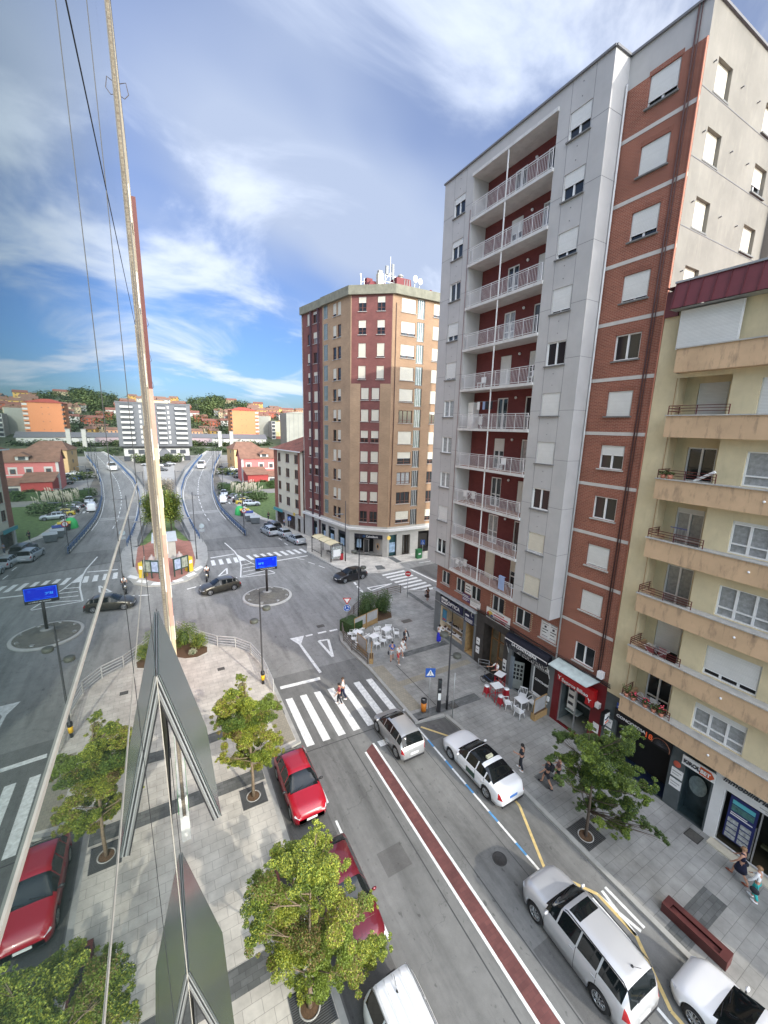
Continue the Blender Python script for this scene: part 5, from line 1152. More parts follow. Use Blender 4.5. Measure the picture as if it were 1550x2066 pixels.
for nm,lb,x0,x1,y,z1,mm in(('apartment_block','plain olive grey side wall of a block right of the orange one',77,87,362,25.5,GWL),('apartment_block','pale yellow block with a brick lower half, between two grey gables',88.5,97,350,21.2,YWL),('apartment_block','large grey gable wall block between the yellow block and the brick tower',84,102,300,27.2,GWL)):
    t=thing(nm,lb,'building',((x0+x1)/2,y,0),world=True);bx(t,'wall',x0,y,1,x1,y+18,z1,mm)
    if mm is YWL:
        bx(t,'brick_base',x0-.1,y-.15,1,x1+.1,y,9,mat('brick_red_far',(.32,.12,.08),.9));bx(t,'stair_tower',x0-3.4,y-.8,1,x0,y+10,21.5,CONC)
        m=MB()
        for k in range(6):m.box(x0-3,y-.9,4+k*3,x0-.6,y-.78,6+k*3,DWN);m.box(x0-3.3,y-1.3,3.4+k*3,x0-.3,y-.8,4.2+k*3,WHR);m.box(x1-1.6,y-.12,10.5+k*2,x1-1,y+.01,11.3+k*2,DWN)
        build(m,'window',t)
    elif y<320:
        m=MB();m.fs([(x0,y-.3,z1),(x1,y-.3,z1),(x1,y+18,z1),(x0,y+18,z1),((x0+x1)/2,y-.3,z1+1.2),((x0+x1)/2,y+18,z1+1.2)],[(0,1,4),(1,2,5,4),(3,0,4,5),(2,3,5)],GWL);build(m,'roof',t)
        m=MB()
        for q in range(5):m.box(x0+2+q*3.4,y-.04,1,x0+2.15+q*3.4,y,z1,GDK)
        build(m,'joint',t)
def gable(loc,w,d,h,rh,rz,wm,rm,label,grp=None,nw=3,nf=2,name='house',hip=False):
    t=thing(name,label,'house',loc,rz,group=grp)
    b=MB();b.box(-w/2,-d/2,-3,w/2,d/2,h,wm)
    if not hip:b.q([(-w/2,-d/2,h),(-w/2,d/2,h),(-w/2,0,h+rh)][::-1],wm);b.q([(w/2,-d/2,h),(w/2,d/2,h),(w/2,0,h+rh)],wm)
    build(b,'wall',t)
    b=MB();e=.5;i=w*.22 if hip else -e
    b.fs([(-w/2-e,-d/2-e,h-.12),(w/2+e,-d/2-e,h-.12),(w/2+e,d/2+e,h-.12),(-w/2-e,d/2+e,h-.12),(-w/2+i,0,h+rh+.1),(w/2-i,0,h+rh+.1)],[(0,1,5,4),(2,3,4,5)]+([(1,2,5),(3,0,4)] if hip else []),rm)
    r=build(b,'roof',t)
    if nw:
        b=MB()
        for f in range(nf):
            for k in range(nw):
                x=-w/2+(k+.5)*w/nw;z=h-2.0-f*2.8
                b.box(x-.5,-d/2-.04,z,x+.5,-d/2+.02,z+1.2,DWN);b.box(x-.62,-d/2-.1,z-.1,x+.62,-d/2+.01,z,WHR)
        for f in range(nf):b.box(-w/2-.04,-.6,h-2-f*2.8,-w/2+.02,.6,h-.8-f*2.8,DWN)
        build(b,'window',t)
    return t,r
# pink hotel-like house and its annex
t,r=gable((32.2,141.5,0),17.5,10,7.7,3.0,R(-2),mat('pink_wall',(.55,.17,.16),.85,var=.08),BRF,'pink house with cream corner stones and wide brown tiled roof with dormers',nw=0)
b=MB()
for z in(4.6,1.7):
    for k,x in enumerate((-6.6,-2.6,.6,3.6,6.8)):
        b.box(x-.9,-5.05,z+1.0,x+.9,-4.98,z+1.75,WHR);b.box(x-.85,-5.04,z-.1,x-.6,-4.98,z+1.5,WHR);b.box(x+.6,-5.04,z-.1,x+.85,-4.98,z+1.5,WHR);b.box(x-.55,-5.09,z,x+.55,-5,z+1.25,FRB);b.box(x-.42,-5.12,z+.1,x+.42,-5.03,z+1.15,DWN)
b.box(-8.75,-5.03,4.2,8.75,-4.99,4.45,WHR);b.box(-8.8,-5.06,0,-8.2,-4.6,7.6,WHR);build(b,'window',t)
for x in(-1.5,5.5):
    b=MB();b.box(x-1.3,-4.9,8.1,x+1.3,-2.5,9.3,WHR);b.box(x-.7,-4.95,8.2,x+.7,-4.88,9.1,DWN);b.q([(x-1.8,-5.4,9.1),(x+1.8,-5.4,9.1),(x,-5.3,10.1)],BRF);b.q([(x-1.8,-5.4,9.1),(x,-5.3,10.1),(x,-1.5,10.1),(x-1.8,-2,9.2)],BRF);b.q([(x+1.8,-5.4,9.1),(x+1.8,-2,9.2),(x,-1.5,10.1),(x,-5.3,10.1)],BRF);build(b,'dormer',r)
t=thing('annex','low red annex with brown tile roofs in front of the pink house','house',(26.5,131,0));b=MB();b.box(-3,-2.6,0,3.2,5,3.4,mat('annex_red',(.33,.05,.045),.85));b.box(3.2,-1,0,12,5,2.4,WHR);b.box(4,-1.1,.2,11,-.9,1.8,DWN);build(b,'wall',t);b=MB();b.q([(-3.4,-3.1,3.3),(3.6,-3.1,3.3),(3.6,5.2,5.0),(-3.4,5.2,5.0)],BRF);b.q([(3.3,-1.5,2.4),(12.4,-1.5,2.4),(12.4,5.2,3.7),(3.3,5.2,3.7)],BRF);build(b,'roof',t)
gable((31.5,178,0),11,12,8.7,2.6,R(5),mat('buff_wall',(.60,.40,.20),.85,var=.08),BRF,'buff yellow house with brown hipped roof left of and behind the pink house',nw=3,nf=3,hip=True)
t=thing('garage_row','long low white garage row with dark roof at the foot of the hill','building',(48,318,3));b=MB();b.box(-30,-4,-3,24,4,4.6,WHR);b.box(-30.2,-4.06,-3,-14,3.9,5.3,mat('mauve_wall',(.36,.28,.30),.85));build(b,'wall',t)
b=MB();b.q([(-30.5,-4.6,5.5),(25,-4.6,4.6),(25,2,8),(-30.5,2,8)],mat('slate_roof',(.12,.12,.13),.8));build(b,'roof',t)
b=MB()
for k in range(9):b.box(-12+k*4,-4.1,-.5,-9.8+k*4,-3.9,1.5,GALV)
build(b,'garage_door',t)
for x,z,lb in((37.5,13,'left of two square concrete pylons past the end of the bridge'),(45,13,'right of two square concrete pylons past the end of the bridge')):
    t=thing('pylon',lb,'pylon',(x,300,0));b=MB();b.box(-1.1,-1,0,1.1,1,z,STN);b.box(-1.3,-1.2,z,1.3,1.2,z+.4,CONC);build(b,'shaft',t)
# hillside houses: (x/y slope, distance, width, wall, roof)
HW=[mat('far_white',(.60,.58,.53),.85,var=.05),mat('far_cream',(.58,.47,.30),.85,var=.05),mat('far_ochre',(.55,.34,.10),.85,var=.05),mat('far_red',(.36,.10,.06),.85,var=.05),mat('far_grey',(.34,.34,.33),.85,var=.05),mat('far_orange',(.50,.28,.16),.85,var=.05)]
HR=[RRF,BRF,mat('far_rust_roof',(.18,.10,.07),.85,var=.3,vs=.5)]
WN=['white','cream','ochre','red brick','grey','orange']
rg=random.Random(21)
spec=[]
def hh_(s,zs,wd,wc,rc,note,hip=False,fl=2,dp=9):spec.append((s,zs,wd,wc,rc,note,hip,fl,dp))
hh_(.0735,.024,13,0,0,'tall white house with red roof just right of the grey tower top')
hh_(.087,.0165,15,3,0,'dark red gabled house on the slope beside the grey tower')
hh_(.108,.008,20,3,0,'long red terrace row with balconies, left of the green slope')
hh_(.146,.0095,20,0,0,'long white terrace row with red roof, next to the orange block')
hh_(.148,.019,12,4,1,'grey house with brown roof above the terrace near the orange block')
hh_(.098,-.008,17,1,2,'cream house with two broad rust gables under the red terrace')
hh_(.112,-.013,10,2,2,'ochre yellow house beside the broad cream gables')
hh_(.078,-.014,12,5,2,'small orange-walled house at the foot of the hill by the grey tower')
hh_(.131,-.026,9,0,1,'small white house hidden in bushes above the garages')
hh_(.138,.027,14,1,1,'cream villa on the ridge right of the dark trees',True)
hh_(.150,.031,16,1,1,'wide cream villa on the ridge above the grey house',True)
hh_(.172,.034,14,5,2,'orange house on the hilltop above the orange block roof')
hh_(.187,.032,12,3,0,'red house on the hilltop right of the orange one')
hh_(.197,.030,12,1,0,'cream house on the ridge between two red roofs')
hh_(.214,.029,14,4,1,'grey ridge house with chimney above the olive grey wall')
hh_(.226,.023,16,1,1,'long cream house on the ridge behind the olive grey wall',True)
hh_(.242,.029,13,3,0,'red rendered house on the skyline above the pale yellow block')
hh_(.253,.028,12,2,1,'ochre house on the skyline above the pale yellow block')
hh_(.266,.026,11,0,0,'white house with red roof on the skyline left of the grey gable')
hh_(.283,.030,12,4,0,'grey house at the right end of the skyline')
hh_(.300,.031,13,0,2,'white house with chimney at the far right of the skyline next to the brick tower')
hh_(.125,.031,12,4,1,'grey ridge house left of the dark trees',True)
hh_(.205,.020,12,0,1,'white house just behind the right corner of the orange block')
for i,(s,zs_,wd,wc,rc,note,hip,fl,dp) in enumerate(spec):
    # stand the house where the sight line along its slope meets the hill
    y=320
    while y<820 and HC+zs_*y-6.2>terr(s*y,y):y+=3
    if y>=820:y=660
    if zs_<-.01:y=max(y,322)
    zb_=max(terr(s*y,y),HC+zs_*y-9);gable((s*y,y,zb_),wd*y/560,dp,HC+zs_*y-zb_-1.5,2.6*y/560,R(rg.uniform(-14,14)),HW[wc],HR[rc],note,nw=max(2,int(wd/4)),nf=fl,hip=hip)
# more houses filling the slope as one mass of far roofs
mbw=MB();mbr=MB();mbd=MB()
for i in range(150):
    y=rg.uniform(400,800);s=rg.uniform(-.42,.47)
    if .06<s<.145 and y<640 and rg.random()<.75:continue
    x=s*y;z=terr(x,y);w_=rg.uniform(9,16);d=rg.uniform(7,10);h=rg.uniform(5,7.5);a=rg.uniform(-.35,.35)
    wm=rg.choice(HW);rm=rg.choice(HR);ca,sa=math.cos(a),math.sin(a)
    T=lambda p:(x+p[0]*ca-p[1]*sa,y+p[0]*sa+p[1]*ca,z+p[2])
    W,D=w_/2,d/2
    mbw.fs([T(p) for p in((-W,-D,-3),(W,-D,-3),(W,D,-3),(-W,D,-3),(-W,-D,h),(W,-D,h),(W,D,h),(-W,D,h),(-W,0,h+2.4),(W,0,h+2.4))],[(0,1,5,4),(1,2,6,9,5),(2,3,7,6),(3,0,4,8,7)],wm)
    mbr.fs([T(p) for p in((-W-.5,-D-.6,h-.2),(W+.5,-D-.6,h-.2),(W+.5,D+.6,h-.2),(-W-.5,D+.6,h-.2),(-W-.5,0,h+2.6),(W+.5,0,h+2.6))],[(0,1,5,4),(2,3,4,5)],rm)
    for f in range(2):
        for k in range(3):
            xx=-W+(k+.5)*w_/3;zz_=h-2-f*2.8;mbd.q([T((xx-.6,-D-.05,zz_)),T((xx+.6,-D-.05,zz_)),T((xx+.6,-D-.05,zz_+1.2)),T((xx-.6,-D-.05,zz_+1.2))],DWN)
o=build(mbw,'distant_houses');tag(o,'distant spread of small tiled houses covering the hillside on the skyline','houses',kind='stuff')
link('roof',mbr.mesh('roof'),o);link('window',mbd.mesh('window'),o)
# woods on the hill
mb=MB();rg=random.Random(33);FG1=mat('far_foliage',(.055,.085,.028),.8,var=.5,vs=.1);FG2=mat('far_foliage_dark',(.025,.045,.017),.85,var=.4,vs=.1);FG3=mat('far_foliage_light',(.10,.13,.035),.8,var=.4,vs=.1)
for i in range(430):
    y=rg.uniform(345,800);s=rg.uniform(-.42,.45)
    if rg.random()<.5:s=rg.uniform(.06,.2)
    x=s*y;z=terr(x,y);r=rg.uniform(2.5,5.5);leaves(mb,(x,y,z+r*.7),(r*1.3,r*1.3,r),80,1.5,rg.choice([[FG1,FG2],[FG1,FG3],[FG2]]),rg,shell=.5)
for i in range(14):
    y=rg.uniform(620,700);s=rg.uniform(.104,.135);r=rg.uniform(4,7);leaves(mb,(s*y,y,terr(s*y,y)+r*.9),(r*1.2,r*1.2,r),160,1.8,[FG2,FG2,FG1],rg,shell=.5)
for i in range(26):
    y=rg.uniform(480,600);s=rg.uniform(.098,.128);r=rg.uniform(4,7);leaves(mb,(s*y,y,terr(s*y,y)+r*.6),(r*1.3,r*1.2,r),140,1.8,[FG3,FG1],rg,shell=.5)
o=build(mb,'hill_woods',uv=False);tag(o,'mass of trees and scrub growing between the houses on the far hill','woods',kind='stuff')
mb=MB()
for i in range(70):
    leaves(mb,(rg.uniform(18,62),rg.uniform(266,290),rg.uniform(.5,2.5)),(2.5,2,1.6),70,.9,[FG2,FG1],rg,shell=.4)
for i in range(40):leaves(mb,(rg.uniform(-16,11),rg.uniform(212,220),rg.uniform(.5,3)),(2.2,2,1.8),90,.8,[FG1,FG3,FG2],rg,shell=.3)
for i in range(14):leaves(mb,(rg.uniform(18,30),rg.uniform(150,168),1.0),(2,2,1.4),70,.7,[FG1,FG3],rg,shell=.3)
for i in range(30):leaves(mb,(rg.uniform(-12,2),rg.uniform(200,206),.5),(1.6,1.2,.9),50,.6,[FG1,FG2],rg,shell=.3)
for i in range(60):
    x=rg.uniform(18,72);r=rg.uniform(1.6,3.4);leaves(mb,(x,rg.uniform(303,311),2.2+r*.6),(r*1.2,r,r),80,1.1,rg.choice([[FG1,FG2],[FG3,FG1],[FG2]]),rg,shell=.4)
o=build(mb,'shrubbery',uv=False);tag(o,'shrubs round the car parks beside and beyond the bridge','shrubs',kind='stuff')
# hedge and pampas
t=thing('hedge','long clipped dark green hedge in front of the pink house','hedge',(14.5,121,0));mb=MB();mb.box(.4,-.8,0,18,.8,1.9,LEAFD)
for i in range(60):leaves(mb,(rg.uniform(0,18.5),rg.uniform(-1,1),rg.uniform(.6,2.1)),(1.2,.6,.6),120,.32,[LEAFD,LEAF],rg)
build(mb,'foliage',t,uv=False)
t=thing('hedge','low green hedge strip along the parked cars right of the bridge','hedge',(13.5,113.5,0));mb=MB()
for i in range(14):leaves(mb,(rg.uniform(0,5),rg.uniform(-.6,.6),.5),(.8,.5,.5),90,.25,[LEAF,LEAFD],rg)
build(mb,'foliage',t,uv=False)
PMP=mat('pampas_plume',(.62,.55,.40),.8,var=.1)
t=thing('pampas_grass','clump of pampas grass with pale plumes behind the parked cars','plant',(20.3,108,0));mb=MB()
for i in range(46):leaves(mb,(rg.uniform(-4.5,2.5),rg.uniform(-8,6),.8),(1.4,1.4,1.1),70,.5,[mat('pampas_leaf',(.12,.16,.06),.7,var=.4,vs=2),LEAF],rg)
build(mb,'foliage',t,uv=False)
mb=MB()
for i in range(75):
    x,y=rg.uniform(-4,2.5),rg.uniform(-2,9);z=rg.uniform(2.0,3.4);mb.tube([(x,y,.5),(x+.1,y,z-.6),(x+.2,y,z),(x+.35,y,z+.35)],[.02,.04,.13,.02],PMP,5)
build(mb,'plume',t)
# ---------------------------------------------------------------- vehicles
def pchip(xs,ys,x):
    return float(np.interp(x,xs,ys))
GLCAR=mat('car_glass',(.008,.011,.012),.04,spec=.45,var=0);TYR=mat('tyre',(.015,.015,.016),.8,var=.1);RIM=mat('alloy',(.45,.46,.47),.3,metal=.8,var=.05);TRIM=mat('car_trim_black',(.02,.02,.022),.5,var=0);HLT=mat('headlight',(.6,.62,.64),.12,spec=.9,var=.1,vs=9);TLT=mat('taillight',(.32,.012,.015),.15,spec=.9,var=.1,vs=9);PLT=mat('number_plate',(.75,.75,.74),.5,var=0);PLB=mat('number_plate_blue',(.06,.2,.55),.5,var=0)
def paint(nm,c,metal=.0,rough=.3):return mat('car_paint_'+nm,c,rough,metal=metal,var=.03,vs=.8,coat=.8)
def smooth_interp(tab,x):
    xs=[a for a,_ in tab];ys=[b for _,b in tab]
    if x<=xs[0]:return ys[0]
    if x>=xs[-1]:return ys[-1]
    i=max(j for j in range(len(xs)) if xs[j]<=x);i=min(i,len(xs)-2)
    h=xs[i+1]-xs[i];t=(x-xs[i])/h
    def sl(j):
        if j<=0 or j>=len(xs)-1:return (ys[min(j+1,len(xs)-1)]-ys[max(j-1,0)])/(xs[min(j+1,len(xs)-1)]-xs[max(j-1,0)])
        a=(ys[j]-ys[j-1])/(xs[j]-xs[j-1]);b=(ys[j+1]-ys[j])/(xs[j+1]-xs[j]);return 0 if a*b<=0 else 2*a*b/(a+b)
    m0,m1=sl(i)*h,sl(i+1)*h
    return (2*t**3-3*t*t+1)*ys[i]+(t**3-2*t*t+t)*m0+(-2*t**3+3*t*t)*ys[i+1]+(t**3-t*t)*m1
# profile: s along length 0 front..1 rear ; top height fraction; glass ranges
PROF={
'hatch':dict(top=[(0,.40),(.02,.50),(.08,.60),(.20,.665),(.27,.70),(.44,.955),(.51,1.0),(.68,.99),(.80,.925),(.93,.70),(.975,.58),(1,.42)],ws=(.27,.45),rg=(.81,.935),sg=(.30,.86),pil=(.45,.62,.775),wx=(.19,.80)),
'mpv':dict(top=[(0,.40),(.02,.48),(.07,.56),(.16,.63),(.20,.67),(.40,.95),(.50,1.0),(.76,.99),(.86,.95),(.96,.62),(.985,.55),(1,.4)],ws=(.20,.41),rg=(.87,.955),sg=(.22,.90),pil=(.40,.60,.80),wx=(.17,.81)),
'sedan':dict(top=[(0,.40),(.02,.50),(.07,.60),(.2,.67),(.29,.71),(.44,.96),(.52,1.0),(.66,.985),(.75,.90),(.86,.745),(.95,.735),(.985,.66),(1,.45)],ws=(.29,.45),rg=(.70,.86),sg=(.32,.82),pil=(.45,.61,.745),wx=(.19,.79)),
'suv':dict(top=[(0,.45),(.015,.53),(.06,.63),(.2,.685),(.26,.70),(.38,.93),(.45,.985),(.7,1.0),(.88,.975),(.93,.93),(.975,.65),(.99,.56),(1,.42)],ws=(.26,.385),rg=(.93,.975),sg=(.28,.93),pil=(.39,.57,.745),wx=(.19,.79)),
'van':dict(top=[(0,.38),(.02,.45),(.08,.53),(.15,.585),(.17,.60),(.31,.93),(.37,.985),(.55,1.0),(.93,.985),(.965,.93),(.985,.55),(1,.3)],ws=(.17,.33),rg=(.965,.985),sg=(.2,.62),pil=(.33,.5),wx=(.18,.80))}
def make_car(label,cat,kind,L,W,H,pt,loc,rz,rails=None,sun=None,clad=False,taxi=False,plate=PLT,rim=None,seams=True,group=None,antenna=False,name='parked_car'):
    """car pointing to -y (front) in its own frame"""
    P=PROF[kind];t=thing(name,label,cat,loc,rz,group=group)
    S=set([0,.006,.015,.03,1,.994,.985,.97]+[i/40 for i in range(41)]+list(P['ws'])+list(P['rg'])+list(P['sg']))
    seam=[]
    wr=.335*min(1.12,H/1.45);cy=[P['wx'][0]*L,P['wx'][1]*L];gap=wr+.055
    for c in cy:
        for k in range(-8,9):S.add((c+gap*math.sin(k*math.pi/16)*1.0)/L)
    if seams:
        for s in(P['sg'][0]+.0,P['pil'][1],min(.79,P['pil'][-1]+.0)):seam.append(s);S|={s-.0018,s+.0018}
    pil=[]
    for s in P['pil']:pil.append(s);S|={s-.007,s+.007}
    S=sorted(s for s in S if 0<=s<=1);S=[s for i,s in enumerate(S) if i==0 or s-S[i-1]>.0012 or s in(1,)]
    gc=.2
    def row(s):
        y=s*L;top=smooth_interp(P['top'],s)*H;belt0=smooth_interp([(0,.36),(.03,.44),(.1,.56),(.25,.64),(.5,.665),(.8,.70),(.95,.66),(1,.4)],s)*H
        e=min(s,1-s);tp=1-(max(0,.10-e)/.10)**2.2*(.26 if s<.5 else .18)
        hw=W/2*tp*(1-.02*abs(s-.5)*2)
        belt=min(belt0,top-.03)
        zb=.2+ (.10*max(0,(.06-e)/.06));
        arch=0
        for c in cy:
            d=abs(y-c)
            if d<gap-.001:arch=max(arch,wr-.01+math.sqrt(max(0,gap*gap-d*d)))
        zbb=max(zb,arch) if arch else zb
        up=max(0,min(1,(top-belt0)/(.33*H)))
        wt=hw*(.86-.19*up)
        ze=top-.035-.03*up
        pts=[(0,zb+.02),(hw*.86,zb+.02 if not arch else zbb),(hw*.965,zbb+.0),(hw*1.0,max(zbb+.02,.30*H)),(hw*1.0,max(zbb+.03,.42*H*min(1,top/(.42*H)))) ,(hw*.985,belt-.05),(hw*.945,belt),(wt+(hw*.93-wt)*.0 if up>.08 else hw*.88,ze if up>.08 else belt+(ze-belt)*.6+.0),(wt*.80,top-.012),(wt*.42,top),(0,top+.004)]
        # keep rows monotone in z for low noses
        q=[]
        zl=-9
        for i,(x,z) in enumerate(pts):
            if i>0:z=max(z,zl) if i<7 else z
            z=min(z,top+.004);zl=z;q.append((x,z))
        return y,q
    rows=[row(s) for s in S];nR=len(rows[0][1])
    ringN=2*nR-2
    V=[]
    for y,q in rows:
        for i in range(nR):V.append((q[i][0],y-L/2,q[i][1]))
        for i in range(nR-2,0,-1):V.append((-q[i][0],y-L/2,q[i][1]))
    groups={k:[] for k in('body','windscreen','side_window','rear_window','headlight','taillight','trim')}
    for i in range(len(S)-1):
        sm=(S[i]+S[i+1])/2
        for j in range(ringN):
            a=i*ringN+j;b=i*ringN+(j+1)%ringN;f=(a,b,b+ringN,a+ringN)
            jj=j if j<nR-1 else ringN-1-j   # segment index from the bottom centre
            g='body'
            ws,rgz,sg=P['ws'],P['rg'],P['sg']
            if ws[0]<sm<ws[1] and jj>=7:g='windscreen'
            elif rgz[0]<sm<rgz[1] and jj>=7 and kind!='van':g='rear_window'
            elif sg[0]<sm<sg[1] and jj==6 and not any(abs(sm-p)<.007 for p in pil[(0 if kind in('x') else 0):]):g='side_window'
            elif jj==0:g='trim'
            elif any(abs(sm-p)<.0018 for p in seam) and jj in(2,3,4,5):g='trim'
            elif sm<.045 and jj in(4,5) :g='headlight'
            elif sm>.955 and jj in(4,5) and kind!='x':g='taillight'
            elif clad and jj in(1,2):g='trim'
            if sun and sun[0]<sm<sun[1] and jj>=(7 if taxi else 8):g='sun'
            groups.setdefault(g,[]).append(f)
    groups['body'].append(tuple(range(ringN))[::-1]);groups['body'].append(tuple((len(S)-1)*ringN+k for k in range(ringN)))
    mats={'body':pt,'windscreen':GLCAR,'side_window':GLCAR,'rear_window':GLCAR,'headlight':HLT,'taillight':TLT,'trim':TRIM,'sun':GLCAR}
    names={'sun':'sunroof'}
    for g,fs in groups.items():
        if not fs:continue
        ids=sorted({v for f in fs for v in f});mp={v:k for k,v in enumerate(ids)}
        if g in('side_window','headlight','taillight'):
            for sd in(1,-1):
                f2=[f for f in fs if V[f[0]][0]*sd>0 or V[f[1]][0]*sd>0]
                if not f2:continue
                ids=sorted({v for f in f2 for v in f});mp={v:k for k,v in enumerate(ids)}
                b=MB();b.fs([V[v] for v in ids],[tuple(mp[v] for v in f) for f in f2],mats[g]);build(b,g,t,True,uv=False)
            continue
        b=MB();b.fs([V[v] for v in ids],[tuple(mp[v] for v in f) for f in fs],mats[g]);o=build(b,names.get(g,g),t,True,uv=False)
    z_=lambda s:smooth_interp(P['top'],s)*H
    b=MB()
    for c in cy:b.box(-W/2+.14,c-L/2-.42,.16,W/2-.14,c-L/2+.42,.70,TRIM)
    b.box(-W*.36,-L/2+.0,.24,W*.36,-L/2+.06,.42*H*.85,TRIM) if kind!='van' else None
    b.box(-W*.40,L/2-.05,.22,W*.40,L/2+.015,.34,TRIM);build(b,'underbody',t)
    # wheels
    rm=rim or RIM
    for c in cy:
        for sx in(-1,1):
            w_=MB();x=sx*(W/2-.115);w_.lathe([(wr*.66,-.10),(wr*.93,-.105),(wr,-.07),(wr,.07),(wr*.93,.105),(wr*.66,.10)],TYR,(x,c-L/2,wr),22,'x');wo=build(w_,'wheel',t,True)
            w_=MB();xx=x+sx*.088;w_.lathe([(wr*.67,sx*-.03),(wr*.68,sx*.012),(wr*.60,sx*.012),(wr*.58,-.02*sx)],rm,(xx,c-L/2,wr),22,'x')
            w_.lathe([(wr*.62,-.05*sx),(0,-.05*sx)],TRIM,(xx,c-L/2,wr),14,'x')
            for k in range(10):
                a=k*math.pi/5+.2;w_.bar((xx+.0,c-L/2+.04*math.cos(a),wr+.04*math.sin(a)),(xx-.005*sx,c-L/2+wr*.62*math.cos(a),wr+wr*.62*math.sin(a)),.035,.02,rm)
            w_.lathe([(wr*.16,-.02*sx),(wr*.14,.014*sx),(0,.018*sx)],rm,(xx,c-L/2,wr),10,'x');build(w_,'rim',wo,True)
    # mirrors, handles, plates
    ym=(P['sg'][0]+.03)*L-L/2
    for sx in(-1,1):
        b=MB();b.ell((sx*(W/2+.09),ym,.69*H),(.11,.06,.075),TRIM if (clad or pt.name.endswith('red')) else pt,10,6);b.box(sx*(W/2-.06),ym-.02,.655*H,sx*(W/2+.04),ym+.03,.67*H,TRIM);build(b,'mirror',t,True)
        b=MB()
        for s in(P['pil'][1]-.05,P['pil'][-1]-.035):b.box(sx*(W/2-.012),s*L-L/2,.56*H,sx*(W/2+.018),s*L-L/2+.17,.58*H,pt);
        build(b,'door_handle',t)
        if rails:
            b=MB();xx=sx*W*.345;b.tube([(xx,P['pil'][0]*L-L/2+.1,z_(.5)-.02),(xx,P['pil'][0]*L-L/2+.2,z_(.5)+.05),(xx,(P['rg'][0]-.03)*L-L/2,z_(P['rg'][0]-.03)+.03),(xx,P['rg'][0]*L-L/2,z_(P['rg'][0])-.03)],.02,rails,6);build(b,'roof_rail',t,True)
    b=MB();b.box(-.26,-L/2-.02,.40,.26,-L/2+.04,.51,plate);b.box(-.26,L/2-.04,.52 if kind!='sedan' else .60,.26,L/2+.022,.63 if kind!='sedan' else .71,plate);build(b,'number_plate',t)
    b=MB();y=(P['ws'][0]+.006)*L-L/2
    for x0 in(-.5,.12):b.bar((x0,y,z_(P['ws'][0])+.02),(x0+.5,y+.12,z_(P['ws'][0]+.03)+.02),.02,.02,TRIM)
    if P['rg'][1]<.98 and kind in('hatch','mpv','suv'):b.bar((0,(P['rg'][1]-.01)*L-L/2+.03,z_(P['rg'][1]-.01)+.03),(.35,(P['rg'][0]+.04)*L-L/2+.05,z_(P['rg'][0]+.04)+.02),.018,.018,TRIM)
    build(b,'wiper',t)
    if antenna:
        b=MB();b.tube([(0,antenna*L-L/2,z_(antenna)),(0,antenna*L-L/2+.25,z_(antenna)+.3)],.008,TRIM,5);b.lathe([(.05,0),(.03,.04),(0,.05)],TRIM,(0,antenna*L-L/2,z_(antenna)),10);build(b,'aerial',t)
    if taxi:
        b=MB();b.box(-.2,.56*L-L/2+.25,z_(.6)-.01,.2,.56*L-L/2+.4,z_(.6)+.11,mat('taxi_sign_cream',(.62,.60,.42),.4));build(b,'roof_sign',t)
        for sx in(-1,1):
            b=MB();b.box(sx*(W/2-.004),-.12,.44,sx*(W/2+.006),.55,.74,mat('taxi_door_panel',(.02,.06,.04),.4));build(b,'door_badge',t)
    return t
SIL=paint('silver',(.40,.405,.41),.45,.3);WPT=paint('white',(.80,.80,.80));RED=paint('red',(.36,.005,.018));BUR=paint('burgundy',(.16,.012,.022),.3);BLP=paint('black',(.008,.008,.009));BRZ=paint('bronze',(.085,.078,.062),.6,.3);DGR=paint('dark_grey',(.05,.055,.06),.5);YLP=paint('yellow',(.60,.45,.03));BLPt=paint('blue',(.02,.06,.22),.3);LSL=paint('pale_blue_silver',(.45,.48,.50),.35,.3)
make_car('bright red compact car parked at the left kerb, nose towards the tree','car','hatch',4.16,1.73,1.50,RED,(5.02,17.3,0),0,rails=TRIM)
make_car('dark burgundy car parked behind the red one, half hidden under the big tree','car','hatch',4.3,1.78,1.48,BUR,(5.05,11.55,0),0)
make_car('white people carrier with a roof aerial, cut off by the bottom edge','car','suv',4.6,1.82,1.8,WPT,(5.1,6.05,0),0,antenna=.82,rails=SIL,name='parked_van')
make_car('small silver car waiting just before the zebra crossing','car','mpv',3.62,1.72,1.58,SIL,(11.42,17.95,0),R(180),name='driving_car',sun=(.30,.47))
make_car('white taxi saloon with black panoramic roof and a blue number plate','taxi','sedan',4.80,1.86,1.47,WPT,(14.28,13.85,0),R(181),taxi=True,plate=PLB,sun=(.455,.66),name='parked_taxi')
make_car('large silver off-road car with open sunroof driving towards the crossing','car','suv',4.5,1.86,1.76,paint('bright_silver',(.56,.565,.57),.3,.3),(12.22,6.1,0),R(178),rails=TRIM,sun=(.42,.53),name='driving_car',antenna=.87)
make_car('white car cut off by the bottom right edge of the photo','car','hatch',4.3,1.80,1.5,WPT,(14.45,1.75,0),R(180))
make_car('dark bronze hatchback driving round the roundabout near the motorbike','car','hatch',4.3,1.79,1.48,BRZ,(4.95,46.6,0),R(-80),name='driving_car')
make_car('black hatchback leaving the roundabout by the bus shelter corner','car','hatch',4.2,1.78,1.50,BLP,(19.75,43.4,0),R(-82),name='driving_car')
make_car('silver saloon parked first in the row, just past the far zebra crossing','car','sedan',4.5,1.75,1.42,LSL,(18.4,62.1,0),R(190))
make_car('silver hatchback parked second in the row by the cream house','car','hatch',4.1,1.72,1.46,LSL,(17.6,66.8,0),R(190))
make_car('silver people carrier moving beside the parked row','car','mpv',4.3,1.80,1.62,LSL,(15.75,68.9,0),R(190),name='driving_car')
make_car('dark grey off-road car parked third in the row by the cream house','car','suv',4.5,1.85,1.7,DGR,(17.05,71.6,0),R(190),rails=SIL)
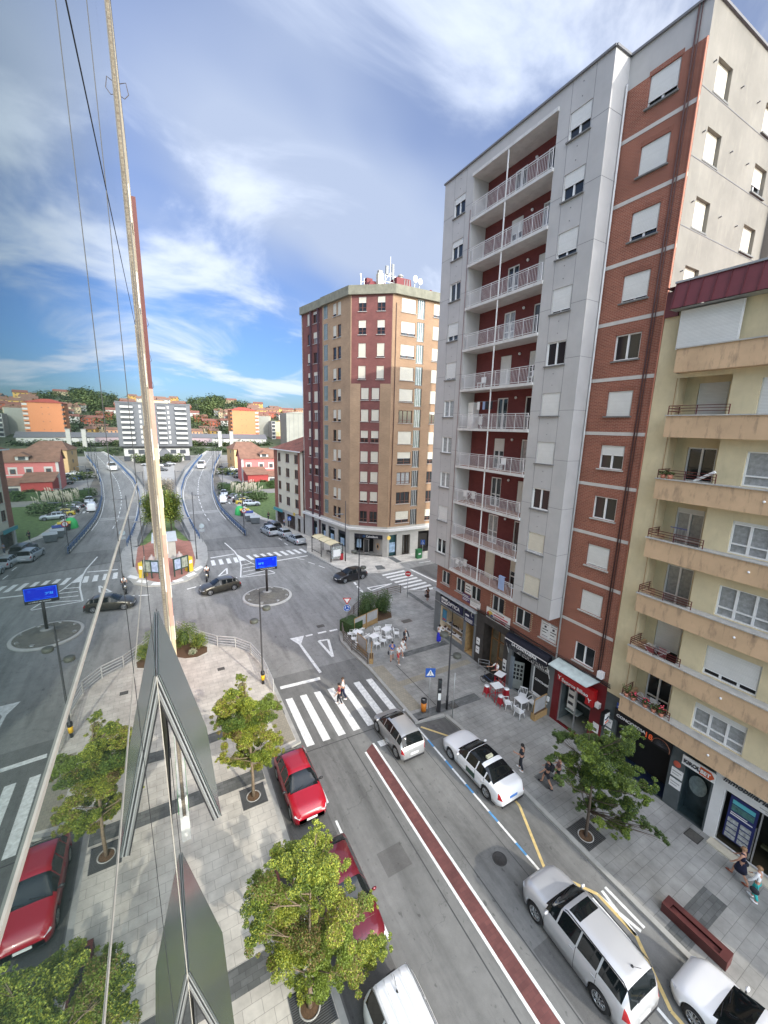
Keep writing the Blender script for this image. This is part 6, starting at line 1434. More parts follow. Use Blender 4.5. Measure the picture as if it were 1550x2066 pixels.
make_car('small white van with red lights on the side road beside the overpass','van','van',4.2,1.8,1.85,WPT,(12.6,102.5,0),R(178),name='driving_van')
vn=[o for o in bpy.data.objects if o.name=='parked_van'][0];b=MB()
for x in(-.55,-.28,0,.28,.55):b.tube([(x,-.9,1.85),(x,-.7,1.868),(x,1.7,1.862),(x,1.9,1.84)],.014,WPT,5)
build(b,'roof_rib',vn,True)
p=(BP(Lb,186)+BP(Rb,186))/2;p0=BP(Lb,186)*.55+BP(Rb,186)*.45
make_car('white delivery van coming down the bridge','van','van',5.2,2.0,2.4,WPT,(p0.x-.3,p0.y,p0.z),R(-13),name='driving_van')
for i,(x,y,pt,lb) in enumerate(((17.9,95.6,LSL,'pale silver car nearest to the lawn in the side parking row'),(17.0,98.3,YLP,'yellow car in the side parking row beside the overpass'),(16.7,100.8,BLP,'black car parked next to the yellow one beside the overpass'),(16.9,103.6,WPT,'white car parked behind the black one beside the overpass'),(16.5,106.2,DGR,'dark grey car at the far end of the side parking row'))):
    make_car(lb,'car','hatch',4.2,1.76,1.48,pt,(x,y,.0),R(82+i),seams=False,group='cars in the side parking row')
make_car('blue grey car by the low hedge where the side road turns','car','hatch',4.2,1.76,1.5,LSL,(14.3,112.5,0),R(-5),seams=False)
for i,(x,y,pt,lb,rz) in enumerate(((24.3,147.5,BLP,'black car crossing the car park in front of the pink house',80),(22.5,158,BLPt,'blue car parked behind the shrubs left of the pink house',5),(25.2,158,LSL,'pale blue car parked between the shrubs and the pink house',5),(29.5,160,SIL,'silver car parked close to the pink house corner',10),(22,178,DGR,'dark car parked far up the side road by the buff house',0),(26,172,WPT,'white car by the bushes in front of the buff house',75))):
    make_car(lb,'car','hatch',4.3,1.78,1.5,pt,(x,y,.0),R(rz),seams=False,group='cars in the far right car park')
k=0
for x,y,pt,lb in((-9.6,186,SIL,'silver car at the near edge of the car park left of the bridge'),(-6.6,196,WPT,'white car first in the row left of the bridge'),(-3.6,196,LSL,'pale silver car second in the row left of the bridge'),(-.6,196,WPT,'white car third in the row left of the bridge'),(2.2,196,DGR,'dark car fourth in the row left of the bridge'),(.5,178,DGR,'dark car parked alone close to the bridge wall on the left'),(4.4,202,SIL,'silver car closest to the bridge in the left car park')):
    make_car(lb,'car','hatch',4.3,1.78,1.5,pt,(x,y,.0),R(75),seams=False,group='cars in the far left car park')
mb=MB();mb.prism([(-20,150),(4,150),(6,212),(-20,212)],-.05,.004,mat('car_park_surface',(.30,.30,.29),.9,var=.15,vs=.3));mb.prism([(17,134),(30,134),(38,185),(20,185)],-.05,.004,MC['car_park_surface']);struct(mb,'car_park')
# motorbike and rider
t=thing('motorcycle','black motorcycle with yellow headlamp surround entering the roundabout','motorcycle',(4.0,50.7,0),R(-12))
b=MB()
for y in(-.72,.72):b.lathe([(.22,-.07),(.3,-.075),(.31,0),(.3,.075),(.22,.07)],TYR,(0,y,.31),18,'x')
o=build(b,'wheel',t,True)
b=MB();b.tube([(0,.75,.35),(0,.2,.4),(0,-.1,.45),(0,-.45,.9),(0,-.55,.95)],.05,BLK,6);b.ell((0,.05,.52),(.2,.32,.22),TRIM);b.ell((0,-.18,.86),(.17,.3,.16),BLK);b.ell((0,.45,.84),(.15,.42,.08),BLK);b.tube([(-.06,-.5,.9),(-.08,-.74,.32)],.03,GALV,6);b.tube([(.06,-.5,.9),(.08,-.74,.32)],.03,GALV,6);b.box(-.1,-.98,.55,.1,-.5,.62,BLK);build(b,'frame',t,True)
b=MB();b.tube([(-.38,-.36,1.08),(0,-.5,1.02),(.38,-.36,1.08)],.02,BLK,6);build(b,'handlebar',t);b=MB();b.ell((0,-.64,.86),(.11,.1,.12),HLT);b.box(-.14,-.66,.74,.14,-.6,.80,YLP);build(b,'headlight',t,True);b=MB();b.box(-.2,.75,.85,.2,1.1,1.15,BLK);build(b,'top_case',t)
# ---------------------------------------------------------------- people
SKIN=mat('skin',(.50,.27,.18),.6,var=.06);HBL=mat('hair_black',(.012,.01,.009),.6,var=.2,vs=20);HBR=mat('hair_brown',(.07,.035,.018),.6,var=.3,vs=20);HLB=mat('hair_light_brown',(.28,.16,.08),.6,var=.3,vs=20);HGR=mat('hair_grey',(.35,.33,.30),.6,var=.2,vs=20)
def skinned(nodes,edges,m,name,parent,sub=1,extra=None,rootv=0):
    me=bpy.data.meshes.new('tmp');me.from_pydata([n[0] for n in nodes],edges,[])
    o=bpy.data.objects.new('tmp',me);SC.collection.objects.link(o)
    o.modifiers.new('s','SKIN');sm=o.modifiers.new('b','SUBSURF');sm.levels=sub;sm.render_levels=sub
    for i,n in enumerate(nodes):
        r=n[1];me.skin_vertices[0].data[i].radius=(r,r) if not isinstance(r,tuple) else r
        me.skin_vertices[0].data[i].use_root=(i==rootv)
    dg=bpy.context.evaluated_depsgraph_get();ev=bpy.data.meshes.new_from_object(o.evaluated_get(dg));bpy.data.objects.remove(o)
    b=MB();b.fs([v.co[:] for v in ev.vertices],[tuple(p.vertices) for p in ev.polygons],m);bpy.data.meshes.remove(ev)
    if extra:extra(b)
    return build(b,name,parent,True,uv=False)
def person(label,loc,rz,h=1.7,stride=.22,top=None,bot=None,botkind='trousers',sleeves='short',hair=HBR,long_=False,armL=(.1,.15),armR=(.1,-.15),shoes=WPLA,bend=0.0,open_=None,group=None,sidebag=None,backpack=None,lean=0):
    """facing -y; armX=(forward swing at elbow, forearm raise)"""
    t=thing('person',label,'person',loc,rz,group=group);s=h/1.7
    V=lambda x,y,z:Vector((x*s,y*s,z*s))
    hip=[V(-.09,0,.90),V(.09,0,.90)]
    fy=[-stride,stride]
    kn=[];an=[];toe=[]
    for i,(sx,f) in enumerate(((-1,fy[0]),(1,fy[1]))):
        kn.append(V(sx*.095,f*.55-.05,.49));zf=.09 if f<=0 else .09+abs(f)*.25;an.append(V(sx*.10,f+.04,zf));toe.append(V(sx*.115,f-.13,.04 if f<=0 else .05))
    pel=V(0,0,.93);wa=V(0,-.01-lean*.2,1.08);chs=V(0,-.02-lean*.5,1.27);nk=V(0,-.03-lean*.8,1.43);nk2=V(0,-.045-lean,1.49);hd=V(0,-.06-lean,1.575);hd2=V(0,-.055-lean,1.63)
    sh=[V(-.175,-.02-lean*.65,1.375),V(.175,-.02-lean*.65,1.375)];el=[];wr=[];ha=[]
    for i,(sx,(sw,rs)) in enumerate(((-1,armL),(1,armR))):
        e=sh[i]+V(sx*.06,-sw*.9,-.27+abs(sw)*.12);el.append(e);w_=e+V(sx*.0-sx*abs(rs)*.1,-.06-abs(rs)*.55 if rs>-9 else 0,-.23+max(0,rs)*.65);wr.append(w_);d=(w_-e).normalized();ha.append(w_+d*.085*s)
    N=[(pel,.105*s),(wa,(.13*s,.09*s)),(chs,(.15*s,.105*s)),(nk,.06*s),(nk2,.047*s),(hd,(.075*s,.085*s)),(hd2,(.06*s,.07*s)),
       (sh[0],.055*s),(el[0],.042*s),(wr[0],.028*s),(ha[0],(.032*s,.02*s)),(sh[1],.055*s),(el[1],.042*s),(wr[1],.028*s),(ha[1],(.032*s,.02*s)),
       (hip[0],.085*s),(kn[0],.058*s),(an[0],.038*s),(toe[0],.032*s),(hip[1],.085*s),(kn[1],.058*s),(an[1],.038*s),(toe[1],.032*s)]
    E=[(0,1),(1,2),(2,3),(3,4),(4,5),(5,6),(2,7),(7,8),(8,9),(9,10),(2,11),(11,12),(12,13),(13,14),(0,15),(15,16),(16,17),(17,18),(0,19),(19,20),(20,21),(21,22)]
    def ex(b):
        c=hd
        b.ell(tuple(c+V(0,-.088,-.005)),(.013*s,.022*s,.02*s),SKIN,6,5)
        for sx in(-1,1):
            b.ell(tuple(c+V(sx*.03,-.076,.015)),(.011*s,.008*s,.008*s),INK,6,4);b.ell(tuple(c+V(sx*.078,.0,0)),(.012*s,.02*s,.03*s),SKIN,6,5)
        b.ell(tuple(c+V(0,-.078,-.04)),(.022*s,.008*s,.006*s),mat('lips',(.35,.10,.08),.5),6,4)
        for i,sx in((0,-1),(1,1)):
            d=(ha[i]-wr[i]).normalized();sd=d.cross(Vector((0,1,0)));sd=sd.normalized() if sd.length>.1 else Vector((1,0,0));nn=d.cross(sd)
            for k,(o_,l) in enumerate(((-.026,.062),(-.009,.072),(.009,.07),(.026,.055))):
                p0=ha[i]+sd*o_*s;p1=p0+(d*l*.55+nn*.012)*s;p2=p0+(d*l*.95+nn*.035)*s;b.tube([p0,p1,p2],[.0095*s,.0085*s,.006*s],SKIN,5)
            p0=wr[i]+d*.03*s+sd*.025*s;b.tube([p0,p0+(sd*.03+d*.025+nn*.015)*s,p0+(sd*.035+d*.055+nn*.03)*s],[.011*s,.0095*s,.007*s],SKIN,5)
    skinned(N,E,SKIN,'body',t,1,ex)
    k=.016*s
    # top garment
    tn=[(V(0,0,.90),(.125*s,.10*s)),(wa,(.15*s,.108*s)),(chs,(.165*s,.12*s)),(nk+V(0,0,-.02),.07*s)];te=[(0,1),(1,2),(2,3)]
    for i in(0,1):
        b0=len(tn);tn.append((sh[i],.072*s));te.append((2,b0))
        if sleeves=='short':tn.append((sh[i].lerp(el[i],.72),.062*s));te.append((b0,b0+1))
        elif sleeves=='long':
            tn+= [(el[i],.058*s),(wr[i],.042*s)];te+=[(b0,b0+1),(b0+1,b0+2)]
    skinned(tn,te,top or CLW,'top',t,1)
    if botkind in('trousers','shorts'):
        q=[(V(0,0,.95),(.125*s,.105*s))];e=[]
        for i in(0,1):
            b0=len(q);q.append((hip[i]+V(0,0,-.03),.098*s));e.append((0,b0))
            if botkind=='trousers':q+=[(kn[i],.074*s),(an[i]+V(0,.0,.03),.056*s)];e+=[(b0,b0+1),(b0+1,b0+2)]
            else:q+=[(hip[i].lerp(kn[i],.85),.088*s)];e+=[(b0,b0+1)]
        skinned(q,e,bot or CLK,botkind,t,1)
    else:
        b=MB();ln={'skirt':.12,'dress':.46,'long_skirt':.12}[botkind];b.lathe([(.12*s,1.0*s),(.16*s,.85*s),(.19*s,.65*s if botkind!='skirt' else .7*s),(.23*s if botkind!='long_skirt' else .2*s,ln*s if botkind!='skirt' else .52*s),(.2*s,(ln+.01)*s if botkind!='skirt' else .53*s)],bot,n=16);build(b,'skirt',t,True)
    for i in(0,1):
        b=MB();p=(an[i]+toe[i])/2;b.ell((p.x,p.y-.01,max(.045,p.z-.02)*1.0),(.052*s,.14*s,.048*s),shoes,10,6);build(b,'shoe',t,True)
    b=MB();b.ell(tuple(hd+V(0,.018,.035)),(.098*s,.108*s,.092*s),hair,12,8)
    if long_:b.tube([hd+V(0,.06,.02),nk2+V(0,.075,-.02),chs+V(0,.12,.08)],[.09*s,.085*s,.05*s],hair,8)
    build(b,'hair',t,True)
    if open_:
        b=MB();b.box(-.045*s,-.175*s-lean*.5,1.0*s,.045*s,-.13*s,1.36*s,open_);build(b,'shirt_front',t)
    if backpack:
        b=MB();b.ell((0,.2*s,1.22*s),(.15*s,.1*s,.22*s),backpack,10,8);b.box(-.11*s,-.14*s,1.1*s,-.08*s,.15*s,1.4*s,backpack);b.box(.08*s,-.14*s,1.1*s,.11*s,.15*s,1.4*s,backpack);build(b,'backpack',t,True)
    if sidebag:
        sx,m=sidebag;b=MB();b.ell((sx*.3*s,.02,.72*s),(.07*s,.17*s,.15*s),m,10,7);b.tube([(sx*.3*s,.1,.83*s),(sx*.26*s,.02,1.1*s),(sx*.18*s,0,1.4*s)],.01,m,5);build(b,'bag',t,True)
    return t
CB_=mat('cloth_cobalt',(.015,.02,.40),.8);CMR=mat('cloth_maroon',(.20,.025,.04),.8);CBS=mat('cloth_sport_blue',(.02,.09,.36),.8);CRD=mat('cloth_red',(.45,.03,.05),.8);CTQ=mat('cloth_turquoise',(.03,.40,.38),.8);CDN=mat('cloth_navy',(.008,.01,.035),.8);CDM=mat('denim',(.05,.07,.12),.8);BRS=mat('shoe_brown',(.25,.06,.03),.5);CBD=mat('cloth_bordeaux_skirt',(.12,.06,.06),.8)
Z=.13
person('woman in a maroon dress and dark leggings crossing the zebra',(9.5,22.55,0),R(-120),1.66,.16,CMR,CLK,'trousers','short',HBL)
person('person in a white top on the far side of the maroon dress',(9.95,22.95,0),R(-120),1.7,.2,CLW,CDN,'trousers','short',HBR)
person('man in a blue T-shirt and grey shorts carrying a dark bag',(15.25,25.3,Z),R(155),1.72,.2,CBS,mat('cloth_pale_grey',(.45,.46,.48),.8),'shorts','short',HBL,shoes=CLK,sidebag=(1,CLK))
person('person in white top and red shorts beside the man in blue',(15.55,24.8,Z),R(10),1.66,.22,CLW,CRD,'shorts','short',HGR)
person('woman in a white dress holding a pale bag, beside the red shorts',(16.35,25.5,Z),R(10),1.64,.16,CLW,CLW,'skirt','short',HBR,sidebag=(1,CLW))
person('man in a dark suit and white shirt walking towards the camera',(17.35,26.7,Z),R(5),1.76,.14,CLK,CLK,'trousers','long',HGR,open_=SGW,shoes=CLK)
person('woman in white blouse and long cobalt skirt facing the optician window',(20.45,26.0,Z),R(100),1.66,.02,CLW,CB_,'long_skirt','long',HBL,armR=(.35,.5),armL=(.3,.5))
person('woman in a short dark dress with a shoulder bag near the side street kerb',(24.5,33.5,Z),R(170),1.66,.08,mat('cloth_brown',(.06,.03,.025),.8),MC['cloth_brown'],'skirt','short',HBR,True,sidebag=(1,CLK))
person('waiter-like man in a white shirt raising his arm behind the tall red table',(20.9,19.4,Z),R(-95),1.72,.03,CLW,CLK,'trousers','short',HBR,armL=(.3,.6),armR=(.25,.4),open_=CMR,shoes=CLK)
person('teenager all in black with white shoes drinking on the right pavement',(16.3,12.75,Z),R(195),1.68,.14,CLK,CLK,'trousers','short',HBL,armR=(.05,.3),armL=(.05,.05))
person('person in black shorts with a printed black backpack striding to the right',(16.7,11.35,Z),R(200),1.76,.30,CLK,CLK,'shorts','short',HBL,backpack=CLK,shoes=CLK)
person('walker hidden behind the backpack and the maple branches',(17.4,11.2,Z),R(200),1.7,.2,CBD,CLK,'shorts','short',HBR,shoes=CLK)
person('blonde woman in a dark navy dress and brown shoes passing the estate agent',(20.25,4.35,Z),R(185),1.66,.30,CDN,CDN,'skirt','none',HLB,shoes=BRS,sidebag=(-1,CLK))
person('woman in a white top and turquoise trousers at the bottom right',(19.85,3.7,Z),R(180),1.66,.10,CLW,CTQ,'trousers','long',HLB,sidebag=(1,CLK))
person('motorcyclist in a white shirt and black helmet',(4.0,50.85,.27),R(-12),1.6,-.02,CLW,CLK,'trousers','short',HBL,armL=(.35,.25),armR=(.35,.25),shoes=CLK,lean=.1)
person('pedestrian in dark clothes walking past the waste containers',(18.0,79,.13),R(20),1.7,.15,CLK,CLK,'trousers','long',HBR)
person('person in pale blue outside the shop of the cream house',(19.3,72.3,.13),R(60),1.65,.05,CLB,CDM,'trousers','short',HBR)
# ---------------------------------------------------------------- street trees
BARK=mat('bark',(.20,.15,.10),.9,var=.3,vs=12,bump=.5);BARKD=mat('bark_dark',(.08,.06,.045),.9,var=.3,vs=12,bump=.5)
T2 = [(0.17,-0.46,7.59,0.19),(0.29,-0.02,6.67,0.32),(0.22,-0.27,6.45,0.43),(-0.42,0.29,6.15,0.41),(-0.75,0.43,6.27,0.26),(-0.44,-0.54,6.61,0.61),(0.24,-0.84,6.57,0.58),(-1.13,0.88,4.85,0.38),(-1.11,-0.04,5.48,0.56),(-1.45,0.03,5.15,0.48),(-0.09,0.81,3.61,0.83),(0.54,-0.21,4.69,0.63),(-0.77,0.77,2.91,0.79),(-1.49,0.43,3.74,0.36),(0.03,0.21,3.1,0.81),(0.65,-0.75,4.36,0.67),(1.53,-0.26,3.43,0.45),(2.09,-0.07,2.9,0.28),(-0.47,0.18,2.5,0.71),(0.36,0.27,1.6,0.78),(-1.02,0.59,2.13,0.38),(0.88,-0.96,3.52,0.56),(1.92,-0.19,1.48,0.57),(2.28,-0.56,1.74,0.33),(0.43,-0.45,1.58,0.59),(0.86,-1.0,2.41,0.54),(0.09,0.54,-0.06,0.47),(-0.4,0.08,1.24,0.31),(1.9,-0.25,0.75,0.44),(1.23,0.21,-0.98,0.49),(1.33,-0.08,-1.3,0.34),(-0.51,0.82,4.87,0.4),(0.09,-0.19,5.34,0.59),(-0.47,0.62,3.51,0.7),(0.37,-0.2,2.81,0.7)]
T1 = [(-0.18,0.62,6.43,0.27),(-0.32,0.57,5.77,0.48),(-0.78,-0.43,6.39,0.32),(-0.12,-0.48,5.8,0.65),(0.78,-0.51,5.38,0.57),(1.36,0.42,4.42,0.3),(-0.93,0.06,5.59,0.61),(-1.32,0.38,5.27,0.28),(-0.55,-0.18,4.96,0.8),(0.37,-0.05,4.27,0.83),(-1.19,0.03,4.8,0.56),(-0.8,-0.08,4.08,0.59),(-0.11,0.13,3.41,0.93),(0.93,-0.03,3.07,0.6),(1.4,0.33,2.29,0.36),(0.58,0.16,2.33,0.71),(-1.05,0.75,3.46,0.29),(1.23,0.29,1.91,0.41),(-0.29,0.72,2.24,0.66),(-0.82,0.36,2.33,0.42),(-1.26,-0.26,3.01,0.33),(0.36,0.44,1.45,0.41),(0.9,0.49,1.43,0.42),(-0.1,0.57,1.66,0.46),(-0.19,0.13,4.1,0.73),(0.2,0.26,4.55,0.74)]
T3 = [(-0.61,0.22,6.01,0.24),(0.19,0.7,4.69,0.51),(-0.57,1.3,4.53,0.46),(-1.08,1.34,4.81,0.25),(-0.87,0.25,4.97,0.61),(0.5,0.18,4.7,0.54),(0.91,-0.14,4.74,0.54),(-0.09,-1.14,6.47,0.45),(0.87,-0.68,5.06,0.57),(-0.64,0.9,3.94,0.59),(-1.29,1.3,3.73,0.28),(-0.31,-0.07,4.22,0.83),(0.75,-0.55,4.15,0.73),(0.1,1.0,2.57,0.57),(-1.21,0.82,3.06,0.32),(0.34,-0.28,3.05,0.81),(-0.09,-1.29,4.05,0.58),(1.15,-1.46,3.74,0.43),(0.79,-2.01,4.17,0.25),(0.3,0.65,1.88,0.43),(0.62,0.37,1.05,0.43),(-0.19,0.37,1.44,0.26),(1.01,-0.3,1.64,0.69),(0.37,-1.3,2.82,0.51),(0.3,-1.91,3.83,0.31),(0.61,-0.83,1.28,0.52),(-0.41,-0.72,1.73,0.28),(0.28,-1.48,1.56,0.32),(0.59,-1.39,2.14,0.39),(1.13,-1.75,1.93,0.3),(0.71,-2.41,2.35,0.23),(0.71,-2.79,2.37,0.16),(0.65,-0.04,4.16,0.77),(-0.33,0.03,3.35,0.62)]
def street_tree(label,loc,h,zc,clumps,leafm,dens,bark,seed,sz=.075):
    rg=random.Random(seed);t=thing('maple_tree',label,'tree',loc);b=MB()
    tx,ty=clumps[0][0]*.6,clumps[0][1]*.6
    ax=lambda z:Vector((tx*(z/h)**2,ty*(z/h)**2,z))
    b.tube([ax(0),ax(zc*.5)+Vector((.03,.02,0)),ax(zc),ax((zc+h)/2),ax(h*.92)],[.085,.07,.058,.035,.01],bark,9)
    for x,y,z,r in clumps:
        c=Vector((x,y,z));zj=max(zc*.9,min(z-.25-.35*math.hypot(x,y),h*.8));p0=ax(zj);m_=(p0+c)/2+Vector((rg.uniform(-.1,.1),rg.uniform(-.1,.1),-.05))
        b.tube([p0,m_,c],[.026,.018,.006],bark,5)
        for k in range(3):
            d=Vector([rg.uniform(-1,1) for _ in range(3)])*r*.8;b.tube([m_,(m_+c+d)/2,c+d],[.01,.007,.003],bark,4,False)
    build(b,'trunk',t,True,uv=False)
    b=MB();zs_=[c[2] for c in clumps];z0,z1=min(zs_),max(zs_)
    for x,y,z,r in clumps:
        f=(z-z0)/(z1-z0);n=int(dens*r*r)+70
        ms=[leafm[min(len(leafm)-1,int(rg.random()*len(leafm)))] for _ in range(3)]+leafm[:1]
        for k in range(6):
            a=rg.uniform(0,6.28);q=r*.62*math.sqrt(rg.random());c=(x+q*math.cos(a),y+q*math.sin(a),z+rg.uniform(-.45,.5)*r);s_=r*rg.uniform(.34,.52)
            leaves(b,c,(s_,s_,s_*.72),n//6,sz,ms,rg,flat_=.65,shell=.35)
        for k in range(5):
            a=rg.uniform(0,6.28);e=rg.uniform(-.3,.6);q=r*rg.uniform(.95,1.25);leaves(b,(x+q*math.cos(a)*.95,y+q*math.sin(a)*.95,z+e*r),(r*.2,r*.2,r*.13),n//34+4,sz,ms,rg,flat_=.65)
    build(b,'crown',t,uv=False);return t
LM1=mat('maple_leaf',(.15,.205,.024),.55,var=.35,vs=2.2);LM2=mat('maple_leaf_yellow',(.34,.365,.045),.55,var=.3,vs=2.2);LM3=mat('maple_leaf_rust',(.23,.16,.06),.6,var=.3,vs=3);LM0=mat('maple_leaf_dark',(.07,.115,.02),.6,var=.4,vs=2)
def grate(label,x0,y0,x1,y1,hole):
    t=thing('tree_grate',label,'tree grate',((x0+x1)/2,(y0+y1)/2,.135));b=MB();w_=(x1-x0)/2;d=(y1-y0)/2;hx,hy=hole[0]-(x0+x1)/2,hole[1]-(y0+y1)/2
    b.box(-w_,-d,0,w_,d,.004,IRON);n=int(2*d/.06)
    GRT=mat('grate_bar',(.13,.135,.135),.5,metal=.4,var=.2)
    for i in range(n):
        y=-d+i*.06+.02;dy=y-hy;r=.34
        if abs(dy)<r:
            dx=math.sqrt(r*r-dy*dy)
            if hx-dx>-w_:b.box(-w_,y,.004,hx-dx,y+.028,.016,GRT)
            if hx+dx<w_:b.box(hx+dx,y,.004,w_,y+.028,.016,GRT)
        else:b.box(-w_,y,.004,w_,y+.028,.016,GRT)
    for a in(-w_,0,w_-.03):b.box(a,-d,.004,a+.03,d,.017,GRT) if abs(a-hx)>.36 else None
    build(b,'grid',t);b=MB();b.lathe([(.34,.004),(.36,.03),(.31,.03),(.30,.01)],KERB,(hx,hy,0),24);build(b,'ring',t,True);b=MB();b.lathe([(.31,.008),(.12,.03),(0,.035)],SOIL,(hx,hy,0),18);build(b,'soil',t,True)
grate('tree grate under the smaller tree by the red car',2.25,17.35,3.45,18.6,(2.84,17.96));grate('tree grate under the big tree at the bottom of the photo',2.3,8.6,3.6,9.85,(2.88,9.29));grate('tree grate under the dark green tree on the right pavement',15.6,8.1,16.88,9.3,(16.13,8.64))
street_tree('slim yellow-green maple on the left pavement beside the bright red car',(2.84,17.96,.13),7.0,2.3,T1,[LM1,LM2,LM2,LM1,LM3,LM0],12500,BARK,11,.05)
street_tree('large yellow-green maple at the bottom, overhanging the burgundy car',(2.88,9.29,.13),7.3,1.3,T2,[LM1,LM2,LM1,LM2,LM3,LM0,LM1],13500,BARK,5,.041)
street_tree('dark green maple on the right pavement in front of the betting shops',(16.13,8.64,.13),5.9,1.6,T3,[LM0,LM1,LM0,LEAFD],10000,BARKD,8,.052)
# bushes
def bush(label,loc,r,h,mats,n=900,name='bush',sz=.09,seed=1,trunk=0,group=None):
    rg=random.Random(seed);t=thing(name,label,'bush' if not trunk else 'tree',loc,group=group);b=MB();b.ell((0,0,trunk+h*.42),(r*.45,r*.45,h*.3),LEAFD,12,8)
    for i in range(26):
        a=rg.uniform(0,6.28);q=rg.uniform(.2,.8)*r;leaves(b,(q*math.cos(a),q*math.sin(a),trunk+h*rg.uniform(.25,.85)),(r*.45,r*.45,h*.28),n//13,sz,mats,rg,shell=.2)
    build(b,'foliage',t,uv=False)
    if trunk:
        b=MB();b.tube([(0,0,0),(0,0,trunk+.5)],[.12,.08],BARKD,7);build(b,'trunk',t)
def bed(label,pts,z=.136):
    t=thing('planting_bed',label,'flower bed',(pts[0][0],pts[0][1],z),world=True);b=MB();b.prism(pts,z-.01,z+.05,SOIL,KERB);build(b,'soil',t)
bed('round soil bed with three bushes at the left railing',[(.0,33.5),(.6,33.0),(1.4,32.8),(2.2,33.2),(2.3,34.1),(1.2,35.4),(.3,36.6),(.0,36.9)])
bush('large round green bush against the left building by the railing',(.6,34.9,.15),1.0,2.0,[LEAF,LM1],1300,seed=3);bush('smaller green bush with yellow tips by the left railing',(1.7,34.3,.15),.75,1.3,[LEAF,LEAFY,LM1],900,seed=4);bush('tiny pale silver bush at the front of the left bed',(1.15,33.35,.15),.35,.6,[mat('leaf_silver',(.35,.38,.25),.6,var=.2)],350,seed=5,sz=.06);bush('pale variegated bush behind the left bed next to the railing',(2.0,35.0,.15),.4,1.0,[MC['leaf_silver'],LEAFY],350,seed=6,sz=.07)
bed('curved soil bed with three dark bushes at the right corner railing',[(15.9,32.0),(17.5,31.7),(19.0,31.8),(19.5,32.8),(19.0,34.2),(17.6,35.3),(16.3,34.0)])
bush('tallest dark bush of the right corner bed, beside the lamp post side',(18.4,33.0,.15),1.25,2.5,[LEAFD,LM0],2400,seed=7,sz=.1);bush('pointed dark conifer bush nearest the café chairs',(16.6,32.6,.15),.85,2.3,[LEAFD,LM0],1500,seed=8,sz=.09);bush('mid green bush behind the pointed one in the right corner bed',(17.3,34.2,.15),.9,2.1,[LEAF,LEAFD],1500,seed=9)
t=thing('hedge','square clipped dark green hedge block in the café corner','hedge',(14.35,31.3,.13),R(18));b=MB();b.box(-.75,-.75,0,.75,.75,1.1,LEAFD);rg=random.Random(2)
for i in range(34):leaves(b,(rg.uniform(-.7,.7),rg.uniform(-.7,.7),rg.uniform(.3,1.15)),(.3,.3,.25),60,.08,[LEAF,LEAFD],rg)
build(b,'foliage',t,uv=False)
bush('round leafy tree at the edge of the red paved corner by the bridge ramp',(.9,77,0),2.4,5.6,[LEAF,LM1,LEAFY],3600,name='round_tree',sz=.26,seed=12,trunk=1.6)
bush('grey brown bare-looking tree beyond the round tree by the bridge',(.6,101,0),2.2,5.0,[mat('leaf_grey_brown',(.24,.21,.15),.8,var=.3)],1500,name='bare_tree',sz=.25,seed=13,trunk=1.5)
bush('round green tree beside the car park in front of the buff house',(31.5,164,0),3,4.5,[FG1,FG3],900,name='round_tree',sz=.5,seed=14,trunk=.6)
# ---------------------------------------------------------------- railings along the pavements
def fence(label,pts,h=.95,m=GALV,name='pedestrian_railing',step=1.9,z=.13,bars=4,solid=False):
    t=thing(name,label,'railing',(pts[0][0],pts[0][1],z),world=True);r=MB();p_=MB()
    P=[Vector((a,b,z)) for a,b in pts]
    for a,b in zip(P,P[1:]):
        n=max(1,round((b-a).length/step))
        for i in range(n):
            q0=a+(b-a)*i/n;q1=a+(b-a)*(i+1)/n;r.bar(q0,q0+Vector((0,0,h)),.08,.06,m)
            for k in range(bars):r.bar(q0+Vector((0,0,h*(k+1)/bars)),q1+Vector((0,0,h*(k+1)/bars)),.05,.045 if k<bars-1 else .07,m)
    r.bar(P[-1],P[-1]+Vector((0,0,h)),.08,.06,m);build(r,'rail',t)
fence('galvanised railing curving along the left pavement edge to the lamp post',[(.2,38.3),(1.9,35.4),(3.1,33.9),(4.4,33.0),(5.35,31.5),(5.75,29.4),(5.8,27.5),(5.8,25.8)],m=mat('rail_pale_steel',(.50,.50,.49),.4,metal=.2))
fence('brown grey railing round the right corner from the café to the stop sign',[(13.3,25.8),(13.0,28.2),(13.0,29.9),(13.45,31.3),(14.2,32.2),(16,34.3),(18.3,36.0),(21.2,36.6),(23.0,36.7)],.95,mat('rail_bronze',(.20,.17,.14),.5,metal=.5))
# lamp posts
def lamp(label,loc,h,heads,group=None,band=False,top_extra=0,rz=0,kind='drum'):
    t=thing('street_lamp',label,'street lamp',loc,rz,group=group);b=MB();b.tube([(0,0,0),(0,0,1.0),(0,0,1.02),(0,0,h)],[.085,.085,.06,.045],BLK,10);b.tube([(0,0,h),(0,0,h+top_extra)],[.03,.02],BLK,6) if top_extra else None;build(b,'pole',t,True)
    for sx,z in heads:
        b=MB()
        if kind=='drum':
            b.bar((0,0,z),(sx*.35,0,z),.03,.03,BLK);b.lathe([(0,.10),(.26,.10),(.28,.07),(.28,-.10),(.26,-.12),(0,-.12)],mat('lamp_drum',(.085,.09,.075),.5),(sx*.55,0,z),20)
        else:b.bar((0,0,z),(sx*.9,0,z-.03),.04,.04,GRR);b.box(sx*.3 if sx>0 else sx*1.4,-.14,z-.09,sx*1.4 if sx>0 else sx*.3,.14,z+.02,GRR)
        build(b,'lamp_head',t,True)
    if band:
        b=MB();b.tube([(0,0,.35),(0,0,.75)],.13,mat('band_yellow',(.70,.42,.01),.5),12);b.tube([(0,0,.75),(0,0,1.0)],.14,BLK,12);build(b,'litter_bin',t,True)
    return t
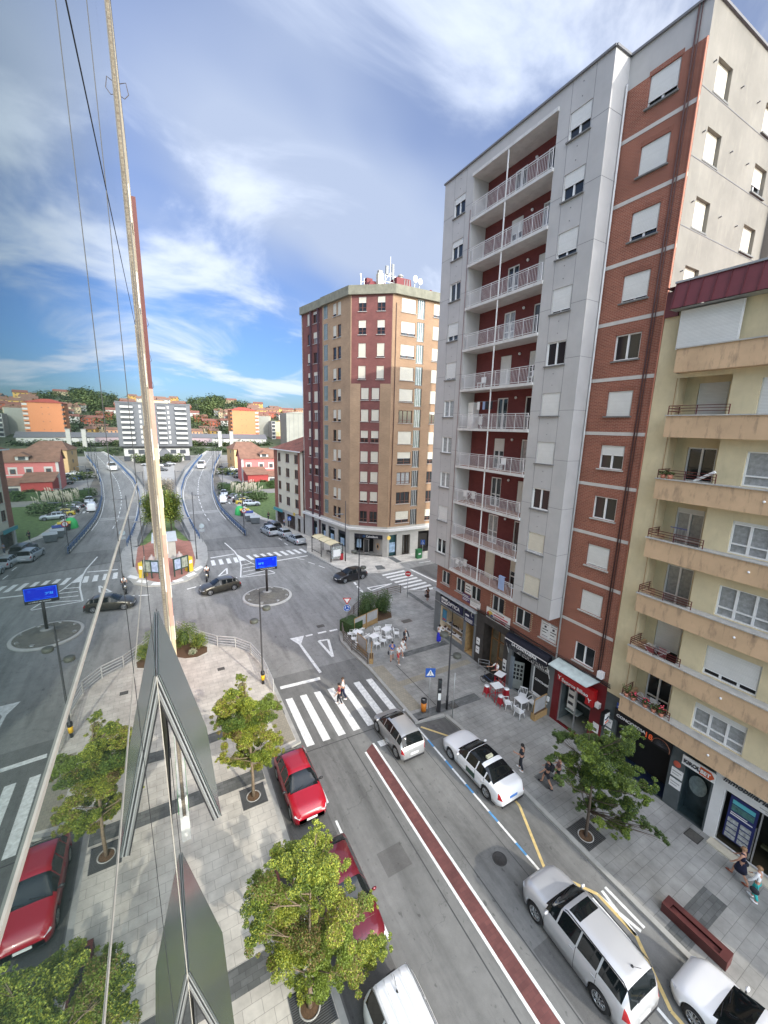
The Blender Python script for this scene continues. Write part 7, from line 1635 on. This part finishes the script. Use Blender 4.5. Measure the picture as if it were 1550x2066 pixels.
lamp('lamp post with yellow-banded bin at the left railing by the zebra',(5.35,27.0,.13),6.9,((.8,5.95),(-.8,5.0)),band=True,top_extra=.5,rz=R(-20))
lamp('tall black lamp post with two drum heads by the pedestrian sign',(15.7,18.67,.13),6.5,((.85,4.0),(-.85,5.5)),top_extra=.9,rz=R(-30))
lamp('black lamp post with drum head in the right corner bed by the railing',(15.9,33.0,.13),7.2,((.75,5.4),(-.9,8.0-1)),top_extra=1.4,rz=R(-20))
lamp('brown lamp post behind the bus shelter by the bank',(21.8,49.7,.13),8.6,((-1.0,6.8),),kind='flat',rz=R(-20))
for i,(x,y,z,h,sd,lb) in enumerate(((3.5,59.2,.13,9.4,1,'double lamp post with red band on the red paved corner'),(11.75,69.8,0,7.6,1,'dark lamp post where the right bridge rail begins'),(2.6,93,0,9,1,'lamp post rising beside the outer parapet of the bridge'),(13.6,108,0,9,1,'lamp post on the side road before the low hedge'),(15.4,92,0,6.5,1,'lamp post with round head in front of the pampas grass'))):
    lamp(lb,(x,y,z),h,((1.2*sd,h-.4),(-1.0*sd,h-3.4)) if i==0 else ((1.2*sd,h-.2),),kind='flat',rz=R(10),group='lamp posts round the bridge ramp')
for yy in(150,172,205,228):
    p=BP(Rb,yy,0,.3);lamp('thin tall lamp post on the right edge of the bridge, %s'%({150:'nearest of the four',172:'second from the near end',205:'third from the near end',228:'farthest of the four'}[yy]),tuple(p),9,((-1.2,8.8),),kind='flat',group='lamp posts along the bridge')
# ---------------------------------------------------------------- signs
def disc_poly(b,c,r,m,n=28,y=0):b.q([(c[0]+r*math.cos(t*2*math.pi/n),y,c[1]+r*math.sin(t*2*math.pi/n)) for t in range(n)],m)
RSN=mat('sign_red_enamel',(.50,.015,.02),.4,var=0);BSN=mat('sign_blue_enamel',(.02,.09,.36),.4,var=0)
def signpost(label,loc,h,rz,plates):
    t=thing('road_sign',label,'road sign',loc,rz);b=MB();b.tube([(0,0.04,0),(0,.04,h)],.03,GALV,8);build(b,'pole',t,True)
    for kind,z in plates:
        b=MB()
        if kind=='ped':
            b.box(-.32,-.012,z-.32,.32,.012,z+.32,BSN);b.q([(-.25,-.016,z-.21),(.25,-.016,z-.21),(0,-.016,z+.23)],SGW)
            b.q([(-.0+.04*math.cos(t),-.02,z+.08+.04*math.sin(t)) for t in range(7)],INK)
            for a,c in(((0,.05),(0,-.06)),((0,.03),(-.07,-.03)),((0,.03),(.07,-.02)),((0,-.06),(-.07,-.17)),((0,-.06),(.08,-.16))):b.bar((a[0],-.021,z+a[1]),(c[0],-.021,z+c[1]),.01,.022,INK)
            for k in(-.16,-.05,.06,.15):b.bar((k,-.0205,z-.19),(k+.02,-.0205,z-.17),.01,.03,INK)
        elif kind=='yield':
            b.q([(-.40,-.01,z+.30),(.40,-.01,z+.30),(0,-.01,z-.38)],RSN);b.q([(-.26,-.015,z+.22),(.26,-.015,z+.22),(0,-.015,z-.22)],SGW);b.q([(-.40,.01,z+.30),(.40,.01,z+.30),(0,.01,z-.38)],GALV)
        elif kind=='round':
            disc_poly(b,(0,z),.33,SGW,y=-.01);disc_poly(b,(0,z),.31,BSN,y=-.014);disc_poly(b,(0,z),.33,GALV,y=.01)
            for k in range(3):
                a0=k*2.094
                for j in range(4):
                    a=a0+j*.36;a2=a+.36;b.bar((.18*math.cos(a),-.02,z+.18*math.sin(a)),(.18*math.cos(a2),-.02,z+.18*math.sin(a2)),.01,.05,SGW)
        elif kind=='noentry':
            disc_poly(b,(0,z),.32,RSN,y=-.01);disc_poly(b,(0,z),.32,GALV,y=.01);b.box(-.22,-.02,z-.05,.22,-.012,z+.05,SGW)
        elif kind=='noturn':
            disc_poly(b,(0,z),.45,RSN,y=-.01);disc_poly(b,(0,z),.33,SGW,y=-.015);b.bar((-.15,-.02,z-.05),(.15,-.02,z+.08),.01,.07,INK)
        elif kind=='dis':
            b.box(-.3,-.012,z-.35,.3,.012,z+.35,BSN);b.bar((-.03,-.018,z+.15),(0,-.018,z-.05),.01,.04,SGW);b.bar((0,-.018,z-.05),(.12,-.018,z-.08),.01,.04,SGW);b.bar((.12,-.018,z-.08),(.17,-.018,z-.2),.01,.04,SGW)
            for j in range(8):
                a=2.2+j*.5;b.bar((.15*math.cos(a),-.018,z-.12+.15*math.sin(a)),(.15*math.cos(a+.5),-.018,z-.12+.15*math.sin(a+.5)),.01,.03,SGW)
            b.box(-.04,-.016,z+.2,.03,-.013,z+.27,SGW)
        elif kind=='blueback':
            disc_poly(b,(0,z),.38,mat('sign_back',(.38,.45,.47),.5),y=-.01);b.box(-.38,-.01,z-.95,.38,.01,z-.55,mat('sign_back_grey',(.33,.36,.37),.5))
        build(b,'sign_plate',t)
signpost('square blue pedestrian crossing sign beside the zebra',(14.35,18.9,.13),3.35,R(-28),(('ped',3.0),))
signpost('plain grey pole standing between the lamp post and the taxi',(15.47,17.75,.13),3.3,0,())
signpost('triangular give way sign above a round blue roundabout sign',(14.0,31.5,.13),3.3,R(-22),(('yield',2.95),('round',2.25)))
signpost('round red no entry sign at the end of the corner railing',(23.05,35.35,.13),3.1,R(-35),(('noentry',2.8),))
signpost('round red-rimmed sign beside the waste containers lane',(13.0,76.5,0),3.2,R(-8),(('noturn',2.9),))
signpost('blue disabled parking sign beside the green box',(32.6,46.4,.13),2.7,R(-35),(('dis',2.35),))
signpost('pale blue sign seen from behind at the start of the bridge footpath',(5.0,67.5,.13),2.9,0,(('blueback',2.7),))
signpost('small blue arrow sign before the shop of the cream house',(18.9,67.2,.13),3,R(-10),(('dis',2.7),))
# dark info totem
t=thing('totem','narrow black pay-display totem with a white panel beside the pedestrian sign','totem',(15.02,18.69,.13),R(-25));b=MB();b.box(-.12,-.08,0,.12,.08,2.45,BLK);build(b,'body',t);b=MB();b.box(-.1,-.09,.95,.1,-.08,1.45,SGW);b.box(-.08,-.1,1.7,.08,-.08,1.8,GALV);b.box(-.09,-.09,2.2,.09,-.08,2.4,mat('screen_dark',(.05,.06,.06),.2));build(b,'panel',t)
def bin_(label,loc):
    t=thing('litter_bin',label,'litter bin',loc);b=MB();b.lathe([(0,.1),(.17,.1),(.19,.75),(.17,.75),(0,.7)],mat('bin_orange',(.62,.20,.02),.5),n=18);build(b,'bin_body',t,True);b=MB();b.lathe([(.2,.75),(.2,.97),(.16,1.0),(.13,.97),(.13,.8)],BLK,n=18);b.lathe([(.14,.85),(0,.85)],SGW,n=12);b.tube([(0,.2,0),(0,.2,.9)],.025,GALV,6);build(b,'lid',t,True)
bin_('orange litter bin with black rim at the foot of the pedestrian sign',(14.12,19.15,.13))
# screen on the island
t=thing('information_screen','big blue information screen on a dark post in the roundabout island','screen',(9.42,43.1,.37),R(-3))
b=MB();b.tube([(0,.12,0),(0,.12,3.1)],.13,mat('post_dark_brown',(.03,.024,.022),.4),12);b.lathe([(.5,0),(.5,.03),(0,.03)],CONC,(0,.12,0),20);build(b,'post',t,True)
b=MB();b.box(-1.17,-.0,2.55,1.17,.3,4.05,BLK);build(b,'casing',t)
b=MB();b.box(-1.12,-.03,2.88,1.12,-.002,4.0,mat('screen_blue',(.0,.012,.42),.25,emit=.75,var=0));s=build(b,'display',t)
b=MB();SBL=mat('screen_light_blue',(.01,.12,.8),.25,emit=.7,var=0)
for x0,z0_,x1,z1 in((-1.12,2.88,1.12,2.92),(-1.12,3.96,1.12,4.0),(-1.12,2.9,-1.07,4.0),(1.07,2.9,1.12,4.0)):b.box(x0,-.034,z0_,x1,-.031,z1,SBL)
b.box(-.75,-.034,3.82,.3,-.031,3.84,SBL);b.box(-.8,-.034,3.03,-.2,-.031,3.06,SBL);b.box(.1,-.034,3.03,.6,-.031,3.05,SBL)
for j in range(12):
    a=j*.5236;b.bar((.75+.08*math.cos(a),-.035,3.72+.08*math.sin(a)),(.75+.08*math.cos(a+.53),-.035,3.72+.08*math.sin(a+.53)),.005,.02,SBL)
build(b,'graphics',s);txt('25\u00b0C',.27,mat('screen_text',(.05,.4,.9),.3,emit=.9,var=0),'lettering',s,x=-.85,y=-.035,z=3.3,bold=.0)
txt('Noticias del Gobierno',.17,SGW,'lettering',t,x=-.62,y=-.012,z=2.66,bold=.003)
# ---------------------------------------------------------------- café furniture
def cchair():
    t=thing('cafe_chair','x','chair',(0,0,0));b=MB();b.box(-.24,-.22,.42,.24,.24,.455,WPLA);build(b,'seat',t)
    b=MB()
    for i in range(5):b.bar((-.2+i*.1,.22,.45),(-.22+i*.11,.34,.86),.07,.02,WPLA)
    b.bar((-.26,.33,.84),(.26,.33,.84),.03,.07,WPLA);build(b,'backrest',t)
    b=MB()
    for sx in(-1,1):b.tube([(sx*.25,-.2,.44),(sx*.27,-.2,.64),(sx*.28,.05,.68),(sx*.26,.3,.7)],.022,WPLA,6)
    build(b,'armrest',t,True)
    for sx in(-1,1):
        for sy in(-1,1):
            b=MB();b.tube([(sx*.2,sy*.18,.43),(sx*.25,sy*.25,0)],[.025,.018],WPLA,6);build(b,'leg',t,True)
    return t
def ctable():
    t=thing('cafe_table','x','table',(0,0,0));b=MB();b.box(-.37,-.37,.70,.37,.37,.73,WPLA);build(b,'table_top',t)
    for sx in(-1,1):
        for sy in(-1,1):b=MB();b.bar((sx*.32,sy*.32,.7),(sx*.33,sy*.33,0),.045,.045,WPLA);build(b,'leg',t)
    return t
c0=cchair();t0=ctable();first=[True,True]
def place(kind,x,y,rz,label,grp):
    i=0 if kind=='c' else 1;src=c0 if i==0 else t0
    if first[i]:
        first[i]=False;src.location=(x,y,.135);src.rotation_euler=(0,0,R(rz));src['label']=label;src['group']=grp;return src
    return copy_tree(src,None,(x,y,.135),R(rz),label,grp)
G1='white chairs and tables of the corner café terrace';G2='white chairs and table by the bar window'
for x,y,l in((15.2,28.35,'front white café table of the corner terrace'),(16.75,28.95,'white café table of the corner terrace, second from the railing'),(14.2,29.6,'white café table at the hedge end of the corner terrace')):place('t',x,y,20,l,G1)
for x,y,rz,l in((14.55,28.9,200,'left front chair at the front terrace table'),(15.75,28.9,160,'chair behind the front terrace table, backing the glass screen'),(15.05,27.55,10,'near left chair at the front terrace table'),(15.8,27.75,40,'near right chair at the front terrace table'),(16.2,29.75,170,'chair with its back to the bushes at the second table'),(17.35,29.6,150,'far chair of the second terrace table'),(17.5,28.35,60,'right chair of the second terrace table'),(16.5,28.0,0,'near chair of the second terrace table'),(13.65,29.2,240,'terrace chair pushed against the railing'),(13.6,28.3,250,'terrace chair by the railing, closest to the road sign'),(14.7,30.1,180,'terrace chair in front of the hedge block'),(13.75,30.1,220,'terrace chair tucked in the hedge corner')):place('c',x,y,rz,l,G1)
place('t',20.25,16.35,-5,'white square table by the bar window screen',G2)
for x,y,rz,l in((19.45,16.85,70,'chair on the road side of the white table by the bar, left one'),(19.5,15.85,95,'chair on the road side of the white table by the bar, right one'),(20.95,16.9,-60,'white chair between its table and the bar window, left'),(21.0,16.1,-90,'white chair between its table and the bar window, right')):place('c',x,y,rz,l,G2)
def ttable(label,x,y,rz,z=1.08,w_=.36,d=.3):
    t=thing('high_table',label,'table',(x,y,.135),R(rz));b=MB();b.box(-w_,-d,z,w_,d,z+.03,WPLA);build(b,'table_top',t)
    for sx in(-1,1):
        for sy in(-1,1):b=MB();b.bar((sx*(w_-.06),sy*(d-.06),z),(sx*(w_-.03),sy*(d-.03),0),.035,.035,REDM);build(b,'leg',t)
    b=MB()
    for zz in(.25,.7):
        for sy in(-1,1):b.bar((-w_+.04,sy*(d-.04),zz),(w_-.04,sy*(d-.04),zz),.025,.025,REDM)
        for sx in(-1,1):b.bar((sx*(w_-.04),-d+.04,zz),(sx*(w_-.04),d-.04,zz),.025,.025,REDM)
    build(b,'stretcher',t)
ttable('tall red-legged table the man in white leans on',20.6,18.75,15);ttable('tall red-legged table with two stools, nearer the road',19.45,17.9,-10,1.05,.36,.34)
def stool(label,x,y):
    t=thing('bar_stool',label,'stool',(x,y,.135),group='red stools at the tall table');b=MB();b.lathe([(0,.74),(.17,.74),(.18,.77),(.17,.80),(0,.80)],WPLA,n=18);build(b,'seat',t,True)
    for sx in(-1,1):
        for sy in(-1,1):b=MB();b.bar((sx*.1,sy*.1,.74),(sx*.18,sy*.18,0),.028,.028,REDM);build(b,'leg',t)
    b=MB();b.box(-.12,-.12,.2,.12,.12,.7,REDM)
    for sx in(-1,1):b.bar((sx*.16,-.16,.28),(sx*.16,.16,.28),.02,.02,REDM);b.bar((-.16,sx*.16,.28),(.16,sx*.16,.28),.02,.02,REDM)
    build(b,'stretcher',t)
stool('red stool with round white seat between the tall table and the bar',20.1,17.6);stool('red stool with round white seat on the road side of the tall table',19.15,17.2);stool('red stool pushed behind the tall table, mostly hidden',19.1,18.5)
def screenbox(label,x,y,rz,w_=1.3,frame_m=WOOD):
    t=thing('planter_screen',label,'screen',(x,y,.135),R(rz));b=MB();b.box(-w_/2,-.16,0,w_/2,.16,.45,WOOD);b.box(-w_/2+.03,-.13,.4,w_/2-.03,.13,.455,SOIL);build(b,'planter',t)
    b=MB()
    for x_ in(-w_/2,w_/2-.05):b.box(x_,-.03,.45,x_+.05,.03,1.5,frame_m)
    b.box(-w_/2,-.03,1.45,w_/2,.03,1.5,frame_m);build(b,'frame',t);b=MB();b.box(-w_/2+.05,-.008,.47,w_/2-.05,.008,1.45,mat('frosted_glass',(.38,.38,.38),.35,var=.2,vs=2));build(b,'glass',t)
screenbox('wooden planter with frosted glass screen at the bar terrace end',20.7,15.25,4)
screenbox('wooden planter end of the corner terrace next to the road',13.75,26.05,60,.9)
for x,y,rz,l in((15.0,30.75,18,'left frosted wind screen between hedge and terrace chairs'),(16.5,31.25,18,'right frosted wind screen in front of the bushes'),(13.55,27.4,95,'pale wind screen along the railing side of the corner terrace')):
    t=thing('wind_screen',l,'screen',(x,y,.135),R(rz));b=MB()
    for x_ in(-.75,.7):b.box(x_,-.03,0,x_+.05,.03,1.55,WOOD)
    b.box(-.75,-.03,1.5,.75,.03,1.55,WOOD);b.box(-.7,-.02,.1,.7,.02,.6,WOOD);build(b,'frame',t);b=MB();b.box(-.7,-.008,.6,.7,.008,1.5,MC['frosted_glass']);build(b,'glass',t)
# bicycle
t=thing('bicycle','blue folding bicycle standing by the entrance rail','bicycle',(20.1,19.3,.135),R(-75));TY2=mat('bike_tyre',(.015,.015,.015),.8);BLF=mat('bike_blue',(.03,.07,.16),.4)
b=None
for x in(-.52,.52):
    b=MB();b.lathe([(.235,-.02),(.255,0),(.235,.02),(.225,0),(.235,-.02)],TY2,(x,0,.255),24,'y')
    for k in range(8):a=k*math.pi/4;b.bar((x,0,.255),(x+.23*math.cos(a),0,.255+.23*math.sin(a)),.006,.006,GALV)
    build(b,'wheel',t,True)
b=MB();b.tube([(-.42,0,.62),(-.05,0,.48),(.28,0,.42),(.52,0,.255)],.022,BLF,7);b.tube([(-.52,0,.255),(-.45,0,.5),(-.42,0,.66)],.018,BLF,6);b.tube([(.25,0,.30),(.22,0,.85)],.018,BLK,6);b.ell((.22,0,.88),(.13,.07,.035),BLK);b.tube([(-.42,0,.66),(-.36,0,1.0)],.015,BLK,6);b.tube([(-.36,-.25,1.0),(-.36,.25,1.0)],.015,BLK,6);b.lathe([(.09,-.03),(.09,-.02)],GALV,(.22,0,.3),14,'y');build(b,'frame',t,True)
# red-brown bench block
t=thing('street_bench','long dark red steel bench on the right pavement','bench',(16.28,4.25,.13),R(1.2));CRT=mat('bench_oxide_red',(.085,.022,.02),.6,var=.25,vs=3)
b=MB();b.fs([(-.22,-1.06,0),(.22,-1.06,0),(.27,-1.06,.45),(-.27,-1.06,.45),(-.22,1.06,0),(.22,1.06,0),(.27,1.06,.45),(-.27,1.06,.45)],[(0,1,2,3),(5,4,7,6),(1,5,6,2),(4,0,3,7)],CRT);b.box(-.27,-1.06,.45,.27,-.8,.46,CRT);b.box(-.27,.8,.45,.27,1.06,.46,CRT);b.box(.05,-.8,.45,.27,.8,.46,CRT);b.box(-.27,-.8,.45,-.2,.8,.46,CRT);b.box(-.2,-.8,.36,.05,.8,.37,CRT);build(b,'bench_body',t)
t=thing('street_bench','dark red bench end beside the big tree on the left pavement','bench',(3.15,13.4,.13));b=MB();b.box(-.28,-1.0,0,.28,1.0,.45,CRT);b.box(-.2,-.8,.45,.2,.8,.455,DRK);build(b,'bench_body',t)
# covers in the ground
def cover(label,x,y,w_,d,z=.135,rz=0,round_=False,m=IRON,cat='manhole cover'):
    t=thing('manhole_cover',label,cat,(x,y,z),R(rz));b=MB()
    if round_:b.lathe([(w_,0),(w_,.006),(w_*.88,.008),(w_*.86,.004),(0,.006)],m,n=28)
    else:
        b.box(-w_/2,-d/2,0,w_/2,d/2,.008,m);b.box(-w_/2+.04,-d/2+.04,.008,w_/2-.04,d/2-.04,.011,mat('cover_plate',(.09,.085,.075),.6,var=.3,vs=8));
    build(b,'plate',t,round_)
cover('round iron manhole cover in the lane left of the blue and white line',11.86,9.85,.32,0,.004,round_=True)
cover('large rectangular cover on the pavement before the white estate agent',20.7,6.22,.62,.6);cover('small square cover near the dark green tree grate',17.2,9.0,.35,.35);cover('rectangular rusty cover up the left pavement above the slim tree',3.4,26.2,.6,.5,m=mat('cover_brown',(.12,.075,.06),.7));cover('square cover near the left railing bend',2.9,30.3,.5,.4);cover('square cover in the middle of the café plaza',20.0,30.6,1.0,.6,m=MC['cover_brown']);cover('small cover in the plaza before the entrance door',17.4,22.6,.35,.35);cover('reddish cover in the dark paving strip by the lamp post',16.3,18.7,.55,.5);cover('dark drain cover in the road before the dashed line',12.2,33.6,.7,.5,.004);cover('brown cover on the pavement before the bank',25.4,45.2,.5,.3)
# bus shelter
t=thing('bus_shelter','bus shelter with curved cream roof and dark posts outside the bank','bus shelter',(20.3,53.0,.13),R(8));b=MB()
n=8
SR=mat('shelter_cream',(.62,.55,.36),.6,var=.1)
for i in range(n):
    a0=math.pi*(.12+.76*i/n);a1_=math.pi*(.12+.76*(i+1)/n);f=lambda a:(1.0*math.cos(a),2.25+.35*math.sin(a));p,q=f(a0),f(a1_);b.q([(p[0],-2.9,p[1]),(q[0],-2.9,q[1]),(q[0],2.9,q[1]),(p[0],2.9,p[1])],SR)
build(b,'roof',t,True)
b=MB()
for y in(-2.85,-.95,.95,2.85):
    for i in range(n):
        a0=math.pi*(.12+.76*i/n);a1_=math.pi*(.12+.76*(i+1)/n);f=lambda a:(1.03*math.cos(a),2.27+.36*math.sin(a));p,q=f(a0),f(a1_);b.bar((p[0],y,p[1]),(q[0],y,q[1]),.06,.05,mat('shelter_rib',(.35,.30,.18),.6))
build(b,'rib',t)
for x in(-.92,.92):
    for y in(-2.85,0,2.85):b=MB();b.bar((x,y,0),(x,y,2.4),.09,.09,BLK);build(b,'post',t)
b=MB();b.box(-.92,-2.87,.4,.92,-2.83,2.1,mat('shelter_glass',(.45,.48,.46),.2,alpha=.4));b.box(-.6,-2.93,.7,.6,-2.88,1.7,SGW);b.box(.9,-2.8,.3,.93,-.4,2.0,MC['shelter_glass']);build(b,'glass_panel',t)
b=MB();b.box(.45,-1.8,.42,.85,1.0,.48,BLK);b.box(.5,-1.7,0,.55,-1.6,.42,BLK);b.box(.5,.8,0,.55,.9,.42,BLK);b.bar((-.92,.0,.45),(-.92,2.85,.45),.05,.05,BLK);build(b,'bench',t)
t=thing('waste_box','small red waste box beside the bus shelter','litter bin',(21.5,50.4,.13));b=MB();b.box(-.2,-.2,.1,.2,.2,1.0,REDM);b.box(-.22,-.22,1.0,.22,.22,1.06,BLK);b.box(-.05,-.05,0,.05,.05,.1,BLK);build(b,'bin_body',t)
t=thing('cabinet','green litter cabinet on the side street pavement','cabinet',(32.0,46.5,.13),R(3));b=MB();b.box(-.4,-.3,0,.4,.3,1.25,mat('cabinet_green',(.015,.14,.04),.5));build(b,'cabinet_body',t);b=MB();b.box(-.43,-.33,1.25,.43,.33,1.33,MC['cabinet_green']);b.box(-.2,-.31,.6,.2,-.3,.8,SGW);build(b,'lid',t)
# containers
def cont(label,x,y,m,lid,rz=0,igloo=False):
    t=thing('waste_container',label,'container',(x,y,.0),R(rz),group='waste containers beside the overpass')
    b=MB()
    if igloo:b.lathe([(.95,0),(1.0,.3),(.85,1.2),(.5,1.75),(.0,1.9)],m,n=20);b.lathe([(.16,-.02),(0,-.03)],DRK,(0,-.78,1.2),12,'y');build(b,'shell',t,True)
    else:
        b.fs([(-.75,-.5,.15),(.75,-.5,.15),(.75,.5,.15),(-.75,.5,.15),(-.88,-.62,1.25),(.88,-.62,1.25),(.88,.62,1.25),(-.88,.62,1.25)],[(0,3,2,1),(4,5,6,7),(0,1,5,4),(1,2,6,5),(2,3,7,6),(3,0,4,7)],m)
        for k in range(5):b.box(-.6+k*.28,-.64,.3,-.55+k*.28,-.5,1.15,m)
        for sx in(-1,1):
            for sy in(-1,1):b.lathe([(.09,-.03),(.09,.03)],RUBB,(sx*.6,sy*.4,.09),10,'x')
        build(b,'shell',t)
        b=MB()
        for i in range(6):
            a0=math.pi*i/6;a1_=math.pi*(i+1)/6;b.q([(-.92,.66*math.cos(a0),1.25+.3*math.sin(a0)),(.92,.66*math.cos(a0),1.25+.3*math.sin(a0)),(.92,.66*math.cos(a1_),1.25+.3*math.sin(a1_)),(-.92,.66*math.cos(a1_),1.25+.3*math.sin(a1_))],lid)
        b.q([(.92,.66*math.cos(math.pi*i/6),1.25+.3*math.sin(math.pi*i/6)) for i in range(7)],lid);build(b,'lid',t,True)
CG=mat('container_grey',(.13,.145,.15),.6,var=.15);LG=mat('container_lid_pale',(.42,.45,.46),.5)
cont('grey waste container with pale lid, nearest the camera in its row',15.2,77.6,CG,LG,-12);cont('grey waste container with pale lid, second in its row',14.7,79.9,CG,LG,-10);cont('grey container with blue lid between the grey and yellow ones',14.9,82.6,CG,mat('lid_blue',(.03,.06,.25),.5),-8);cont('container with yellow lid next to the green igloo',14.6,85.2,mat('container_dark',(.06,.07,.07),.6),mat('lid_yellow',(.6,.45,.05),.5),-5);cont('bright green bottle bank igloo at the end of the containers',13.9,86.8,mat('igloo_green',(.05,.45,.12),.5),None,0,True)
# poster stand and kiosk
t=thing('poster_stand','dark green poster stand with two posters and a yellow side, on the red paving','poster stand',(1.35,53.6,.13),R(32));b=MB()
for x in(-.95,0,.95):b.box(x-.06,-.06,0,x+.06,.06,2.3,mat('stand_green',(.02,.045,.035),.5))
b.box(-.95,-.05,2.15,.95,.05,2.3,MC['stand_green']);b.box(-.95,-.05,.75,.95,.05,.85,MC['stand_green']);build(b,'frame',t)
for x0,m in((-.86,mat('poster_sky_pink',(.25,.3,.42),.5,var=.6,vs=2)),(.08,mat('poster_mono',(.22,.24,.2),.5,var=.8,vs=3))):b=MB();b.box(x0,-.03,.87,x0+.78,.03,2.13,m);build(b,'poster',t)
t=thing('ticket_box','yellow parcel box behind the poster stand','box',(2.25,54.6,.13),R(32));b=MB();b.box(-.3,-.4,0,.3,.4,1.9,mat('box_yellow',(.5,.36,.03),.5));b.box(-.2,-.405,1.1,.2,-.4,1.5,SGW);build(b,'box_body',t)
t=thing('kiosk','small kiosk with corrugated grey roof at the left building corner','kiosk',(.5,63.8,.13));b=MB();b.box(-1.2,-2.6,0,.55,2.6,2.4,CONC);b.box(.52,-2.2,.9,.58,2.2,2.1,DRK);build(b,'wall',t);b=MB()
for k in range(22):b.box(-1.4,-2.8+k*.26,2.4+(k%2)*.05,.8,-2.8+k*.26+.26,2.46+(k%2)*.05,mat('roof_sheet',(.42,.46,.50),.4,metal=.4))
build(b,'roof',t)
t=thing('barrier_cone','white covered stand on the red paving by the poster stand','stand',(1.35,58.8,.13));b=MB();b.lathe([(.45,0),(.45,.8),(.35,1.1),(.12,1.3),(.12,1.45),(0,1.5)],mat('stand_pale',(.3,.26,.25),.6),n=14);build(b,'cover',t,True)
for n_,sl in(('left_banner_cloth',0),):pass
# front garden wall under the glass wall of our building
